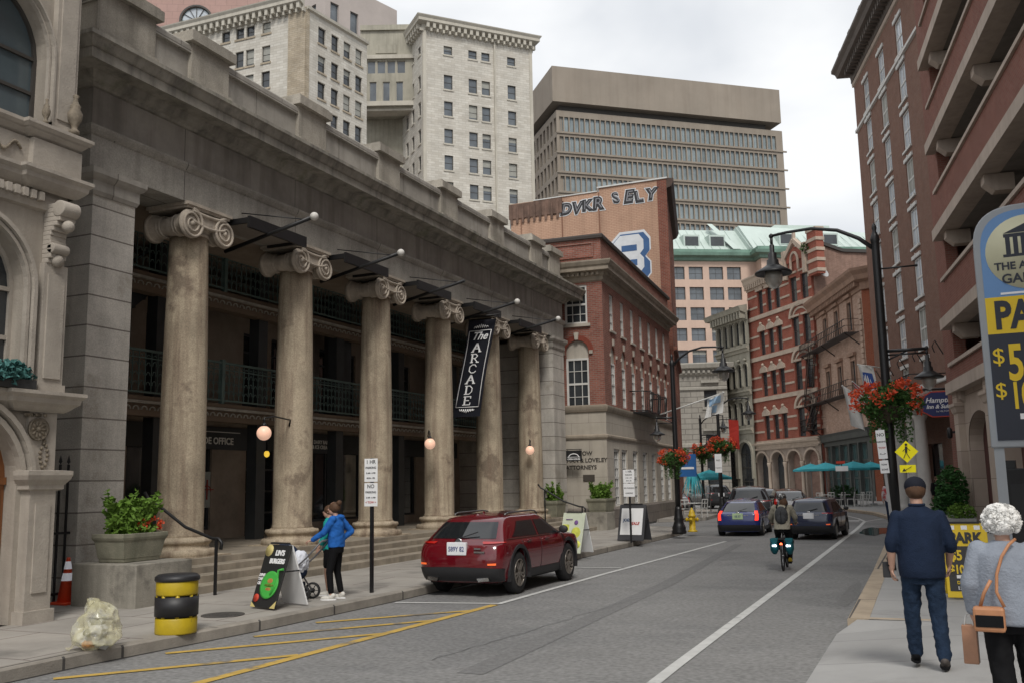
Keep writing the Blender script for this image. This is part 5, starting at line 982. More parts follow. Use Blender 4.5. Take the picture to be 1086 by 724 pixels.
for f in f_: 
    for k in range(n5): b.ball((xl + .3 + (k + .5) * cw, -.1, f + 3.25), .16, 8, 6, sx=2)
b.sweep([(xl, 6), (xl, 0), (0, 0)], [(0, zt - .9), (.15, zt - .85), (.2, zt - .2), (.8, zt), (.9, zt + .3), (1.0, zt + .5), (0, zt + .7)]); b.dent(xl, 0, -.75, -.1, zt - .75, zt - .05, .2, .35); b.build('trim', ig, IB)
for h in hs: win(IB, (h[0] + h[1]) / 2, h[2], h[1] - h[0], h[3] - h[2], .18, nx=1, nz=2, fm=frame_dk, pm=g_dark, arch=.45, fw=.04)
for h in lo: win(IB, (h[0] + h[1]) / 2, h[2], h[1] - h[0], h[3] - h[2], .2, nx=2, nz=3, fm=frame_dk, pm=g_dark, arch=1.2, sash=False, mw=.1)
b = MB(); b.poly([(xl, 0, zt), (0, 0, zt), (0, 10, zt), (xl, 10, zt)]); b.build('roof', roofm, IB)
# ------------------------------------------------ VEHICLES
rubber = mat('tyre rubber', (.015, .015, .016), .8, .2, 8); plast = mat('black plastic trim', (.02, .02, .022), .6, .1, 6); cglass = mat('car window glass', (.012, .014, .016), .04, 0, spec=.9)
chrome = mat('chrome', (.5, .5, .5), .2, 0, metal=1); rimm = mat('alloy rim', (.28, .25, .22), .35, .1, metal=.7); plate_m = mat('white number plate', (.75, .76, .78), .5)
red_l = mat('red lamp glass', (.45, .012, .008), .15, 0, spec=.8, coat=.6); red_on = mat('lit red tail lamp', (.9, .04, .02), .3, 0, emis=1.2); org_l = mat('orange red reflector', (.95, .16, .04), .3, 0, emis=.25)
def catmull(P, n):   # P: (k, ...) control points, n samples per span
    P = np.asarray(P, float); k = len(P); out = []
    for i in range(k - 1):
        a, b_, c, d = P[max(i - 1, 0)], P[i], P[i + 1], P[min(i + 2, k - 1)]
        for j in range(n):
            t = j / n; m1, m2 = (c - a) * .42, (d - b_) * .42
            out.append((2 * t ** 3 - 3 * t * t + 1) * b_ + (t ** 3 - 2 * t * t + t) * m1 + (-2 * t ** 3 + 3 * t * t) * c + (t ** 3 - t * t) * m2)
    out.append(P[-1]); return np.array(out)
CARNET = {}
def carnet(kind):
    # rows v0..v8 as (half width, height); columns u0..u11 along the length
    if kind == 'suv':  rows = [(0, .28), (.80, .25), (.895, .42), (.93, .70), (.915, .91), (.86, 1.0), (.68, 1.33), (.56, 1.43), (0, 1.485)]; rr = [-2.0, -2.15, -2.31, -2.33, -2.26, -2.14, -1.70, -1.50, -1.38]; hood = 1.0
    elif kind == 'hatch': rows = [(0, .2), (.78, .18), (.86, .36), (.88, .62), (.865, .86), (.82, .95), (.64, 1.33), (.56, 1.43), (0, 1.49)]; rr = [-1.9, -2.05, -2.2, -2.24, -2.2, -2.1, -1.35, -.95, -.7]; hood = .9
    else: rows = [(0, .26), (.80, .24), (.90, .42), (.93, .76), (.92, 1.02), (.87, 1.1), (.70, 1.5), (.62, 1.62), (0, 1.68)]; rr = [-2.0, -2.15, -2.33, -2.36, -2.32, -2.27, -2.02, -1.85, -1.75]; hood = 1.08
    G = np.zeros((12, 9, 3))
    for v, (x, z) in enumerate(rows):
        y0 = rr[v]; top = v >= 5
        ys = [y0, y0 + .03, y0 + .16, max(-1.85, y0 + .34), -.95, -.1, .75, 1.3, 1.85, 2.18, 2.28, 2.32]
        xs = [0, .68, .95, 1, 1, 1, 1, .985, .96, .86, .6, 0]
        for u in range(12):
            xx = x * xs[u]; zz = z; yy = ys[u]
            if v <= 4 and u in (1,): xx = x * .72
            if v >= 6:
                if u == 3: yy = y0 + .42
                if u == 4: yy = max(-.95, y0 + .8)
                if u == 6: yy = .42 - (.0 if v == 6 else .12 * (v - 6)); zz = z - .03
                if u in (0, 1, 2): zz = z - (.02 if v > 6 else 0)
                if kind == 'hatch' and u in (3, 4): zz = z
            if u >= 7 and v >= 5:
                base = [hood, hood + .03, hood + .045, hood + .06][v - 5]; drop = [0, .06, .2, .24, .26][u - 7]
                zz = base - drop; xx = [.86, .72, .5, 0][v - 5] * [.98, .96, .86, .6, 0][u - 7]; yy = [1.22, 1.85, 2.15, 2.24, 2.27][u - 7] - (.06 * (8 - v) if u == 7 else 0) * -1
                yy = yy if u > 7 else 1.1 + .05 * (8 - v)
            if v == 4 and u >= 9: zz = z - .18
            if u == 11 and v in (3,): pass
            G[u, v] = (xx, yy, zz)
    return G
def evalnet(G, nu=8, nv=5):
    A_ = catmull(G, nu); B_ = catmull(A_.transpose(1, 0, 2), nv).transpose(1, 0, 2); return B_
def car(name, label, cat, kind, paint, loc, rz=0, scale=1, lit=False, plate=None, platebg=None, group=None, rim=None, simple=False, rails=True, tailv=False, refl=True, arch=True):
    t = thing(name, label, cat, loc, rz, group); t.scale = (scale,) * 3
    G = carnet(kind); nu, nv = (8, 5); Sf = evalnet(G, nu, nv); U, V = Sf.shape[:2]
    idx = {}; b = MB(); vs = []; 
    for s in (1, -1):
        o = len(vs)
        for i in range(U):
            for j in range(V): p = Sf[i, j]; vs.append((max(0, p[0]) * s, p[1], p[2]))
        for i in range(U - 1):
            for j in range(V - 1):
                q = (o + i * V + j, o + (i + 1) * V + j, o + (i + 1) * V + j + 1, o + i * V + j + 1); b.f.append(q if s > 0 else q[::-1]); b.sm.append(True)
    b.v = vs; o = b.build('body', paint, None)
    bm = bmesh.new(); bm.from_mesh(o.data); bmesh.ops.remove_doubles(bm, verts=bm.verts, dist=.002); bmesh.ops.dissolve_degenerate(bm, dist=.0005, edges=bm.edges); bmesh.ops.recalc_face_normals(bm, faces=bm.faces); bm.to_mesh(o.data); bm.free()
    WB_ = (-1.36, 1.34); R = {'hatch': .32, 'suv': .385}.get(kind, .36)
    cut = MB()
    for y in WB_:
        for s in (-1, 1): cut.lathe([(R + .075, -.2), (R + .075, .2)], 32, (s * .86, y, R), ax='x')
    c = cut.build('cutter', None); md = o.modifiers.new('cut', 'BOOLEAN'); md.object = c; md.solver = 'EXACT'; bake(o); cm = c.data; bpy.data.objects.remove(c); bpy.data.meshes.remove(cm)
    o.data.polygons.foreach_set('use_smooth', [True] * len(o.data.polygons)); o.parent = t
    if not o.data.materials: o.data.materials.append(paint)
    es = o.modifiers.new('edge', 'EDGE_SPLIT'); es.split_angle = rad(35)
    # surface lookup
    def S(u, v, off=0):
        def ev(u, v):
            a = min(max(u * nu, 0), U - 1.0001); c_ = min(max(v * nv, 0), V - 1.0001); i, j = int(a), int(c_); fa, fc = a - i, c_ - j
            return Vector(Sf[i, j] * (1 - fa) * (1 - fc) + Sf[i + 1, j] * fa * (1 - fc) + Sf[i, j + 1] * (1 - fa) * fc + Sf[i + 1, j + 1] * fa * fc)
        p = ev(u, v)
        if off:
            du = ev(min(u + .1, 10.9), v) - ev(max(u - .1, 0.01), v); dv = ev(u, min(v + .15, 7.95)) - ev(u, v - .15); n = du.cross(dv)
            if n.length > 1e-9:
                n.normalize()
                if n.dot(p - Vector((0, 0, .7))) < 0: n = -n
                p = p + n * off
        return p
    def panel(pname, m_, quad, off=.006, n=(10, 5), sides=(1, -1), parent=t):
        """quad: 4 (u,v) corners"""
        b = MB()
        for s in sides:
            g = []
            for i in range(n[0] + 1):
                for j in range(n[1] + 1):
                    a, c_ = i / n[0], j / n[1]
                    u = (quad[0][0] * (1 - a) + quad[1][0] * a) * (1 - c_) + (quad[3][0] * (1 - a) + quad[2][0] * a) * c_; v = (quad[0][1] * (1 - a) + quad[1][1] * a) * (1 - c_) + (quad[3][1] * (1 - a) + quad[2][1] * a) * c_
                    p = S(u, v, off); g.append((max(p.x, 0) * s, p.y, p.z))
            m1 = n[1] + 1; f = [(i * m1 + j, (i + 1) * m1 + j, (i + 1) * m1 + j + 1, i * m1 + j + 1) for i in range(n[0]) for j in range(n[1])]
            b.add(g, f if s > 0 else [q[::-1] for q in f], True)
        return b.build(pname, m_, parent)
    panel('rear_window', cglass, [(0, 5.12), (1.5, 5.12), (1.55, 5.95), (0, 5.95)], n=(16, 8))
    panel('windshield', cglass, [(6.12, 6.1), (6.92, 6.1), (6.92, 7.95), (6.12, 7.95)], n=(8, 10))
    for s in (1, -1):
        panel('side_window', cglass, [(3.3, 5.15), (4.75, 5.1), (4.8, 5.93), (3.75 if kind != 'hatch' else 3.9, 5.93)], sides=(s,)); panel('side_window', cglass, [(4.85, 5.1), (6.45, 5.08), (5.95, 5.93), (4.88, 5.93)], sides=(s,))
        panel('window_trim', chrome if not simple else plast, [(2.9, 5.0), (6.6, 4.97), (6.6, 5.03), (2.9, 5.07)], .012, (20, 1), (s,))
    if tailv:
        for s in (1, -1): panel('tail_lamp', red_on if lit else red_l, [(1.1, 3.1), (1.7, 3.1), (2.0, 5.2), (1.35, 5.2)], .015, (6, 12), (s,))
    else:
        for s in (1, -1): panel('tail_lamp', red_l, [(.8, 4.35), (2.8, 4.6), (2.8, 4.75), (.8, 4.85)], .014, (16, 5), (s,))
    panel('rear_bumper', plast, [(0, 1.3), (2.55, 1.3), (2.55, 2.35), (0, 2.45)], .01, (20, 6))
    if refl:
        for s in (1, -1): panel('rear_reflector', org_l if lit or kind == 'suv' else red_l, [(1.0, 2.56), (1.55, 2.56), (1.55, 2.68), (1.0, 2.66)], .02, (6, 2), (s,))
    for s in (1, -1): panel('sill_trim', plast, [(4.1, 1.2), (6.6, 1.2), (6.6, 2.0), (4.1, 2.0)], .008, (20, 4), (s,))
    b = MB()
    for u in (4.82, 3.75, 6.5):
        for s in (1, -1):
            pts = [S(u, 1.8 + .3 * k, .003) for k in range(11)]; b.tube([(p.x * s, p.y, p.z) for p in pts], .006, 4)
    b.build('door_seams', plast, t)
    b = MB()
    for u in (4.1, 5.2):
        for s in (1, -1): p = S(u, 4.35, .03); b.box(p.x * s - .02, p.x * s + .02, p.y - .1, p.y + .1, p.z - .018, p.z + .018)
    b.build('door_handle', paint, t, bevel=.008)
    for s in (1, -1):
        p = S(6.35, 5.1); b = MB(); b.ball((p.x * s + s * .13, p.y - .02, p.z + .06), .1, 12, 8, sx=1.1, sy=.6, sz=.8); b.bar((p.x * s, p.y, p.z), (p.x * s + s * .1, p.y, p.z + .03), .05, .03); b.build('wing_mirror', plast, t)
    if rails:
        for s in (1, -1):
            b = MB(); b.tube([(s * .57, -1.3, 1.44), (s * .58, -1.15, 1.475), (s * .58, .0, 1.49), (s * .57, .25, 1.47), (s * .57, .35, 1.42)], .017, 6)
            b.build('roof_rail', mat('dark silver rail', (.2, .2, .2), .3, 0, metal=.8), t)
    b = MB(); zt = S(2.2, 7.9).z; b.prism([(0, rr_ := S(2.4, 7.9).y, zt - .01), (0, rr_ + .12, zt), (0, rr_ + .03, zt + .035)], (.025, 0, 0)); b.build('antenna_fin', paint, t)
    p = S(.02, 3.75); b = MB(); b.box(-.21, .21, p.y - .05, p.y + .03, p.z - .12, p.z + .11); pl = b.build('number_plate', platebg or plate_m, t, bevel=.01)
    if plate:
        text(pl, 'lettering', plate, mat('plate blue print', (.05, .07, .2), .6), .12, 0, p.z - .05, p.y - .055, ext=.001, off=.002, xs=.85)
    p = S(.02, 4.62); b = MB(); b.box(-.42, .42, p.y - .025, p.y, p.z - .075, p.z - .045); b.build('tailgate_strip', chrome, t)
    b = MB(); b.lathe([(.045, -.012), (.06, -.01), (.06, .0), (.045, .0)], 20, (0, p.y - .02, p.z + .03), ax='y', sx=1.3); b.bar((-.03, p.y - .03, p.z + .05), (.0, p.y - .03, p.z + .0), .012); b.bar((.0, p.y - .03, p.z + .0), (.05, p.y - .03, p.z + .01), .012); b.build('badge', chrome, t)
    if kind == 'suv' and not simple:
        p = S(.8, 3.4); b = MB(); b.box(.38, .52, p.y - .03, p.y + .01, p.z + .06, p.z + .09); b.box(.38, .6, p.y - .03, p.y + .01, p.z + .0, p.z + .03); b.build('badge', chrome, t)
        b = MB()
        for s in (1, -1): b.prism([(s * .42, -2.30, .34), (s * .66, -2.28, .36), (s * .68, -2.28, .30), (s * .46, -2.3, .28)], (0, .1, 0))
        b.build('exhaust_trim', chrome, t)
    p = S(.02, 5.2); b = MB(); b.bar((0, p.y - .03, p.z), (.34, p.y - .0 + .03, p.z + .1), .02); b.build('rear_wiper', plast, t)
    b = MB(); b.box(-.75, .75, -2.0, 2.0, .22, .5); b.box(-.62, .62, -1.7, 1.7, .3, .9); b.build('underbody', mat('underbody', (.01, .01, .01), .9), t)
    # arches and wheels
    for y in WB_:
        for s in (-1, 1):
            if arch:
                b = MB(); xx = S(3.2 if y < 0 else 7.6, 3).x
                n = 18
                for k in range(n):
                    a0, a1 = PI * (-.08 + 1.16 * k / n), PI * (-.08 + 1.16 * (k + 1) / n); r0, r1 = R + .07, R + .135
                    q = [(math.cos(a0) * r0, math.sin(a0) * r0), (math.cos(a1) * r0, math.sin(a1) * r0), (math.cos(a1) * r1, math.sin(a1) * r1), (math.cos(a0) * r1, math.sin(a0) * r1)]
                    b.prism([(s * (xx - .06), y + p_[0], R + p_[1]) for p_ in q], (s * .072, 0, 0))
                b.build('arch_trim', plast, t)
            w = MB(); w.lathe([(R * .62, -.11), (R * .9, -.115), (R, -.08), (R, .08), (R * .9, .115), (R * .62, .11)], 28, (0, 0, 0), ax='x', cap=False); tw = w.build('wheel', rubber, t, (s * .80, y, R))
            w = MB(); w.lathe([(R * .64, -.1), (R * .64, .1)], 24, ax='x', cap=False); w.lathe([(.0, .02), (R * .63, .02)], 24, (s * -.0, 0, 0), ax='x', cap=False)
            for k in range(10):
                a = 2 * PI * k / 10 + (.12 if k % 2 else -.12); w.bar((s * .1, .04 * math.cos(a), .04 * math.sin(a)), (s * .1, R * .62 * math.cos(a), R * .62 * math.sin(a)), .03, .035)
            w.lathe([(R * .6, s * .1), (R * .66, s * .118), (R * .6, s * .12)], 24, ax='x', cap=False); w.ball((s * .1, 0, 0), .05, 10, 6, sx=.5); w.build('rim', rim or rimm, tw)
            w = MB(); w.lathe([(.0, .0), (R * .5, .0)], 16, ax='x', cap=False); w.build('brake_disc', mat('dark brake disc', (.03, .03, .03), .5), tw)
    return t
redp = mat('dark red car paint', (.12, .003, .008), .15, .04, 2, spec=.6, coat=1.0); bluep = mat('blue car paint', (.02, .035, .16), .25, .04, 2, coat=1); navy = mat('dark navy car paint', (.012, .02, .055), .22, .04, 2, coat=1)
greyp = mat('dark grey car paint', (.03, .033, .037), .3, .04, 2, coat=1); silv = mat('silver car paint', (.25, .26, .27), .3, .04, 2, coat=1, metal=.3); blackp = mat('black car paint', (.012, .012, .013), .2, 0, coat=1)
car('parked_suv', 'dark red SUV parked at the left kerb beside the arcade steps', 'car', 'suv', redp, (-7.52, 16.85, .006), -1.5, .885, plate='589Y 82').scale = (.885, .86, .94)
car('hatchback_car', 'blue hatchback seen from behind with tall red tail lamps, in the left lane', 'car', 'hatch', bluep, (-6.2, 34.8, .006), 2, .83, lit=True, plate='VE 37', platebg=mat('pale green plate', (.45, .6, .35), .5), tailv=True, rails=False, simple=True, arch=False, refl=False)
car('suv_car', 'dark blue SUV ahead of the cyclist in the right lane', 'car', 'suv2', navy, (-3.5, 33.0, .006), -4, .77, lit=True, simple=True, rim=silv, group=None)
tgt = [('parked_car', 'dark grey car in the queue right behind the blue hatchback', 'suv2', greyp, (-7.2, 41.5), 10), ('parked_car', 'black car farther along the left kerb queue', 'hatch', blackp, (-6.4, 47.0), 14),
       ('parked_car', 'dark car facing away in front of the grey iron-front building', 'suv', blackp, (-8.6, 53.0), 22), ('parked_car', 'silver-grey car by the far left pavement near the blue parasol', 'hatch', silv, (-15.2, 58.5), 32), ('parked_car', 'dark SUV beyond the yellow hydrant by the far left pavement', 'suv2', greyp, (-14.2, 66), 34)]
for nm, lb, kd, pm_, (x, y), r in tgt: car(nm, lb, 'car', kd, pm_, (x, y, .006), r, .97, simple=True, rails=False, group='cars waiting along the far bend', tailv=kd == 'hatch')
# ------------------------------------------------ STREET FURNITURE
leafm = mat('basket leaves', (.055, .12, .03), .6, .5, 14); flm = mat('orange red flowers', (.62, .075, .02), .6, .35, 18); leaf2 = mat('yellow green leaves', (.11, .20, .03), .6, .4, 14); lampg = mat('lantern glass', (.42, .40, .36), .25, .1, trans=.4)
postm = mat('black lamp post paint', (.011, .011, .012), .4, .1, 6)
def lantern(parent, x, z, s=1):
    n0 = len(bpy.data.objects)
    b = MB(); b.lathe([(.03, .62), (.05, .6), (.05, .45), (.09, .42), (.09, .3), (.12, .28), (.13, .18), (.22, .12), (.37, .03), (.385, .0), (.37, -.02), (.2, .04), (0, .05)], 20, (x, 0, z)); b.tube([(x, 0, z + .6), (x, 0, z + .78)], .03); b.lathe([(.0, .86), (.05, .82), (.05, .78), (.02, .74)], 10, (x, 0, z)); o = b.build('lantern', postm, parent)
    g_ = MB().lathe([(.17, .03), (.19, -.06), (.17, -.2), (.09, -.3), (.0, -.34)], 16, (x, 0, z)).build('lantern_glass', lampg, o)
    if s != 1: o.matrix_local = Matrix.Translation((x, 0, z + .78)) @ Matrix.Scale(s, 4) @ Matrix.Translation((-x, 0, -z - .78))
def basket(parent_label, loc, s, seed, group='flower baskets on the lamp posts'):
    t = thing('flower_basket', parent_label, 'plant', loc, 0, group); rnd = random.Random(seed)
    b = MB(); leaves(b, (0, 0, .05 * s), (.5 * s, .42 * s, .34 * s), 900, .09 * s, rnd, .3)
    for k in range(13): a = rnd.uniform(0, 6.28); r_ = rnd.uniform(.25, .55) * s; leaves(b, (r_ * math.cos(a), r_ * .8 * math.sin(a), rnd.uniform(-.1, .35) * s), (.2 * s * rnd.uniform(.6, 1.2), .2 * s, .17 * s), 75, .08 * s, rnd, .2)
    for k in range(18):
        a = rnd.uniform(0, 6.28); r_ = rnd.uniform(.1, .4) * s; L_ = rnd.uniform(.25, .7) * s
        for q in range(int(L_ / (.05 * s))): leaves(b, (r_ * math.cos(a), r_ * .8 * math.sin(a), -.05 * s - q * .05 * s), (.06 * s, .06 * s, .03 * s), 5, .06 * s, rnd, 0, .8)
    b.build('leaves', leafm, t)
    b = MB()
    for k in range(58):
        a = rnd.uniform(0, 6.28); el = rnd.uniform(-.7, 1.3); c = (.60 * s * math.cos(a) * math.cos(el * .7), .48 * s * math.sin(a), .1 * s + .36 * s * math.sin(el)); leaves(b, c, (.1 * s, .1 * s, .09 * s), rnd.randint(8, 22), .075 * s, rnd, .2)
    b.build('flowers', flm, t)['kind'] = 'stuff'; b = MB(); b.lathe([(0, -.32 * s), (.16 * s, -.25 * s), (.26 * s, -.05 * s), (.27 * s, 0)], 14); b.tube([(0, 0, 0), (0, .3 * s, .1)], .02); b.build('bowl', mat('dark basket liner', (.06, .045, .03), .9), t)
def lamp_post(label, loc, rz, arms, h=6.6, rods=(), sc=1):
    t = thing('street_lamp', label, 'street lamp', loc, rz, 'black street lamps along the road'); t.scale = (sc,) * 3
    b = MB(); b.lathe([(.24, 0), (.25, .08), (.22, .14), (.235, .2), (.19, .3), (.15, .42), (.17, .48), (.15, .54), (.12, .8), (.11, .9)], 16); b.build('base', postm, t)
    b = MB(); b.lathe([(.095, .85), (.09, 2), (.078, h - .5), (.08, h - .35), (.095, h - .3), (.07, h - .2), (.035, h - .12), (.05, h - .06), (.04, h), (0, h + .07)], 12); b.build('pole', postm, t)
    for x, zl, kind in arms:
        s = 1 if x > 0 else -1; b = MB(); z1 = zl + .82
        if kind == 'arc': b.tube([(0, 0, z1 - .55), (x * .15, 0, z1 - .28), (x * .35, 0, z1 - .06), (x * .6, 0, z1 + .04), (x * .85, 0, z1 + .02), (x, 0, z1 - .02)], [.045, .042, .038, .034, .03, .03], 8)
        else: b.tube([(0, 0, z1 - .04), (x, 0, z1 - .04)], .032, 8); b.tube([(0, 0, z1 - .25), (x * .6, 0, z1 - .04)], .018, 6)
        b.build('arm', postm, t); lantern(t, x, zl, 1 if kind == 'arc' else .72)
    for x, z in rods: b = MB(); b.tube([(0, 0, z), (x, 0, z)], .018, 6); b.ball((x, 0, z), .03, 8, 6); b.build('banner_rod', postm, t)
    return t
lamp_post('large black lamp post on the right pavement with curved arm over the road', (-.70, 20.0, .15), 0, [(-2.02, 5.98, 'arc'), (.78, 3.42, 'bar')], 6.75, [(.72, 5.85), (.78, 4.12)])
lamp_post('black lamp post beside the yellow hydrant at the left kerb', (-7.90, 31.9, .15), 0, [(1.75, 5.35, 'arc'), (-.62, 3.1, 'bar')], 6.0, [(-.6, 3.7)], 1.0)
lamp_post('black lamp post with red flag and basket right above the blue hatchback', (-10.07, 50, .15), 0, [(1.6, 5.1, 'arc'), (-.6, 3.3, 'bar')], 6.0)
lamp_post('distant thin black lamp post between the blue parasol and the grey stone hall', (-13.76, 62.5, .15), 0, [(1.5, 5.1, 'arc'), (1.2, 3.9, 'bar')], 6.0)
basket('big flower basket of orange blooms on the right lamp post', (-.70, 19.75, 3.25), 1.03, 1)
basket('orange flower basket on the lamp post by the yellow hydrant', (-7.90, 31.6, 2.55), .86, 2)
basket('flower basket on the lamp post above the blue hatchback', (-9.9, 49.7, 3.5), 1.2, 3)
basket('greenish flower basket on the thin distant lamp post', (-13.6, 62.3, 3.6), 1.35, 4)
# red small flag on third post
t = thing('red_flag', 'small red flag hanging on the lamp post above the blue hatchback', 'flag', (-9.5, 49.9, 5.0)); b = MB()
for i in range(6): b.quad((0, .03 * math.sin(i), -.25 * i - .25), (.5, .05 * math.cos(i), -.25 * i - .3), (.5, .05 * math.cos(i - 1), -.25 * i - .05), (0, .03 * math.sin(i - 1), -.25 * i))
b.build('cloth', mat('red cloth', (.4, .04, .03), .8), t); b = MB(); b.tube([(-.5, 0, .02), (.5, 0, .02)], .02); b.build('rod', postm, t)
# parking signs
signw = mat('white sign enamel', (.82, .82, .82), .45, .03, 3); signk = mat('sign black print', (.03, .03, .03), .6); signr = mat('sign red print', (.45, .04, .03), .6)
def park_sign(label, loc, rz, panels, top, tilt=0, postw=.05, lines=True, pm=None):
    t = thing('parking_sign', label, 'sign', loc, rz); t.rotation_euler.y = tilt
    b = MB(); b.box(-postw / 2, postw / 2, 0, postw, 0, top - .02); b.build('post', pm or postm, t)
    for z0, z1, w, txt in panels:
        b = MB(); b.box(-w / 2, w / 2, -.012, -.004, z0, z1); p = b.build('sign_panel', signw, t, bevel=.01)
        for k, (s_, sz, m__) in enumerate(txt): text(p, 'lettering', s_, m__, sz, 0, z1 - (k + 1) * (z1 - z0) / (len(txt) + .6), -.015, ext=.001, off=.001)
    return t
tx = [('1 HR', .09, signk), ('PARKING', .05, signk), ('8 AM - 6 PM', .035, signk), ('MON - FRI', .035, signk)]
park_sign('black post with two stacked white parking plates beside the woman in blue', (-8.72, 13.96, .15), 0, [(1.83, 2.22, .26, tx), (1.42, 1.81, .26, [('NO', .09, signk), ('PARKING', .05, signk), ('2 AM - 6 AM', .035, signk), ('< TOW >', .05, signr)])], 2.25, 0)
park_sign('parking plates on a black post behind the white A-board near the bank', (-8.14, 27.1, .15), 0, [(1.72, 2.1, .34, tx), (1.32, 1.7, .34, [('NO PARKING', .05, signk), ('LOADING', .05, signk)])], 2.12, 0)
park_sign('leaning grey post with narrow no-parking plate under the big flower basket', (-.68, 18.6, .15), 0, [(2.08, 2.6, .155, [('NO', .08, signk), ('PARKING', .04, signk), ('TOW', .05, signr), ('<-->', .06, signk)]), (1.82, 2.05, .15, [('TOW', .04, signk), ('ZONE', .04, signk)])], 2.65, rad(-3), pm=mat('galvanised post', (.3, .3, .3), .5))
park_sign('far narrow white plate on a dark post left of the blue hatchback', (-7.9, 38.9, .0), 0, [(2.2, 2.95, .28, [('NO', .1, signk), ('STANDING', .05, signk)])], 3.0, 0)
yel = mat('fluorescent yellow sign', (.92, .80, .0), .5, 0, emis=.12)
t = thing('pedestrian_sign', 'bright yellow diamond pedestrian crossing sign with arrow plate', 'sign', (-.40, 18.9, -.05), 0)
b = MB(); b.box(-.02, .02, 0, .04, 0, 2.55); b.build('post', MATS['galvanised post'], t)
Mp = Matrix.Translation((0, 0, 2.40)) @ Matrix.Scale(.8, 4) @ Matrix.Translation((0, 0, -2.15))
b = MB(); b.M = Mp; b.prism([(-.25, -.02, 2.15), (0, -.02, 1.90), (.25, -.02, 2.15), (0, -.02, 2.40)], (0, .015, 0)); d_ = b.build('diamond_plate', yel, t)
b = MB(); b.M = Mp; b.ball((.0, -.03, 2.31), .03, 8, 6, sy=.3); b.bar((0, -.03, 2.27), (-.01, -.03, 2.13), .05, .015); b.bar((-.01, -.03, 2.14), (-.07, -.03, 2.0), .03, .014); b.bar((-.01, -.03, 2.14), (.06, -.03, 2.0), .03, .013); b.bar((0, -.03, 2.25), (.08, -.03, 2.17), .02, .012); b.bar((0, -.03, 2.25), (-.08, -.03, 2.16), .02, .011); b.build('walking_figure', signk, d_)
b = MB(); b.M = Mp; b.box(-.17, .17, -.02, -.005, 1.68, 1.85); p_ = b.build('arrow_plate', yel, t); b = MB(); b.M = Mp; b.bar((.08, -.025, 1.81), (-.06, -.025, 1.73), .03, .01); b.prism([(-.12, -.027, 1.70), (-.03, -.027, 1.71), (-.08, -.027, 1.78)], (0, .004, 0)); b.build('arrow_mark', signk, p_)
# A boards
def a_board(label, loc, rz, w, h, face, framec=None, back=None, spread=.32):
    t = thing('sandwich_board', label, 'sign', loc, rz)
    F_ = Matrix.Rotation(math.atan2(spread, h), 4, Vector((1, 0, 0))).inverted()   # lean back
    Mf = Matrix.Translation((0, -spread, 0)) @ F_
    b = MB(); b.M = Mf; b.box(-w / 2, w / 2, 0, .025, .03, h); p = b.build('front_board', framec or face, t, bevel=.008)
    b = MB(); b.M = Matrix.Translation((0, spread, 0)) @ F_.inverted(); b.box(-w / 2, w / 2, -.025, 0, .03, h); b.build('back_board', back or signw, t, bevel=.008)
    for s_ in (-1, 1): MB().box(s_ * w / 2 - .01, s_ * w / 2 + .01, -spread * .4, spread * .4, h * .55, h * .57).build('spreader_bar', plast, t)
    b = MB(); b.box(-w * .35, w * .35, -.03, .03, h * .96, h * .985); b.build('hinge', plast, t)
    return t, p, Mf
chalk = mat('black menu board', (.02, .02, .02), .5); corn = mat('pale yellow corner', (.6, .5, .2), .6); grn = mat('bright green swirl', (.06, .42, .06), .6); bun = mat('burger bun', (.45, .20, .06), .6, .3, 20); redb = mat('red badge', (.6, .06, .03), .6)
t, p, Mf = a_board('black menu A-board with green swirl and burger picture near the stroller', (-9.05, 11.95, .15), -16, .58, .96, chalk)
def onb(name, m_, fn, par, M_):
    b = MB(); b.M = M_; fn(b); return b.build(name, m_, par)
onb('green_swirl', grn, lambda b: (b.lathe([(.17, -.012), (.205, -.016), (.205, -.004), (.17, -.004)], 28, (.03, 0, .36), ax='y'), b.tube([(.12, -.01, .22), (.2, -.01, .4), (.16, -.01, .58), (.26, -.01, .6)], .02)), p, Mf)
onb('burger_picture', bun, lambda b: (b.ball((.03, -.005, .42), .1, 12, 6, sy=.1, sz=.55), b.ball((.03, -.005, .3), .1, 12, 6, sy=.1, sz=.35)), p, Mf)
onb('salad_picture', leaf2, lambda b: b.ball((.03, -.01, .355), .12, 14, 6, sy=.1, sz=.2), p, Mf)
onb('red_badge', redb, lambda b: b.lathe([(0, -.012), (.06, -.012), (.06, 0)], 16, (-.2, 0, .16), ax='y'), p, Mf)
onb('corner_mark', corn, lambda b: (b.lathe([(0, -.008), (.09, -.008), (.09, 0)], 16, (-.2, 0, .87), ax='y'), b.prism([(.29, -.004, .03), (.29, -.004, .14), (.17, -.004, .03)], (0, .003, 0)), b.prism([(-.29, -.004, .03), (-.17, -.004, .03), (-.29, -.004, .1)], (0, .003, 0))), p, Mf)
text(p, 'lettering', "LIN'S", signw, .11, .08, .80, -.006, R=Mf, off=.004, xs=.9); text(p, 'lettering', 'BURGERS', signw, .1, .06, .68, -.006, R=Mf, off=.004, xs=.85)
text(p, 'lettering', 'DINE\nTAKE\nOUT', signw, .06, -.2, .48, -.006, R=Mf, off=.002)
limeb = mat('lime yellow print', (.60, .62, .10), .6, .35, 4); paleb = mat('pale green board', (.60, .64, .50), .6, .1)
t, p, Mf = a_board('pale board with lime yellow shapes behind the red SUV', (-8.32, 22.9, .15), -14, .66, 1.05, paleb)
onb('lime_shape', limeb, lambda b: (b.box(-.3, .1, -.006, -.002, .08, .45), b.ball((.12, 0, .55), .14, 12, 6, sy=.05), b.box(-.3, -.1, -.006, -.002, .6, .75), b.lathe([(0, -.008), (.1, -.008), (.1, 0)], 12, (.2, 0, .25), ax='y')), p, Mf)
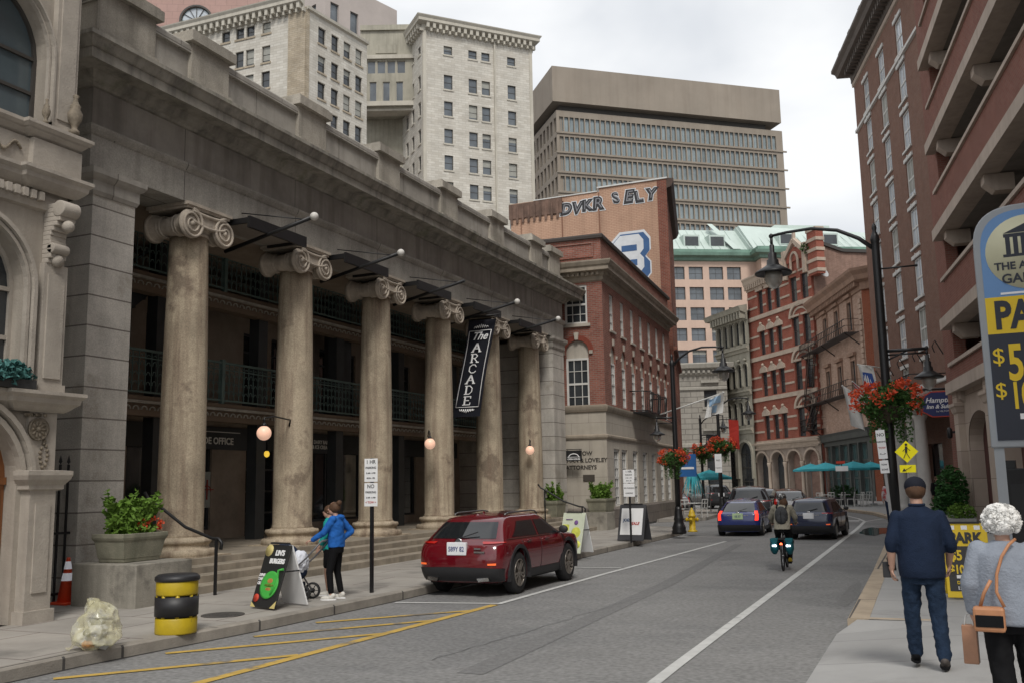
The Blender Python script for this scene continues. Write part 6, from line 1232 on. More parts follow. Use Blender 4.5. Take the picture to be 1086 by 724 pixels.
onb('purple_mark', mat('violet print', (.2, .1, .3), .6), lambda b: (b.ball((.1, -.01, .8), .06, 10, 6, sy=.1), b.bar((-.22, -.01, .88), (-.02, -.01, .88), .03, .01)), p, Mf)
dfr = mat('dark board frame', (.05, .05, .055), .6)
t, p, Mf = a_board('white A-board with red and blue words by the bank corner', (-8.3, 28.0, .15), -8, .85, 1.12, dfr, back=dfr)
onb('board_face', signw, lambda b: b.box(-.35, .35, -.008, -.001, .2, 1.0), p, Mf); text(p, 'lettering', 'SALE', signr, .12, .12, .5, -.012, R=Mf, off=.003, shear=.3); text(p, 'lettering', 'JOES', gbl, .12, -.15, .6, -.012, R=Mf, off=.003)
sgy = mat('parking sign yellow', (.75, .52, .02), .6, .03)
t, p, Mf = a_board('yellow and black A-board reading PARK $5 $10 behind the walking man', (.36, 15.6, .15), 3, .60, 1.1, sgy, back=sgy, spread=.28)
onb('black_field', signk, lambda b: b.box(-.26, .26, -.006, -.001, .12, .76), p, Mf)
onb('handle_slot', signw, lambda b: [b.box(x, x + .08, -.006, -.001, 1.0, 1.06) for x in (-.21, -.04, .13)], p, Mf)
text(p, 'lettering', 'PARK', signk,    .21, 0, .81, -.006, R=Mf, off=.01, xs=.85); text(p, 'lettering', '$5 OFF', sgy, .2, .02, .56, -.012, R=Mf, off=.006, xs=.8); text(p, 'lettering', '$10 DAY', sgy, .17, .0, .37, -.012, R=Mf, off=.006, xs=.75)
onb('white_bar', signw, lambda b: b.box(-.16, .2, -.012, -.007, .3, .345), p, Mf); text(p, 'lettering', 'DAILY RATE', sgy, .06, 0, .22, -.012, R=Mf, off=.002); text(p, 'lettering', '15 by Hour', signw, .07, 0, .14, -.012, R=Mf, off=.002)
# big garage sign
t = thing('garage_price_sign', 'large blue, yellow and black parking price sign on grey posts at right edge', 'sign', (.0, 15.2, .15), -2)
bl_ = mat('sign blue', (.13, .27, .52), .5, .04); crm = mat('sign cream', (.62, .60, .42), .5, .05); sfr = mat('grey sign frame', (.30, .32, .34), .5, .05); nav = mat('sign navy', (.014, .018, .032), .5)
X0, X1, ZB, ZT_ = .80, 2.2, 2.13, 5.62; xc_ = (X0 + X1) / 2; hw = (X1 - X0) / 2
def signshape(hw, zb, zt, y0, y1, rise=.62):
    n_ = 20; pts = [(xc_ - hw, y0, zb), (xc_ + hw, y0, zb)] + [(xc_ + hw * math.copysign(abs(math.cos(PI * i / n_)) ** .75, math.cos(PI * i / n_)), y0, zt - rise + rise * math.sin(PI * i / n_) ** .75) for i in range(n_ + 1)]
    b = MB(); b.prism(pts, (0, y1 - y0, 0)); return b
signshape(hw, ZB, ZT_, 0, .22).build('sign_case', sfr, t, bevel=.02)
signshape(hw - .09, ZB + .1, ZT_ - .09, -.012, .0).build('blue_panel', bl_, t)
b = MB(); b.lathe([(0, -.02), (.54, -.02), (.54, -.012)], 40, (xc_, 0, 4.90), ax='y', sx=1.02, sy=1); ov = b.build('cream_oval', crm, t)
b = MB(); b.prism([(xc_ - .30, -.024, 5.19), (xc_ + .30, -.024, 5.19), (xc_, -.024, 5.32)], (0, .004, 0)); b.box(xc_ - .3, xc_ + .3, -.024, -.02, 5.13, 5.18); b.box(xc_ - .32, xc_ + .32, -.024, -.02, 4.84, 4.88)
for k in range(6): b.box(xc_ - .28 + k * .1, xc_ - .22 + k * .1, -.024, -.02, 4.88, 5.13)
b.build('temple_mark', nav, ov); text(ov, 'lettering', 'THE ARCADE', nav, .15, xc_, 4.66, -.025, off=.004); text(ov, 'lettering', 'GARAGE', nav, .19, xc_, 4.46, -.025, off=.004)
b = MB(); b.box(xc_ - hw + .09, xc_ + hw - .09, -.018, -.012, 3.74, 4.27); yp = b.build('yellow_panel', sgy, t); text(yp, 'lettering', 'PARK', nav, .55, xc_, 3.82, -.022, off=.02, xs=.76)
b = MB(); b.box(xc_ - .4, xc_ + .4, -.018, -.012, 4.30, 4.33); b.build('white_line', signw, t)
b = MB(); b.box(xc_ - hw + .09, xc_ + hw - .09, -.018, -.012, ZB + .1, 3.74); bp = b.build('black_panel', nav, t)
text(bp, 'lettering', '$', sgy, .32, xc_ - .59, 3.32, -.022, off=0, align='LEFT'); text(bp, 'lettering', '5 OFF', sgy, .72, xc_ - .40, 3.08, -.022, off=.016, xs=.6, align='LEFT'); text(bp, 'lettering', '$', sgy, .30, xc_ - .59, 2.84, -.022, off=0, align='LEFT'); text(bp, 'lettering', '10 DAY', sgy, .52, xc_ - .40, 2.68, -.022, off=.014, xs=.55, align='LEFT')
b = MB(); b.box(xc_ - .3, xc_ + .5, -.022, -.018, 2.52, 2.6); b.build('white_line', signw, bp)
for x in (X0 + .03, X1 - .16): b = MB(); b.box(x, x + .13, .04, .18, 0, ZB); b.build('post', sfr, t)
t = thing('utility_cabinet', 'tall black utility cabinet beside the garage sign post', 'cabinet', (1.28, 17.6, .15), -8); b = MB(); b.box(-.2, .24, -.15, .2, 0, 1.85); b.build('case', mat('matt black case', (.012, .012, .013), .6), t, bevel=.02); b = MB(); b.box(-.2, -.02, -.1, .1, 1.85, 1.98); b.build('cap', black, t); b = MB(); b.box(-.12, .18, -.165, -.15, .2, 1.6); b.box(.1, .14, -.18, -.165, .9, 1.05); b.build('door', plast, t)
# hotel sign
q = at(997, 428, 50); t = thing('hotel_sign', 'navy hexagonal hanging hotel sign with white script and red edge', 'sign', (q.x, q.y, q.z), 0)
def hexa(w, h, y0, y1, name, m_, par): b = MB(); b.prism([(-w, y0, 0), (-w * .72, y0, -h), (w * .72, y0, -h), (w, y0, 0), (w * .72, y0, h), (-w * .72, y0, h)][::-1], (0, y1 - y0, 0)); return b.build(name, m_, par)
def rect8(w, h, y0, y1, name, m_, par): b = MB(); b.prism([(-w, y0, -h * .55), (-w * .45, y0, -h), (w * .45, y0, -h), (w, y0, -h * .55), (w, y0, h * .55), (w * .45, y0, h), (-w * .45, y0, h), (-w, y0, h * .55)][::-1], (0, y1 - y0, 0)); return b.build(name, m_, par)
rect8(.84, .62, -.06, .06, 'edge', redb, t); rect8(.79, .57, -.075, -.06, 'face', mat('hotel sign navy', (.02, .03, .13), .5), t)
for s_, z in (('Hampton', .08), ('Inn & Suites', -.2)): text(t, 'lettering', s_, signw, .34 if z > 0 else .26, 0, z, -.085, off=.008, shear=.3)
text(t, 'lettering', 'by HILTON', signw, .12, .1, -.38, -.085); b = MB(); b.tube([(-.7, 0, .75), (1.4, .1, .75)], .04); b.tube([(-.4, 0, .5), (-.4, 0, .75)], .02); b.tube([(.4, 0, .5), (.4, 0, .75)], .02); b.build('bracket', black, t)
# flags
def flag(name, label, base, tip, w, h, m_, extra=None, droop=.3):
    t = thing(name, label, 'flag', base, 0, 'flags over the street'); d = Vector(tip) - Vector(base)
    b = MB(); b.tube([(0, 0, 0), d], .035, 6); b.ball(d, .06, 8, 6); b.build('pole', mat('pale flagpole', (.5, .5, .48), .5), t)
    e = d.normalized(); st_ = d - e * w
    b = MB(); g = lambda u, v: st_ + e * (w * (u - .25 * v)) + Vector((.15 * v * math.sin(u * 7), .18 * math.sin(u * 6 + v * 3), -h * v))
    for i in range(8):
        for j in range(8): b.quad(g(i / 8, (j + 1) / 8), g((i + 1) / 8, (j + 1) / 8), g((i + 1) / 8, j / 8), g(i / 8, j / 8))
    c = b.build('cloth', m_, t)
    if extra: extra(c, g)
    return t
wcl = mat('white flag cloth', (.62, .62, .60), .8, .08, 2); bcl = mat('flag blue', (.03, .08, .3), .8); rcl = mat('flag red', (.35, .03, .04), .8); pcl = mat('pale blue flag', (.30, .45, .62), .8, .2, 2)
def pq(c, g, rects, m_, name, off=(0, -.02, 0)):
    b = MB(); o_ = Vector(off)
    for u0, u1, v0, v1 in rects:
        for i in range(6):
            a, c2 = u0 + (u1 - u0) * i / 6, u0 + (u1 - u0) * (i + 1) / 6; b.quad(g(a, v1) + o_, g(c2, v1) + o_, g(c2, v0) + o_, g(a, v0) + o_)
    b.build(name, m_, c)
flag('white_flag', 'plain white flag hanging left of the striped flag by the fire escape', (-2.6, 60.2, 5.9), (-4.5, 59.5, 7.3), 1.1, 2.0, wcl)
flag('striped_flag', 'red and white striped flag with blue corner next to the white flag', (-2.4, 60.0, 5.9), (-3.9, 59.3, 7.5), 1.6, 1.3, wcl, lambda c, g: (pq(c, g, [(0, 1, k / 6.5 , (k + .5) / 6.5) for k in range(7)], rcl, 'red_stripes'), pq(c, g, [(0, .42, 0, .54)], bcl, 'blue_corner', (0, -.04, 0))))
flag('emblem_flag', 'white banner flag with blue rectangle beside the right lamp post', (-2.2, 56.2, 7.9), (-3.3, 55.4, 8.05), .95, 1.75, wcl, lambda c, g: pq(c, g, [(.22, .75, .22, .72)], bcl, 'blue_emblem'))
q1, q2 = at(695, 441, 44), at(767, 416, 44)
flag('pale_blue_flag', 'white and pale blue flag on long slanting pole past the bank balcony', tuple(q1), tuple(q2), 0.75, .85, wcl, lambda c, g: pq(c, g, [(.1, .9, .1, .45), (.3, .8, .55, .9)], pcl, 'blue_patch'))
# hydrant
t = thing('fire_hydrant', 'yellow fire hydrant at the left kerb beside the lamp post', 'hydrant', (-7.75, 33.2, .15)); hy = mat('hydrant yellow', (.62, .42, .02), .5, .15, 4)
b = MB(); b.lathe([(.17, 0), (.17, .04), (.11, .06), (.11, .5), (.14, .52), (.14, .56), (.11, .58), (.1, .66), (.06, .74), (.03, .76), (.03, .82), (0, .82)], 16); b.build('barrel', hy, t)
for ax_, sx in (('x', 1), ('x', -1), ('y', -1)): MB().lathe([(.05, .1 * sx), (.05, .17 * sx), (.07, .17 * sx), (.07, .21 * sx), (.02, .22 * sx), (.02, .25 * sx)], 10, (0, 0, .42), ax=ax_).build('outlet_cap', hy, t)
# cone, bin, bag
t = thing('traffic_cone', 'orange traffic cone with two white bands by the arcade pier', 'traffic cone', (-12.75, 11.38, .15)); og = mat('cone orange', (.72, .07, .02), .5)
b = MB(); b.box(-.2, .2, -.2, .2, 0, .035); b.build('base', og, t, bevel=.01); b = MB(); b.lathe([(.145, .03), (.03, .7), (.03, .72), (.0, .72)], 20); b.build('cone_body', og, t)
for z0, z1 in ((.36, .48), (.54, .66)): r_c = lambda z: .149 - .115 * (z - .03) / .67; MB().lathe([(r_c(z0), z0), (r_c(z1), z1)], 20, cap=False).build('white_band', mat('reflective white', (.85, .85, .9), .4, emis=.1), t)
t = thing('litter_bin', 'round yellow litter bin with black middle band and dark lid', 'bin', (-8.76, 9.5, .15)); t.scale = (.87, .87, .89); yb = mat('bin yellow', (.47, .34, .012), .45, .15, 4, blotch=((.12, .1, .05), 9, .68, .8)); bb = mat('bin black', (.018, .018, .02), .5)
b = MB(); b.lathe([(.285, 0), (.29, .02), (.29, .20), (.28, .22)], 28); b.build('lower_ring', yb, t); b = MB(); b.lathe([(.265, .2), (.265, .55)], 28); b.build('liner', bb, t); b = MB(); b.lathe([(.28, .52), (.29, .54), (.29, .70), (.28, .72)], 28); b.build('upper_ring', yb, t)
b = MB(); b.lathe([(.302, .24), (.302, .5)], 28, cap=False); 
for k in range(0): b.lathe([(.302, .27 + k * .08), (.3035, .29 + k * .08), (.302, .31 + k * .08)], 28, cap=False)
o = b.build('black_band', bb, t); sm = o.modifiers.new('s', 'SOLIDIFY'); sm.thickness = .012
b = MB()
for k in range(8): a = k * PI / 4; b.box(-.03, .03, -.01, .01, .2, .54) if 0 else b.lathe([(.035, .2), (.035, .54)], 6, (.25 * math.cos(a), .25 * math.sin(a), 0))
b.build('yellow_uprights', yb, t); b = MB(); b.lathe([(.30, .71), (.315, .73), (.31, .77), (.27, .80), (.0, .81)], 28); b.build('lid', bb, t)
t = thing('rubbish_bag', 'translucent yellowish rubbish bag full of litter by the kerb', 'rubbish bag', (-8.75, 8.25, .15)); rnd = random.Random(11)
b = MB(); b.ball((0, 0, .2), .25, 20, 14, sx=1.05, sy=.9, sz=.85); b.ball((.05, .02, .34), .17, 12, 10); b.ball((-.1, .0, .42), .09, 10, 8, sz=1.4); b.ball((.12, 0, .40), .07, 10, 8)
plb = mat('clear yellow plastic', (.70, .66, .42), .15, .2, 7, alpha=.42, spec=.9, bump=1, bs=7, blotch=((.55, .54, .48), 5, .5, .7))
o = fuse(b, 'plastic', plb, t, .012, 2, .12, .13, tex='VORONOI')
for c_, r_, m__ in (((-.08, -.08, .14), .09, 'white'), ((.09, -.06, .2), .1, 'white'), ((-.02, -.1, .07), .06, 'orange'), ((.0, .0, .33), .08, 'grey'), ((.12, -.02, .08), .08, 'grey'), ((-.1, .05, .27), .07, 'white'), ((.02, -.14, .2), .045, 'dark')):
    q_ = MB(); q_.ball(c_, r_, 14, 10, sz=.8); _l = fuse(q_, 'litter', mat('litter ' + m__, {'white': (.6, .6, .58), 'orange': (.6, .25, .04), 'grey': (.3, .3, .28), 'dark': (.06, .06, .06)}[m__], .6, .2, 9), t, .012, 1, .05, .05, tex='VORONOI')
b = MB(); b.add([(-.3, -.1, .01), (-.12, -.2, .05), (-.1, -.05, .3), (-.28, .05, .12), (-.35, -.12, .02), (-.16, -.24, .01)], [(0, 1, 2, 3), (4, 5, 1, 0)]); b.tube([(-.08, 0, .45), (-.14, .0, .54), (-.1, .03, .5)], .03, 6); b.build('knot', plb, t)
# planters
def planter(label, loc, w, d, h, seed, flowers=True, ph=.6, group='stone planters on the arcade step blocks'):
    t = thing('stone_planter', label, 'planter', loc, 0, group); rnd = random.Random(seed)
    b = MB()
    pr = [(.78, 0), (.80, .12), (.82, .14), (.92, .7), (.95, .76), (.97, .78), (1.0, .86), (1.0, 1.0), (.9, 1.0), (.88, .93)]
    vs = []; 
    for k, z in pr: vs += [(-d / 2 * k, -w / 2 * k, z * h), (d / 2 * k, -w / 2 * k, z * h), (d / 2 * k, w / 2 * k, z * h), (-d / 2 * k, w / 2 * k, z * h)]
    fs = [(4 * j + i, 4 * j + (i + 1) % 4, 4 * (j + 1) + (i + 1) % 4, 4 * (j + 1) + i) for j in range(len(pr) - 1) for i in range(4)] + [(3, 2, 1, 0), tuple(4 * (len(pr) - 1) + i for i in range(4))]
    b.add(vs, fs); b.build('bowl', mat('mossy planter stone', (.23, .22, .165), .88, .3, 3, .3, 40, streak=.4, streakcol=(.07, .08, .05)), t, bevel=.01)
    b = MB(); leaves(b, (0, 0, h + ph * .45), (d * .4, w * .42, ph * .6), 1100, .11, rnd, .3); leaves(b, (0, 0, h + .05), (d * .5, w * .5, .14), 350, .10, rnd, .2)
    for _ in range(26):
        a = rnd.uniform(0, 6.28); p0 = Vector((0, 0, h)); p1 = Vector((math.cos(a) * d * .5, math.sin(a) * w * .5, h + ph * rnd.uniform(.3, 1.25)))
        for k in range(8): leaves(b, p0.lerp(p1, .3 + k * .1), (.05, .05, .05), 4, .1, rnd, 0)
    b.build('foliage', leaf2, t)
    if flowers:
        b = MB(); [leaves(b, (d * .35, rnd.uniform(-.1, w * .45), h + rnd.uniform(.05, .22)), (.05, .05, .04), 12, .06, rnd, 0) for _ in range(14)]; b.build('flowers', flm, t)['kind'] = 'stuff'
    return t
planter('long mossy stone planter with orange flowers, front left of the arcade', (-11.80, 11.72, .805), .96, .66, .44, 21, ph=.52)
planter('stone planter with green shrub at the arcade right end block', (-11.5, 34.6, .805), 1.25, .8, .5, 22, False, .5)
planter('small stone planter in shade behind the last column', (-13.0, 33.6, .66), 1.0, .6, .6, 23, False, .55)
# handrails on the steps
def handrail(label, y):
    t = thing('handrail', label, 'handrail', (-11.35, y, .15), 0, 'iron handrails on the arcade steps')
    b = MB(); b.tube([(.28, 0, .75), (.30, 0, .86), (.22, 0, .93), (.1, 0, .93), (-.5, 0, 1.12), (-1.0, 0, 1.42), (-1.35, 0, 1.6), (-1.45, 0, 1.72)], .028, 8); b.build('rail', black, t)
    for x, z0, z1 in ((.18, 0.0, .93), (-1.2, .4, 1.5)): b = MB(); b.box(x - .02, x + .02, -.02, .02, z0, z1); b.build('post', black, t)
handrail('curved black handrail on the steps right of the yellow bin', 13.0); handrail('black handrail on the arcade steps nearest the brick bank', 31.5)
# shrub by garage
t = thing('garage_shrub', 'dense dark green shrub in a pale planter in front of the garage corner', 'shrub', (.55, 34.5, .15)); rnd = random.Random(31)
b = MB(); leaves(b, (0, 0, 1.25), (.5, .5, .85), 1500, .13, rnd, .35); leaves(b, (-.2, -.2, .8), (.5, .4, .5), 600, .12, rnd, .3); b.build('leaves', mat('dark shrub leaves', (.035, .10, .025), .6, .5, 8), t); b = MB(); b.box(-.6, .6, -.5, .5, 0, .5); b.build('planter', MATS['pale concrete pavement'], t, bevel=.02); b = MB(); b.tube([(0, 0, .4), (0, 0, 1.6)], .05); b.build('stem', MATS['weed stem'], t)
t = thing('low_shrub', 'low pale green bush beside the dense shrub', 'shrub', (.75, 33.6, .15)); b = MB(); leaves(b, (0, 0, .6), (.45, .4, .3), 500, .1, rnd, .3); b.build('leaves', leaf2, t); b = MB(); b.box(-.5, .4, -.35, .4, 0, .42); b.build('planter', MATS['pale concrete pavement'], t)
# parasols, tables, chairs
teal = mat('turquoise parasol cloth', (.055, .36, .42), .8, .12, 2); wch = mat('white metal chair', (.6, .6, .58), .5)
def parasol(label, x, y, r=1.35, h=2.35, group='turquoise parasols at the far corner'):
    t = thing('parasol', label, 'parasol', (x, y, .15), 0, group); n_ = 8; b = MB()
    for i in range(n_):
        a0, a1 = 2 * PI * i / n_, 2 * PI * (i + 1) / n_; am = (a0 + a1) / 2
        p = lambda a, k, z: (r * k * math.cos(a), r * k * math.sin(a), z)
        b.add([(0, 0, h + .42), p(a0, .5, h + .22), p(am, .46, h + .19), p(a1, .5, h + .22), p(a0, 1, h), p(am, .93, h), p(a1, 1, h), p(a0, 1.0, h - .13), p(am, .93, h - .12), p(a1, 1.0, h - .13)], [(0, 1, 2), (0, 2, 3), (1, 4, 5, 2), (2, 5, 6, 3), (4, 7, 8, 5), (5, 8, 9, 6)])
    b.build('canopy', teal, t); b = MB(); b.tube([(0, 0, 0), (0, 0, h + .5)], .03); b.lathe([(.25, 0), (.25, .06), (.05, .1)], 12); b.build('pole', MATS['galvanised post'], t)
for k, (px, D, rr_) in enumerate([(860, 69, 1.2), (876, 66, 1.45), (905.5, 64, 1.5), (924, 67, 1.2)]):
    q = at(px, 500, D); parasol(['turquoise parasol at the far left of the cafe corner row', 'turquoise parasol second from the left at the cafe corner', 'turquoise parasol third from the left, the widest one', 'turquoise parasol nearest the right lamp post'][k], q.x, q.y, rr_)
q = at(752, 500, 53); parasol('open pale turquoise parasol left behind the hydrant', q.x, q.y, 1.2, 1.9)
q = at(735, 500, 49); t = thing('folded_parasol', 'closed ragged turquoise parasol hanging down behind the hydrant', 'parasol', (q.x, q.y, .15)); b = MB(); rnd = random.Random(3)
for i in range(26): a = i * 2 * PI / 26; r0 = .55 + rnd.uniform(-.12, .12); b.add([(0, 0, 2.45), (r0 * .55 * math.cos(a - .1), r0 * .55 * math.sin(a - .1), 1.9), (r0 * math.cos(a), r0 * math.sin(a), .95 + rnd.uniform(-.2, .2)), (r0 * .55 * math.cos(a + .16), r0 * .55 * math.sin(a + .16), 1.8)], [(0, 1, 2, 3)])
b.build('canopy', teal, t); b = MB(); b.tube([(0, 0, 0), (0, 0, 2.5)], .03); b.lathe([(.25, 0), (.25, .06), (.05, .1)], 12); b.build('pole', MATS['galvanised post'], t)
def cafe_chair(label, x, y, rz):
    t = thing('cafe_chair', label, 'chair', (x, y, .15), rz, 'white cafe chairs at the far corner')
    b = MB(); b.box(-.2, .2, -.2, .2, .43, .46); b.build('seat', wch, t); b = MB(); [b.bar((s_, -.2, .46), (s_, -.26, .86), .03) for s_ in (-.19, 0, .19)]; b.bar((-.2, -.26, .86), (.2, -.26, .86), .04); b.bar((-.2, -.24, .68), (.2, -.24, .68), .03); b.build('backrest', wch, t)
    for sx in (-.18, .18):
        for sy in (-.18, .18): b = MB(); b.bar((sx, sy, .43), (sx * 1.1, sy * 1.1, 0), .03); b.build('leg', wch, t)
def cafe_table(label, x, y):
    t = thing('cafe_table', label, 'table', (x, y, .15), 0, 'white cafe tables at the far corner'); MB().lathe([(.38, .70), (.38, .73)], 16).build('tabletop', wch, t); b = MB(); b.tube([(0, 0, .02), (0, 0, .7)], .03); b.lathe([(.22, 0), (.22, .03)], 12); b.build('pedestal', wch, t)
names = ['left of the whole row', 'in front of the red striped building', 'below the second parasol', 'below the widest parasol', 'just right of the widest parasol', 'nearest the right lamp post']
for k, px in enumerate((868, 878, 889, 900, 909, 918)):
    q = at(px, 500, 62 + (k % 2)); cafe_chair('white metal cafe chair ' + names[k], q.x, q.y, 30 * k)
for k, px in enumerate((873, 894, 913)): q = at(px, 500, 63.5); cafe_table('small round white cafe table ' + ['at the left end of the row', 'in the middle of the row', 'at the right end of the row'][k], q.x, q.y)
for k, (px, D) in enumerate(((726, 46), (742, 47))): q = at(px, 500, D); cafe_chair('white metal chair ' + ['left of', 'right of'][k] + ' the folded parasol behind the hydrant', q.x, q.y, 60 * k)
q = at(734, 500, 45.5); cafe_table('white table under the folded parasol behind the hydrant', q.x, q.y)
t = thing('cafe_hedge', 'dark green planter shrub between the cafe tables', 'shrub', tuple(at(893, 500, 67).xy) + (.15,)); b = MB(); leaves(b, (0, 0, .8), (.9, .5, .5), 350, .2, random.Random(5)); b.build('leaves', MATS['dark shrub leaves'], t); b = MB(); b.box(-.8, .8, -.35, .35, 0, .5); b.build('planter', dfr, t)
q = at(893, 499, 61); t = thing('white_notice', 'small bright white notice board on a dark post by the cafe', 'sign', (q.x, q.y, .15)); MB().box(-.36, .36, -.02, .02, 2.15, 2.45).build('board', signw, t); b = MB(); b.box(-.03, .03, .02, .06, 0, 3.1); b.build('post', black, t); MB().box(-.3, .2, -.02, .02, 2.6, 2.75).build('red_plate', redb, t)
q = at(727, 488, 46); t = thing('blue_shop_sign', 'blue projecting sign hanging behind the left lamp post', 'sign', (q.x, q.y, q.z)); MB().box(-.3, .5, -.04, .04, -.75, .3).build('board', mat('bright sign blue', (.02, .12, .35), .5), t, bevel=.01); b = MB(); b.tube([(-.5, 0, .4), (.5, 0, .4)], .02); b.tube([(.4, 0, .4), (.4, 0, .3)], .015); b.build('bracket', black, t); b = MB(); b.box(-.2, .4, -.055, -.04, -.4, -.3); b.build('white_stripe', signw, t)
# ------------------------------------------------ PEOPLE
skin = mat('skin', (.44, .26, .19), .55, .06, 6); hair_br = mat('brown hair', (.09, .05, .03), .6, .3, 20); hair_w = mat('white curly hair', (.80, .79, .76), .7, .12, 22, .8, 60)
def loft(b, rings, n=20):
    vs = []
    for c, rx, ry, *yaw in rings:
        y = yaw[0] if yaw else 0
        for i in range(n):
            a = 2 * PI * i / n; x, q = rx * math.cos(a), ry * math.sin(a); vs.append((c[0] + x * math.cos(y) - q * math.sin(y), c[1] + x * math.sin(y) + q * math.cos(y), c[2]))
    k = len(rings); fs = [(j * n + i, j * n + (i + 1) % n, (j + 1) * n + (i + 1) % n, (j + 1) * n + i) for j in range(k - 1) for i in range(n)] + [tuple(range(n))[::-1], tuple(range((k - 1) * n, k * n))]
    b.add(vs, fs, True)
def limb(b, p0, p1, r0, r1, bulge=.0):
    p0, p1 = Vector(p0), Vector(p1); b.tube([p0.lerp(p1, t) for t in (0, .25, .5, .75, 1)], [r0, r0 * .75 + r1 * .25 + bulge, (r0 + r1) / 2 + bulge, r0 * .25 + r1 * .75 + bulge * .4, r1], 14); b.ball(p0, r0, 12, 8); b.ball(p1, r1, 12, 8)
def head(b, c, yaw=0, s=1):
    R = Matrix.Rotation(yaw, 3, 'Z'); c = Vector(c); P = lambda x, y, z: c + R @ Vector((x * s, y * s, z * s))
    b.ball(P(0, -.01, .03), .1 * s, 18, 14, sx=.78, sy=.98, sz=1.05, R=R); b.ball(P(0, .035, -.045), .07 * s, 14, 10, sx=.85, sy=.85, sz=1.0, R=R)
    b.ball(P(0, .1, -.01), .017 * s, 8, 6, sx=.8, sy=1.2, sz=1.5, R=R)
    for q in (-1, 1): b.ball(P(q * .078, -.01, 0), .03 * s, 8, 6, sx=.35, sy=.6, sz=1, R=R)
    return P
def hand(b, w, d, palm_n, side, curl=.5, s=1):
    w, d = Vector(w), Vector(d).normalized(); n = Vector(palm_n).normalized(); x = d.cross(n).normalized()
    R = Matrix((x, d, n)).transposed(); b.ball(w + d * .05 * s, .045 * s, 12, 8, sx=.85, sy=1.15, sz=.38, R=R); b.tube([w - d * .02, w + d * .03 * s], .025 * s, 8)
    for k, (o, L_) in enumerate(((-.028, .062), (-.01, .075), (.01, .07), (.027, .055))):
        p = w + d * .088 * s + x * o * s; q = p + (d * math.cos(curl * .6) + n * math.sin(curl * .6)) * L_ * .5 * s; r = q + (d * math.cos(curl * 1.6) + n * math.sin(curl * 1.6)) * L_ * .5 * s; b.tube([p, q, r], [.0095 * s, .009 * s, .0075 * s], 7); b.ball(r, .0078 * s, 6, 5)
    p = w + d * .03 * s + x * side * .03 * s; q = p + (d * .5 + x * side * .6 + n * .4).normalized() * .04 * s; r = q + (d * .9 + n * .5).normalized() * .03 * s; b.tube([p, q, r], [.014 * s, .011 * s, .009 * s], 7)
def shoe(parent, p, toe, m_, sole, name='shoe'):
    p = Vector(p); a = math.atan2(toe[1], toe[0]) - PI / 2; b = MB(); b.M = Matrix.Translation(p) @ Matrix.Rotation(a, 4, 'Z')
    b.ball((0, .0, .05), .05, 12, 8, sx=.9, sy=1.2, sz=1.0); b.ball((0, .1, .035), .052, 12, 8, sx=.95, sy=1.7, sz=.72); b.ball((0, -.03, .075), .045, 10, 8, sy=1.1)
    o = fuse(b, name, m_, parent, .009, 3); b = MB(); b.M = Matrix.Translation(p) @ Matrix.Rotation(a, 4, 'Z'); n = 16
    pts = [(.047 * math.cos(2 * PI * i / n) * (1.1 if math.sin(2 * PI * i / n) > 0 else .9), .05 + .14 * math.sin(2 * PI * i / n), .0) for i in range(n)]; b.prism(pts, (0, 0, .022)); b.build('sole', sole, o); return o
def face(t_body, P):
    b = MB(); [b.ball(P(q * .03, .083, .012), .011, 8, 6) for q in (-1, 1)]; b.build('eyes', mat('eye', (.1, .08, .07), .3), t_body); b = MB(); b.ball(P(0, .098, -.055), .02, 8, 6, sx=1.2, sy=.3, sz=.3); b.build('mouth', mat('lips', (.35, .12, .1), .5), t_body)
# --- man walking away, right pavement
navys = mat('navy shirt cloth', (.012, .021, .045), .85, .18, 6, .5, 90); jeans = mat('blue jeans', (.016, .03, .058), .85, .3, 7, .5, 90); blk = mat('black cloth', (.006, .006, .007), .85, .15, 6)
M = thing('person', 'man walking away in navy shirt, jeans and dark cap, phone in left hand', 'person', (-.16, 10.05, .15), 4); M.scale = (.93, 1, .955)
b = MB()
hipL, hipR, knL, knR, anL, anR = (-.1, 0, .9), (.1, 0, .9), (-.12, .06, .5), (.12, -.02, .49), (-.11, .12, .1), (.135, -.16, .1)
shL, shR = (-.2, 0, 1.47), (.2, 0, 1.47); elL, elR = (-.275, -.03, 1.17), (.285, .0, 1.17); wrL, wrR = (-.285, .03, .92), (.27, .14, .96)
loft(b, [((0, 0, .85), .16, .13), ((0, 0, .95), .18, .14), ((0, .0, 1.1), .17, .14), ((0, 0, 1.3), .19, .13), ((0, 0, 1.45), .17, .1), ((0, 0, 1.52), .08, .07)])
limb(b, (0, 0, 1.48), (0, .02, 1.62), .065, .06); P = head(b, (0, .03, 1.68), 0, 1.08)
for a_, e_, w_ in ((shL, elL, wrL), (shR, elR, wrR)): limb(b, Vector(a_) - Vector((0, 0, .04)), e_, .045, .042); limb(b, e_, w_, .045, .03, .005)
for a_, e_, w_ in ((hipL, knL, anL), (hipR, knR, anR)): limb(b, a_, e_, .085, .058); limb(b, e_, w_, .055, .038, .008)
hand(b, wrL, (0, .25, -1), (1, 0, 0), 1, .9); hand(b, wrR, (0, .3, -1), (-1, 0, 0), -1, .7)
bd = fuse(b, 'body', skin, M, .008, 4); face(bd, P)
b = MB(); loft(b, [((0, -.01, .84), .215, .175), ((0, -.01, .9), .225, .185), ((0, .0, 1.05), .225, .19), ((0, 0, 1.2), .22, .175), ((0, 0, 1.35), .232, .155), ((0, -.01, 1.44), .222, .13), ((0, -.01, 1.50), .15, .1), ((0, 0, 1.545), .075, .075)], 28)
for a_, e_, w_ in ((shL, elL, wrL), (shR, elR, wrR)): limb(b, Vector(a_) - Vector((0, 0, .035)), e_, .068, .066); limb(b, e_, Vector(e_).lerp(Vector(w_), .18), .064, .062)
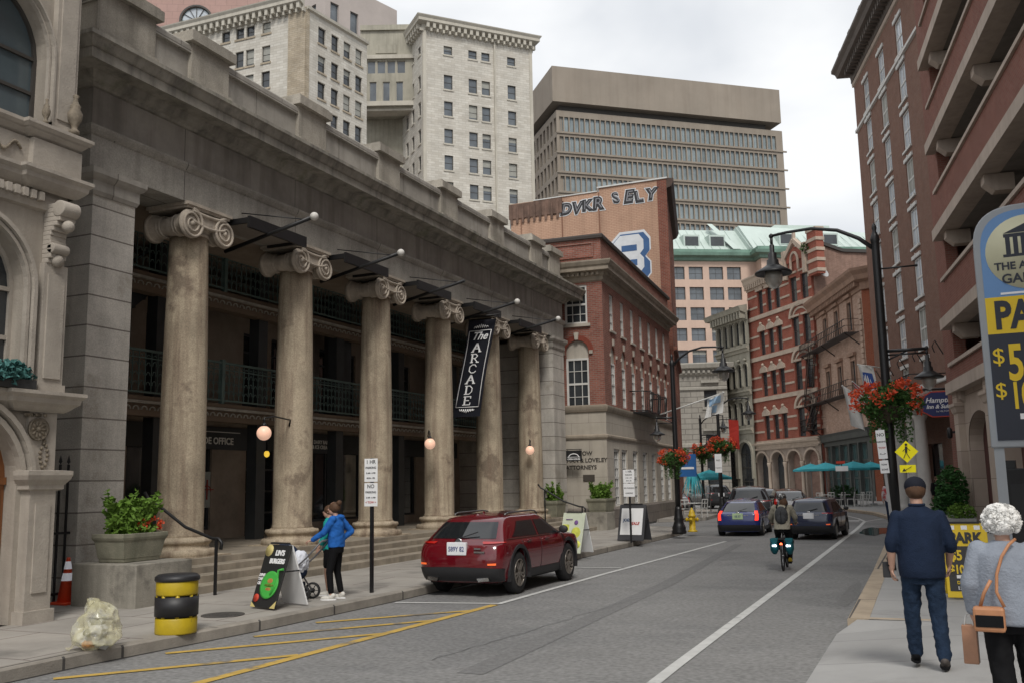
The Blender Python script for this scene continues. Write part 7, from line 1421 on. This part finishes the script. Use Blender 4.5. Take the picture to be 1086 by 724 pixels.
fuse(b, 'shirt', navys, M, .012, 8, .022, .2)
b = MB(); b.tube([(.07 * math.cos(a * .4), .0 + .075 * math.sin(a * .4), 1.55) for a in range(17)], .016, 6); b.build('collar', navys, M)
b = MB(); loft(b, [((0, 0, .78), .17, .145), ((0, 0, .9), .19, .15), ((0, 0, .97), .185, .15)], 24); 
for a_, e_, w_ in ((hipL, knL, anL), (hipR, knR, anR)): limb(b, a_, e_, .108, .082); limb(b, e_, Vector(e_).lerp(Vector(w_), .97), .08, .07)
fuse(b, 'jeans', jeans, M, .011, 4, .03, .07)
shoe(M, (-.11, .12, .0), (0, 1), blk, blk); shoe(M, (.135, -.16, .0), (.1, 1), mat('grey brown sneaker', (.06, .05, .045), .7, .3, 20), blk)
b = MB(); b.ball((0, .02, 1.70), .115, 18, 12, sx=.88, sy=1.02, sz=.93); fuse(b, 'hair', hair_br, M, .01, 2)
cp = mat('dark cap cloth', (.012, .014, .022), .8, .1, 6); b = MB(); b.ball((0, .035, 1.735), .118, 20, 12, sx=.92, sy=1.06, sz=.85); b.box(-.075, .075, .12, .24, 1.695, 1.71); c_ = fuse(b, 'cap', cp, M, .009, 3); b = MB(); b.ball((.0, -.085, 1.695), .017, 8, 6, sy=.3, sz=.7); b.build('cap_mark', signw, c_)
b = MB(); b.lathe([(.036, -.008), (.038, 0), (.036, .01)], 14, (wrL[0], wrL[1], wrL[2] + .03)); b.build('wristwatch', blk, M)
t = thing('phone', 'black phone or wallet held in the left hand of the walking man', 'phone', (-.16 - .30, 10.05 + .03, .15 + .79), 4); b = MB(); b.box(-.05, .03, -.012, .0, -.0, .15); b.build('case', plast, t, bevel=.008); b = MB(); b.box(-.045, .025, -.001, .002, .01, .14); b.build('screen', g_dark, t)
# --- older woman with white hair
wc_ = mat('grey blue jacket cloth', (.24, .265, .31), .8, .15, 5, .4, 60); camel = mat('tan bag leather', (.42, .19, .09), .5, .2, 6)
OW = at(1066, 600, 7.8); OX, OY = OW.x, OW.y
Wm = thing('person', 'older woman with white curly hair, grey-blue jacket and black trousers, right edge', 'person', (OX, OY, .15), -2); Wm.scale = (1.0, 1.0, .955)
hipL, hipR, knL, knR, anL, anR = (-.09, 0, .8), (.09, 0, .8), (-.08, -.03, .44), (.11, .08, .44), (-.04, -.14, .09), (.13, .16, .09)
shL, shR = (-.165, 0, 1.27), (.165, 0, 1.27); elL, elR = (-.235, -.02, 1.02), (.24, .0, 1.02); wrL, wrR = (-.235, .05, .80), (.22, .16, .86)
b = MB(); loft(b, [((0, 0, .74), .15, .12), ((0, 0, .85), .165, .13), ((0, .0, 1.0), .15, .12), ((0, 0, 1.2), .16, .11), ((0, 0, 1.3), .12, .08), ((0, .01, 1.34), .06, .055)])
limb(b, (0, .01, 1.3), (0, .03, 1.4), .05, .048); P = head(b, (0, .05, 1.455), 0, .95)
for a_, e_, w_ in ((shL, elL, wrL), (shR, elR, wrR)): limb(b, a_, e_, .045, .038); limb(b, e_, w_, .038, .026)
for a_, e_, w_ in ((hipL, knL, anL), (hipR, knR, anR)): limb(b, a_, e_, .075, .052); limb(b, e_, w_, .05, .034)
hand(b, wrL, (0, .15, -1), (1, 0, 0), 1, 1.3, .95); hand(b, wrR, (0, .3, -1), (-1, 0, 0), -1, .8, .95); bd = fuse(b, 'body', skin, Wm, .008, 4); face(bd, P)
b = MB(); loft(b, [((0.01, -.01, .74), .225, .175), ((0, -.01, .85), .22, .175), ((0, .0, 1.0), .205, .165), ((0, -.01, 1.15), .205, .15), ((0, -.015, 1.25), .19, .125), ((0, -.01, 1.31), .12, .09), ((0, .01, 1.345), .07, .065)], 28)
for a_, e_, w_ in ((shL, elL, wrL), (shR, elR, wrR)): limb(b, a_, e_, .075, .066); limb(b, e_, Vector(e_).lerp(Vector(w_), .85), .064, .05)
fuse(b, 'jacket', wc_, Wm, .011, 7, .02, .18)
b = MB(); loft(b, [((0, 0, .68), .16, .135), ((0, 0, .8), .175, .14)], 24)
for a_, e_, w_ in ((hipL, knL, anL), (hipR, knR, anR)): limb(b, a_, e_, .10, .082); limb(b, e_, Vector(e_).lerp(Vector(w_), .95), .08, .078)
fuse(b, 'trousers', blk, Wm, .011, 4, .02, .07); shoe(Wm, (-.04, -.14, 0), (0, 1), blk, blk); shoe(Wm, (.13, .16, 0), (0, 1), blk, blk)
b = MB(); rnd = random.Random(6); b.ball((0, .02, 1.49), .12, 16, 12, sx=.98, sy=1.0, sz=.95)
for _ in range(110):
    a, e = rnd.uniform(0, 6.28), rnd.uniform(-.7, 1.4)
    if math.sin(a) > .35 and e < .6: continue
    b.ball((.118 * math.cos(a) * math.cos(e), .02 + .118 * math.sin(a) * math.cos(e), 1.49 + .115 * math.sin(e)), rnd.uniform(.014, .026), 7, 5)
hw_ = fuse(b, 'hair', hair_w, Wm, .0065, 2, .008, .02)
b = MB()
for _ in range(2600):
    a, e = rnd.uniform(0, 6.28), rnd.uniform(-.75, 1.5)
    if math.sin(a) > .35 and e < .6: continue
    r_ = rnd.uniform(.116, .132); leaves(b, (r_ * math.cos(a) * math.cos(e), .02 + r_ * math.sin(a) * math.cos(e), 1.49 + (r_ - .004) * math.sin(e)), (.006, .006, .006), 1, .02, rnd, 0)
b.build('curls', hair_w, hw_)
b = MB(); b.lathe([(.034, -.012), (.036, 0), (.034, .012)], 14, (wrL[0], wrL[1], wrL[2] + .03)); b.build('wristband', blk, Wm)
t = thing('handbag', 'tan crossbody handbag with black flap on the back hip of the older woman', 'handbag', (OX - .14, OY - .215, .15 + .765), -6)
b = MB(); b.box(-.10, .10, -.045, .045, -.09, .08); b.build('bag_body', camel, t, bevel=.02); b = MB(); b.box(-.085, .09, -.053, -.045, -.055, .025); b.build('black_flap', blk, t, bevel=.003)
b = MB(); b.tube([(-.05, -.0, .08), (-.02, -.01, .17), (.03, .0, .26)], .012); b.tube([(.1, 0, .08), (.06, .0, .18), (.07, .02, .30), (.11, .03, .42), (.16, .06, .5), (.2, .12, .535)], .011); b.build('strap', camel, t)
t = thing('paper_bag', 'slim bronze paper gift bag hanging from the left hand of the older woman', 'bag', (OX - .265, OY + .06, .15 + .41), -8)
b = MB(); b.box(-.05, .05, -.04, .04, 0, .27); b.build('bag_body', mat('bronze paper', (.33, .17, .10), .45, .2, 3, .5, 9), t, bevel=.006); b = MB(); b.tube([(-.03, -.03, .27), (-.02, 0, .33), (0, 0, .355), (.02, 0, .33), (.03, -.03, .27)], .005, 5); b.build('handle', mat('white cord', (.6, .6, .58), .8), t)
# --- woman in blue with stroller and companion
blu = mat('blue sweatshirt', (.02, .12, .42), .85, .12, 5, .3, 80); tel = mat('teal shirt', (.015, .30, .28), .85, .12, 5)
ps = mat('white sneaker', (.62, .60, .55), .7, .1, 9)
Bw = thing('person', 'woman in blue sweatshirt and black trousers with hair bun, hand on stroller', 'person', (-8.80, 13.05, .15), 100); Bw.scale = (.9,) * 3
hipL, hipR, knL, knR, anL, anR = (-.08, 0, .86), (.08, 0, .86), (-.12, .07, .47), (.10, .02, .47), (-.15, .02, .09), (.12, -.05, .09)
shL, shR = (-.16, 0, 1.38), (.16, 0, 1.38); elL, elR = (-.2, .16, 1.15), (.30, -.16, 1.16); wrL, wrR = (-.16, .40, 1.02), (.17, -.02, 1.0)
b = MB(); loft(b, [((0, 0, .8), .14, .12), ((0, 0, .9), .155, .125), ((0, .0, 1.1), .125, .1), ((0, 0, 1.3), .15, .1), ((0, 0, 1.4), .11, .07), ((0, .01, 1.44), .055, .05)])
limb(b, (0, .0, 1.4), (0, .03, 1.5), .045, .045); P = head(b, (0, .05, 1.56), .3, .95)
for a_, e_, w_ in ((shL, elL, wrL), (shR, elR, wrR)): limb(b, a_, e_, .045, .038); limb(b, e_, w_, .037, .026)
for a_, e_, w_ in ((hipL, knL, anL), (hipR, knR, anR)): limb(b, a_, e_, .08, .052); limb(b, e_, w_, .05, .034)
hand(b, wrL, (0, .9, -.2), (0, -.2, -1), 1, 1.2, .95); hand(b, wrR, (-.7, .4, -.3), (0, 1, 0), 1, .7, .95); bd = fuse(b, 'body', skin, Bw, .009, 4); face(bd, P)
b = MB(); loft(b, [((0, 0, .90), .175, .145), ((0, 0, 1.0), .175, .145), ((0, .0, 1.15), .165, .135), ((0, 0, 1.3), .18, .13), ((0, 0, 1.4), .135, .09), ((0, .01, 1.45), .07, .06)], 24)
for a_, e_, w_ in ((shL, elL, wrL), (shR, elR, wrR)): limb(b, a_, e_, .07, .06); limb(b, e_, Vector(e_).lerp(Vector(w_), .85), .058, .045)
b.ball((0, -.07, 1.42), .085, 10, 8, sz=.6); fuse(b, 'sweatshirt', blu, Bw, .011, 4, .03, .08)
b = MB(); loft(b, [((0, 0, .8), .15, .13), ((0, 0, .92), .16, .135)], 20)
for a_, e_, w_ in ((hipL, knL, anL), (hipR, knR, anR)): limb(b, a_, e_, .09, .065); limb(b, e_, Vector(e_).lerp(Vector(w_), .85), .062, .055)
fuse(b, 'trousers', blk, Bw, .011, 4); shoe(Bw, (-.15, .02, 0), (-.2, 1), ps, signw); shoe(Bw, (.12, -.05, 0), (.2, 1), ps, signw)
b = MB(); b.ball((0, .03, 1.585), .108, 16, 12, sx=.85, sy=.98, sz=.95); b.ball((-.02, -.06, 1.67), .05, 10, 8); fuse(b, 'hair', hair_br, Bw, .009, 2)
Tw = thing('person', 'person in teal shirt and shorts half hidden behind the woman in blue', 'person', (-9.22, 13.5, .15), 110); Tw.scale = (.88,) * 3
b = MB(); loft(b, [((0, 0, .8), .15, .12), ((0, 0, 1.1), .14, .11), ((0, 0, 1.35), .16, .1), ((0, 0, 1.43), .07, .06)]); limb(b, (0, 0, 1.4), (0, .02, 1.48), .05, .05); P = head(b, (0, .04, 1.53), 0, .95)
aL, aR = [(-.17, 0, 1.36), (-.24, .05, 1.1), (-.24, .16, .88)], [(.17, 0, 1.36), (.22, .02, 1.1), (.22, .12, .88)]
for a_, e_, w_ in (aL, aR): limb(b, a_, e_, .05, .04); limb(b, e_, w_, .038, .028)
for s_ in (-1, 1): limb(b, (s_ * .09, 0, .84), (s_ * .1, .03, .46), .085, .055); limb(b, (s_ * .1, .03, .46), (s_ * .1, .0, .09), .055, .035, .008)
hand(b, aL[2], (0, .2, -1), (1, 0, 0), 1, .8); hand(b, aR[2], (0, .2, -1), (-1, 0, 0), -1, .8); bd = fuse(b, 'body', skin, Tw, .009, 4); face(bd, P)
b = MB(); loft(b, [((0, 0, .82), .185, .15), ((0, 0, 1.1), .175, .14), ((0, 0, 1.33), .18, .13), ((0, 0, 1.42), .09, .08)], 22)
for a_, e_, w_ in (aL, aR): limb(b, a_, e_, .072, .062); limb(b, e_, Vector(e_).lerp(Vector(w_), .6), .06, .05)
fuse(b, 'shirt', tel, Tw, .011, 4, .02, .08)
b = MB(); loft(b, [((0, 0, .78), .155, .13), ((0, 0, .9), .165, .135)], 20); [limb(b, (s_ * .09, 0, .84), (s_ * .1, .02, .56), .1, .085) for s_ in (-1, 1)]; fuse(b, 'shorts', blk, Tw, .011, 4)
shoe(Tw, (-.1, 0, 0), (0, 1), ps, signw); shoe(Tw, (.1, 0, 0), (0, 1), ps, signw); b = MB(); b.ball((0, .02, 1.565), .105, 14, 10, sx=.85, sz=.95); fuse(b, 'hair', hair_br, Tw, .01, 2)
S_ = thing('stroller', 'pushchair with navy hood, white blanket and small wheels behind the menu board', 'stroller', (-9.42, 12.72, .15), 105); S_.scale = (.92,) * 3
nvy = mat('navy stroller cloth', (.02, .03, .06), .8, .1, 5)
b = MB()
for s_ in (-.22, .22): b.tube([(s_, -.62, 1.0), (s_, -.35, .72), (s_, .1, .35), (s_, .42, .14)], .015); b.tube([(s_, -.3, .14), (s_, -.05, .5), (s_, .05, .7)], .014)
b.tube([(-.22, -.62, 1.0), (.22, -.62, 1.0)], .02); b.tube([(-.22, -.3, .14), (.22, -.3, .14)], .012); b.build('frame', mat('grey frame tube', (.12, .12, .13), .4), S_)
b = MB(); b.ball((0, 0, .48), .24, 14, 10, sx=.85, sy=1.2, sz=.75); b.box(-.18, .18, -.2, .25, .22, .3); fuse(b, 'seat', nvy, S_, .014, 3); b = MB(); b.ball((0, .12, .78), .24, 14, 10, sx=.85, sy=1.0, sz=.75); fuse(b, 'hood', nvy, S_, .014, 2)
b = MB(); b.ball((0, -.16, .62), .2, 14, 10, sx=1.1, sy=.7, sz=1.1); fuse(b, 'blanket', mat('white blanket', (.66, .68, .74), .85, .1, 5), S_, .013, 2, .05, .06)
for s_ in (-.24, .24):
    for y, r_ in ((-.3, .14), (.42, .1)): w = MB(); w.lathe([(r_ * .75, -.02), (r_, -.018), (r_, .018), (r_ * .75, .02)], 18, (s_, y, r_), ax='x', cap=False); w.lathe([(0, .0), (r_ * .3, .02), (r_ * .3, -.02), (0, 0)], 10, (s_, y, r_), ax='x'); [w.bar((s_, y, r_), (s_, y + r_ * .8 * math.cos(k * PI / 3), r_ + r_ * .8 * math.sin(k * PI / 3)), .012) for k in range(6)]; w.build('wheel', rubber, S_)
# --- bicycle and rider
CXY = (-3.02, 21.35, .006)
Bi = thing('bicycle', 'bicycle ridden up the street with teal panniers and rear lights', 'bicycle', CXY, 3); Bi.scale = (.9,) * 3
for y in (-.52, .52):
    w = MB(); w.tube([(0, y + .34 * math.cos(a * PI / 18), .345 + .34 * math.sin(a * PI / 18)) for a in range(37)], .022, 6, cap=False); o = w.build('wheel', rubber, Bi); w = MB(); [w.bar((0, y, .345), (0, y + .32 * math.cos(a * PI / 9), .345 + .32 * math.sin(a * PI / 9)), .004) for a in range(18)]; w.tube([(-.04, y, .345), (.04, y, .345)], .02); w.build('spokes', MATS['chrome'], o)
    w = MB(); w.tube([(0, y + .37 * math.cos(a * PI / 18), .345 + .37 * math.sin(a * PI / 18)) for a in range(2, 17)], .018, 6); w.build('mudguard', black, Bi)
b = MB(); b.tube([(0, -.52, .345), (0, -.1, .3)], .012); b.tube([(0, -.1, .3), (0, -.22, .85)], .017); b.tube([(0, -.2, .78), (0, .38, .85)], .017); b.tube([(0, -.1, .3), (0, .38, .78)], .02); b.tube([(0, .36, .95), (0, .42, .7), (0, .52, .345)], .015); b.tube([(0, -.52, .345), (0, -.2, .75)], .01); b.build('frame', mat('dark bike frame', (.03, .03, .035), .4), Bi)
b = MB(); b.ball((0, -.26, .93), .13, 12, 8, sx=.7, sy=1, sz=.25); b.tube([(0, -.22, .8), (0, -.25, .92)], .013); b.build('saddle', black, Bi); b = MB(); b.tube([(-.3, .18, 1.06), (-.25, .3, 1.05), (0, .36, 1.02), (.25, .3, 1.05), (.3, .18, 1.06)], .014); b.tube([(0, .36, .9), (0, .36, 1.02)], .014); b.build('handlebar', black, Bi)
b = MB(); b.tube([(.05, -.1, .3), (.08, -.16, .15)], .012); b.tube([(-.05, -.1, .3), (-.08, -.04, .45)], .012); b.box(.07, .17, -.2, -.12, .135, .155); b.box(-.17, -.07, -.08, 0, .445, .465); b.lathe([(.09, -.005), (.09, .005)], 16, (.04, -.1, .3), ax='x'); b.build('crank', black, Bi)
b = MB(); b.box(-.07, .07, -.75, -.28, .72, .74); b.bar((-.06, -.6, .72), (-.04, -.52, .36), .012); b.bar((.06, -.6, .72), (.04, -.52, .36), .012); b.build('rear_rack', black, Bi)
teb = mat('teal pannier cloth', (.012, .10, .12), .7, .2, 5)
for s_ in (-1, 1): b = MB(); b.ball((s_ * .17, -.55, .56), .2, 14, 10, sx=.5, sy=.85, sz=.95); b.box(s_ * .08, s_ * .25, -.7, -.4, .66, .74); o = fuse(b, 'pannier', teb, Bi, .013, 3, .03, .08); b = MB(); b.box(s_ * .17 - .035, s_ * .17 + .035, -.74, -.73, .56, .60); b.ball((s_ * .13, -.73, .58), .028, 8, 6); b.build('reflector', mat('white light', (.8, .9, 1), .3, 0, emis=2.2), o)
MB().ball((0, -.77, .62), .03, 10, 8).build('tail_light', mat('red tail light', (1, .12, .04), .3, 0, emis=3), Bi)
Cy = thing('person', 'cyclist in grey-beige jacket, black trousers and patterned helmet riding away', 'person', CXY, 3); Cy.scale = (.9,) * 3
aL, aR = [(-.18, .0, 1.42), (-.28, .08, 1.2), (-.27, .2, 1.09)], [(.18, .0, 1.42), (.28, .08, 1.2), (.27, .2, 1.09)]
lL, lR = [(-.1, -.22, .98), (-.14, .14, .82), (-.12, -.1, .50)], [(.1, -.22, .98), (.15, .02, .62), (.13, -.17, .22)]
b = MB(); loft(b, [((0, -.25, .92), .15, .13), ((0, -.2, 1.05), .14, .11), ((0, -.08, 1.3), .16, .11), ((0, -.0, 1.44), .12, .08), ((0, .03, 1.49), .06, .055)]); limb(b, (0, .02, 1.46), (0, .07, 1.56), .05, .05); P = head(b, (0, .09, 1.62), 0, 1)
for a_, e_, w_ in (aL, aR): limb(b, a_, e_, .05, .04); limb(b, e_, w_, .038, .028)
for a_, e_, w_ in (lL, lR): limb(b, a_, e_, .085, .06); limb(b, e_, w_, .055, .038)
hand(b, aL[2], (0, .9, -.3), (0, -.3, -1), 1, 1.3); hand(b, aR[2], (0, .9, -.3), (0, -.3, -1), -1, 1.3); bd = fuse(b, 'body', skin, Cy, .009, 4); face(bd, P)
jk = mat('grey beige jacket', (.27, .25, .20), .85, .2, 6, .3, 60); b = MB(); loft(b, [((0, -.27, .93), .19, .16), ((0, -.22, 1.05), .185, .15), ((0, -.1, 1.28), .195, .14), ((0, -.0, 1.43), .16, .11), ((0, .03, 1.5), .08, .07)], 24)
for a_, e_, w_ in (aL, aR): limb(b, a_, e_, .08, .068); limb(b, e_, Vector(e_).lerp(Vector(w_), .85), .065, .05)
fuse(b, 'jacket', jk, Cy, .011, 4, .03, .08)
b = MB(); loft(b, [((0, -.25, .86), .15, .14), ((0, -.24, .98), .165, .15)], 20)
for a_, e_, w_ in (lL, lR): limb(b, a_, e_, .105, .08); limb(b, e_, Vector(e_).lerp(Vector(w_), .9), .075, .06)
fuse(b, 'trousers', blk, Cy, .011, 4, .02, .07); shoe(Cy, (-.12, -.08, .465), (0, 1), blk, blk); shoe(Cy, (.13, -.16, .16), (0, 1), mat('yellow shoe', (.6, .40, .03), .6, .3, 20), blk)
b = MB(); b.ball((0, .085, 1.665), .13, 18, 12, sx=.88, sy=1.08, sz=.85); b.box(-.3, .3, -.2, .4, 1.5, 1.5); hm = MB(); hm.ball((0, .085, 1.67), .13, 18, 12, sx=.88, sy=1.08, sz=.85); fuse(hm, 'helmet', mat('patterned helmet', (.03, .03, .03), .4, .1, 8, blotch=((.6, .6, .58), 14, .52, 1)), Cy, .01, 1)
b = MB(); b.ball((.04, .0, 1.54), .09, 10, 8, sx=1.1, sy=.6, sz=1.4); fuse(b, 'hair', hair_br, Cy, .01, 2, .02, .03)
t = thing('backpack', 'dark grey backpack worn by the cyclist', 'backpack', CXY, 3); t.scale = (.9,) * 3
b = MB(); b.ball((0, -.27, 1.24), .2, 16, 12, sx=.78, sy=.48, sz=1.15); b.ball((0, -.36, 1.15), .13, 12, 10, sx=.9, sy=.4, sz=.8); fuse(b, 'bag_body', mat('dark grey backpack cloth', (.05, .052, .055), .8, .2, 6), t, .012, 3, .02, .06); b = MB()
for s_ in (-.11, .11): b.tube([(s_, -.2, 1.42), (s_, -.06, 1.50), (s_, .08, 1.44), (s_, .1, 1.25), (s_, -.05, 1.08), (s_, -.2, 1.06)], .016, 6)
b.tube([(0, -.405, 1.36), (0, -.42, 1.1)], .006, 5); b.build('strap', blk, t)
# --- distant pedestrians by the hotel
def walker(label, x, y, rz, top, leg, sk=skin, s=1):
    t = thing('person', label, 'person', (x, y, .15), rz); t.scale = (s,) * 3
    b = MB(); loft(b, [((0, 0, .8), .15, .12), ((0, 0, 1.35), .17, .11), ((0, 0, 1.46), .07, .06)], 12); limb(b, (0, 0, 1.42), (0, .02, 1.52), .05, .05); P = head(b, (0, .03, 1.6))
    for s_ in (-1, 1):
        limb(b, (s_ * .18, 0, 1.4), (s_ * .25, .02, 1.1), .05, .04); limb(b, (s_ * .25, .02, 1.1), (s_ * .24, .12, .86), .04, .03); hand(b, (s_ * .24, .12, .86), (0, .2, -1), (-s_, 0, 0), -s_, .7); limb(b, (s_ * .09, 0, .85), (s_ * .1, s_ * .12, .47), .085, .06); limb(b, (s_ * .1, s_ * .12, .47), (s_ * .1, s_ * .16, .09), .055, .04)
    bd = fuse(b, 'body', sk, t, .012, 3); face(bd, P)
    b = MB(); loft(b, [((0, 0, .82), .19, .15), ((0, 0, 1.35), .195, .14), ((0, 0, 1.47), .08, .07)], 16); [(limb(b, (s_ * .18, 0, 1.4), (s_ * .25, .02, 1.1), .075, .065), limb(b, (s_ * .25, .02, 1.1), (s_ * .24, .11, .9), .06, .05)) for s_ in (-1, 1)]; fuse(b, 'jacket', top, t, .015, 3)
    b = MB(); [(limb(b, (s_ * .09, 0, .85), (s_ * .1, s_ * .12, .47), .11, .08), limb(b, (s_ * .1, s_ * .12, .47), (s_ * .1, s_ * .16, .1), .075, .065)) for s_ in (-1, 1)]; fuse(b, 'trousers', leg, t, .015, 3)
    for s_ in (-1, 1): shoe(t, (s_ * .1, s_ * .16, 0), (0, 1), blk, blk)
    b = MB(); b.ball((0, .01, 1.64), .108, 12, 10, sx=.86); fuse(b, 'hair', hair_br, t, .012, 1)
walker('person in dark coat standing by the white hotel columns', .15, 48.0, 200, blk, blk)
walker('small figure in white and red top beyond the big lamp post', -1.6, 40.5, 10, mat('white red top', (.6, .55, .55), .8, .1, 4, blotch=((.5, .05, .06), 4, .5, 1)), navys, s=.95)
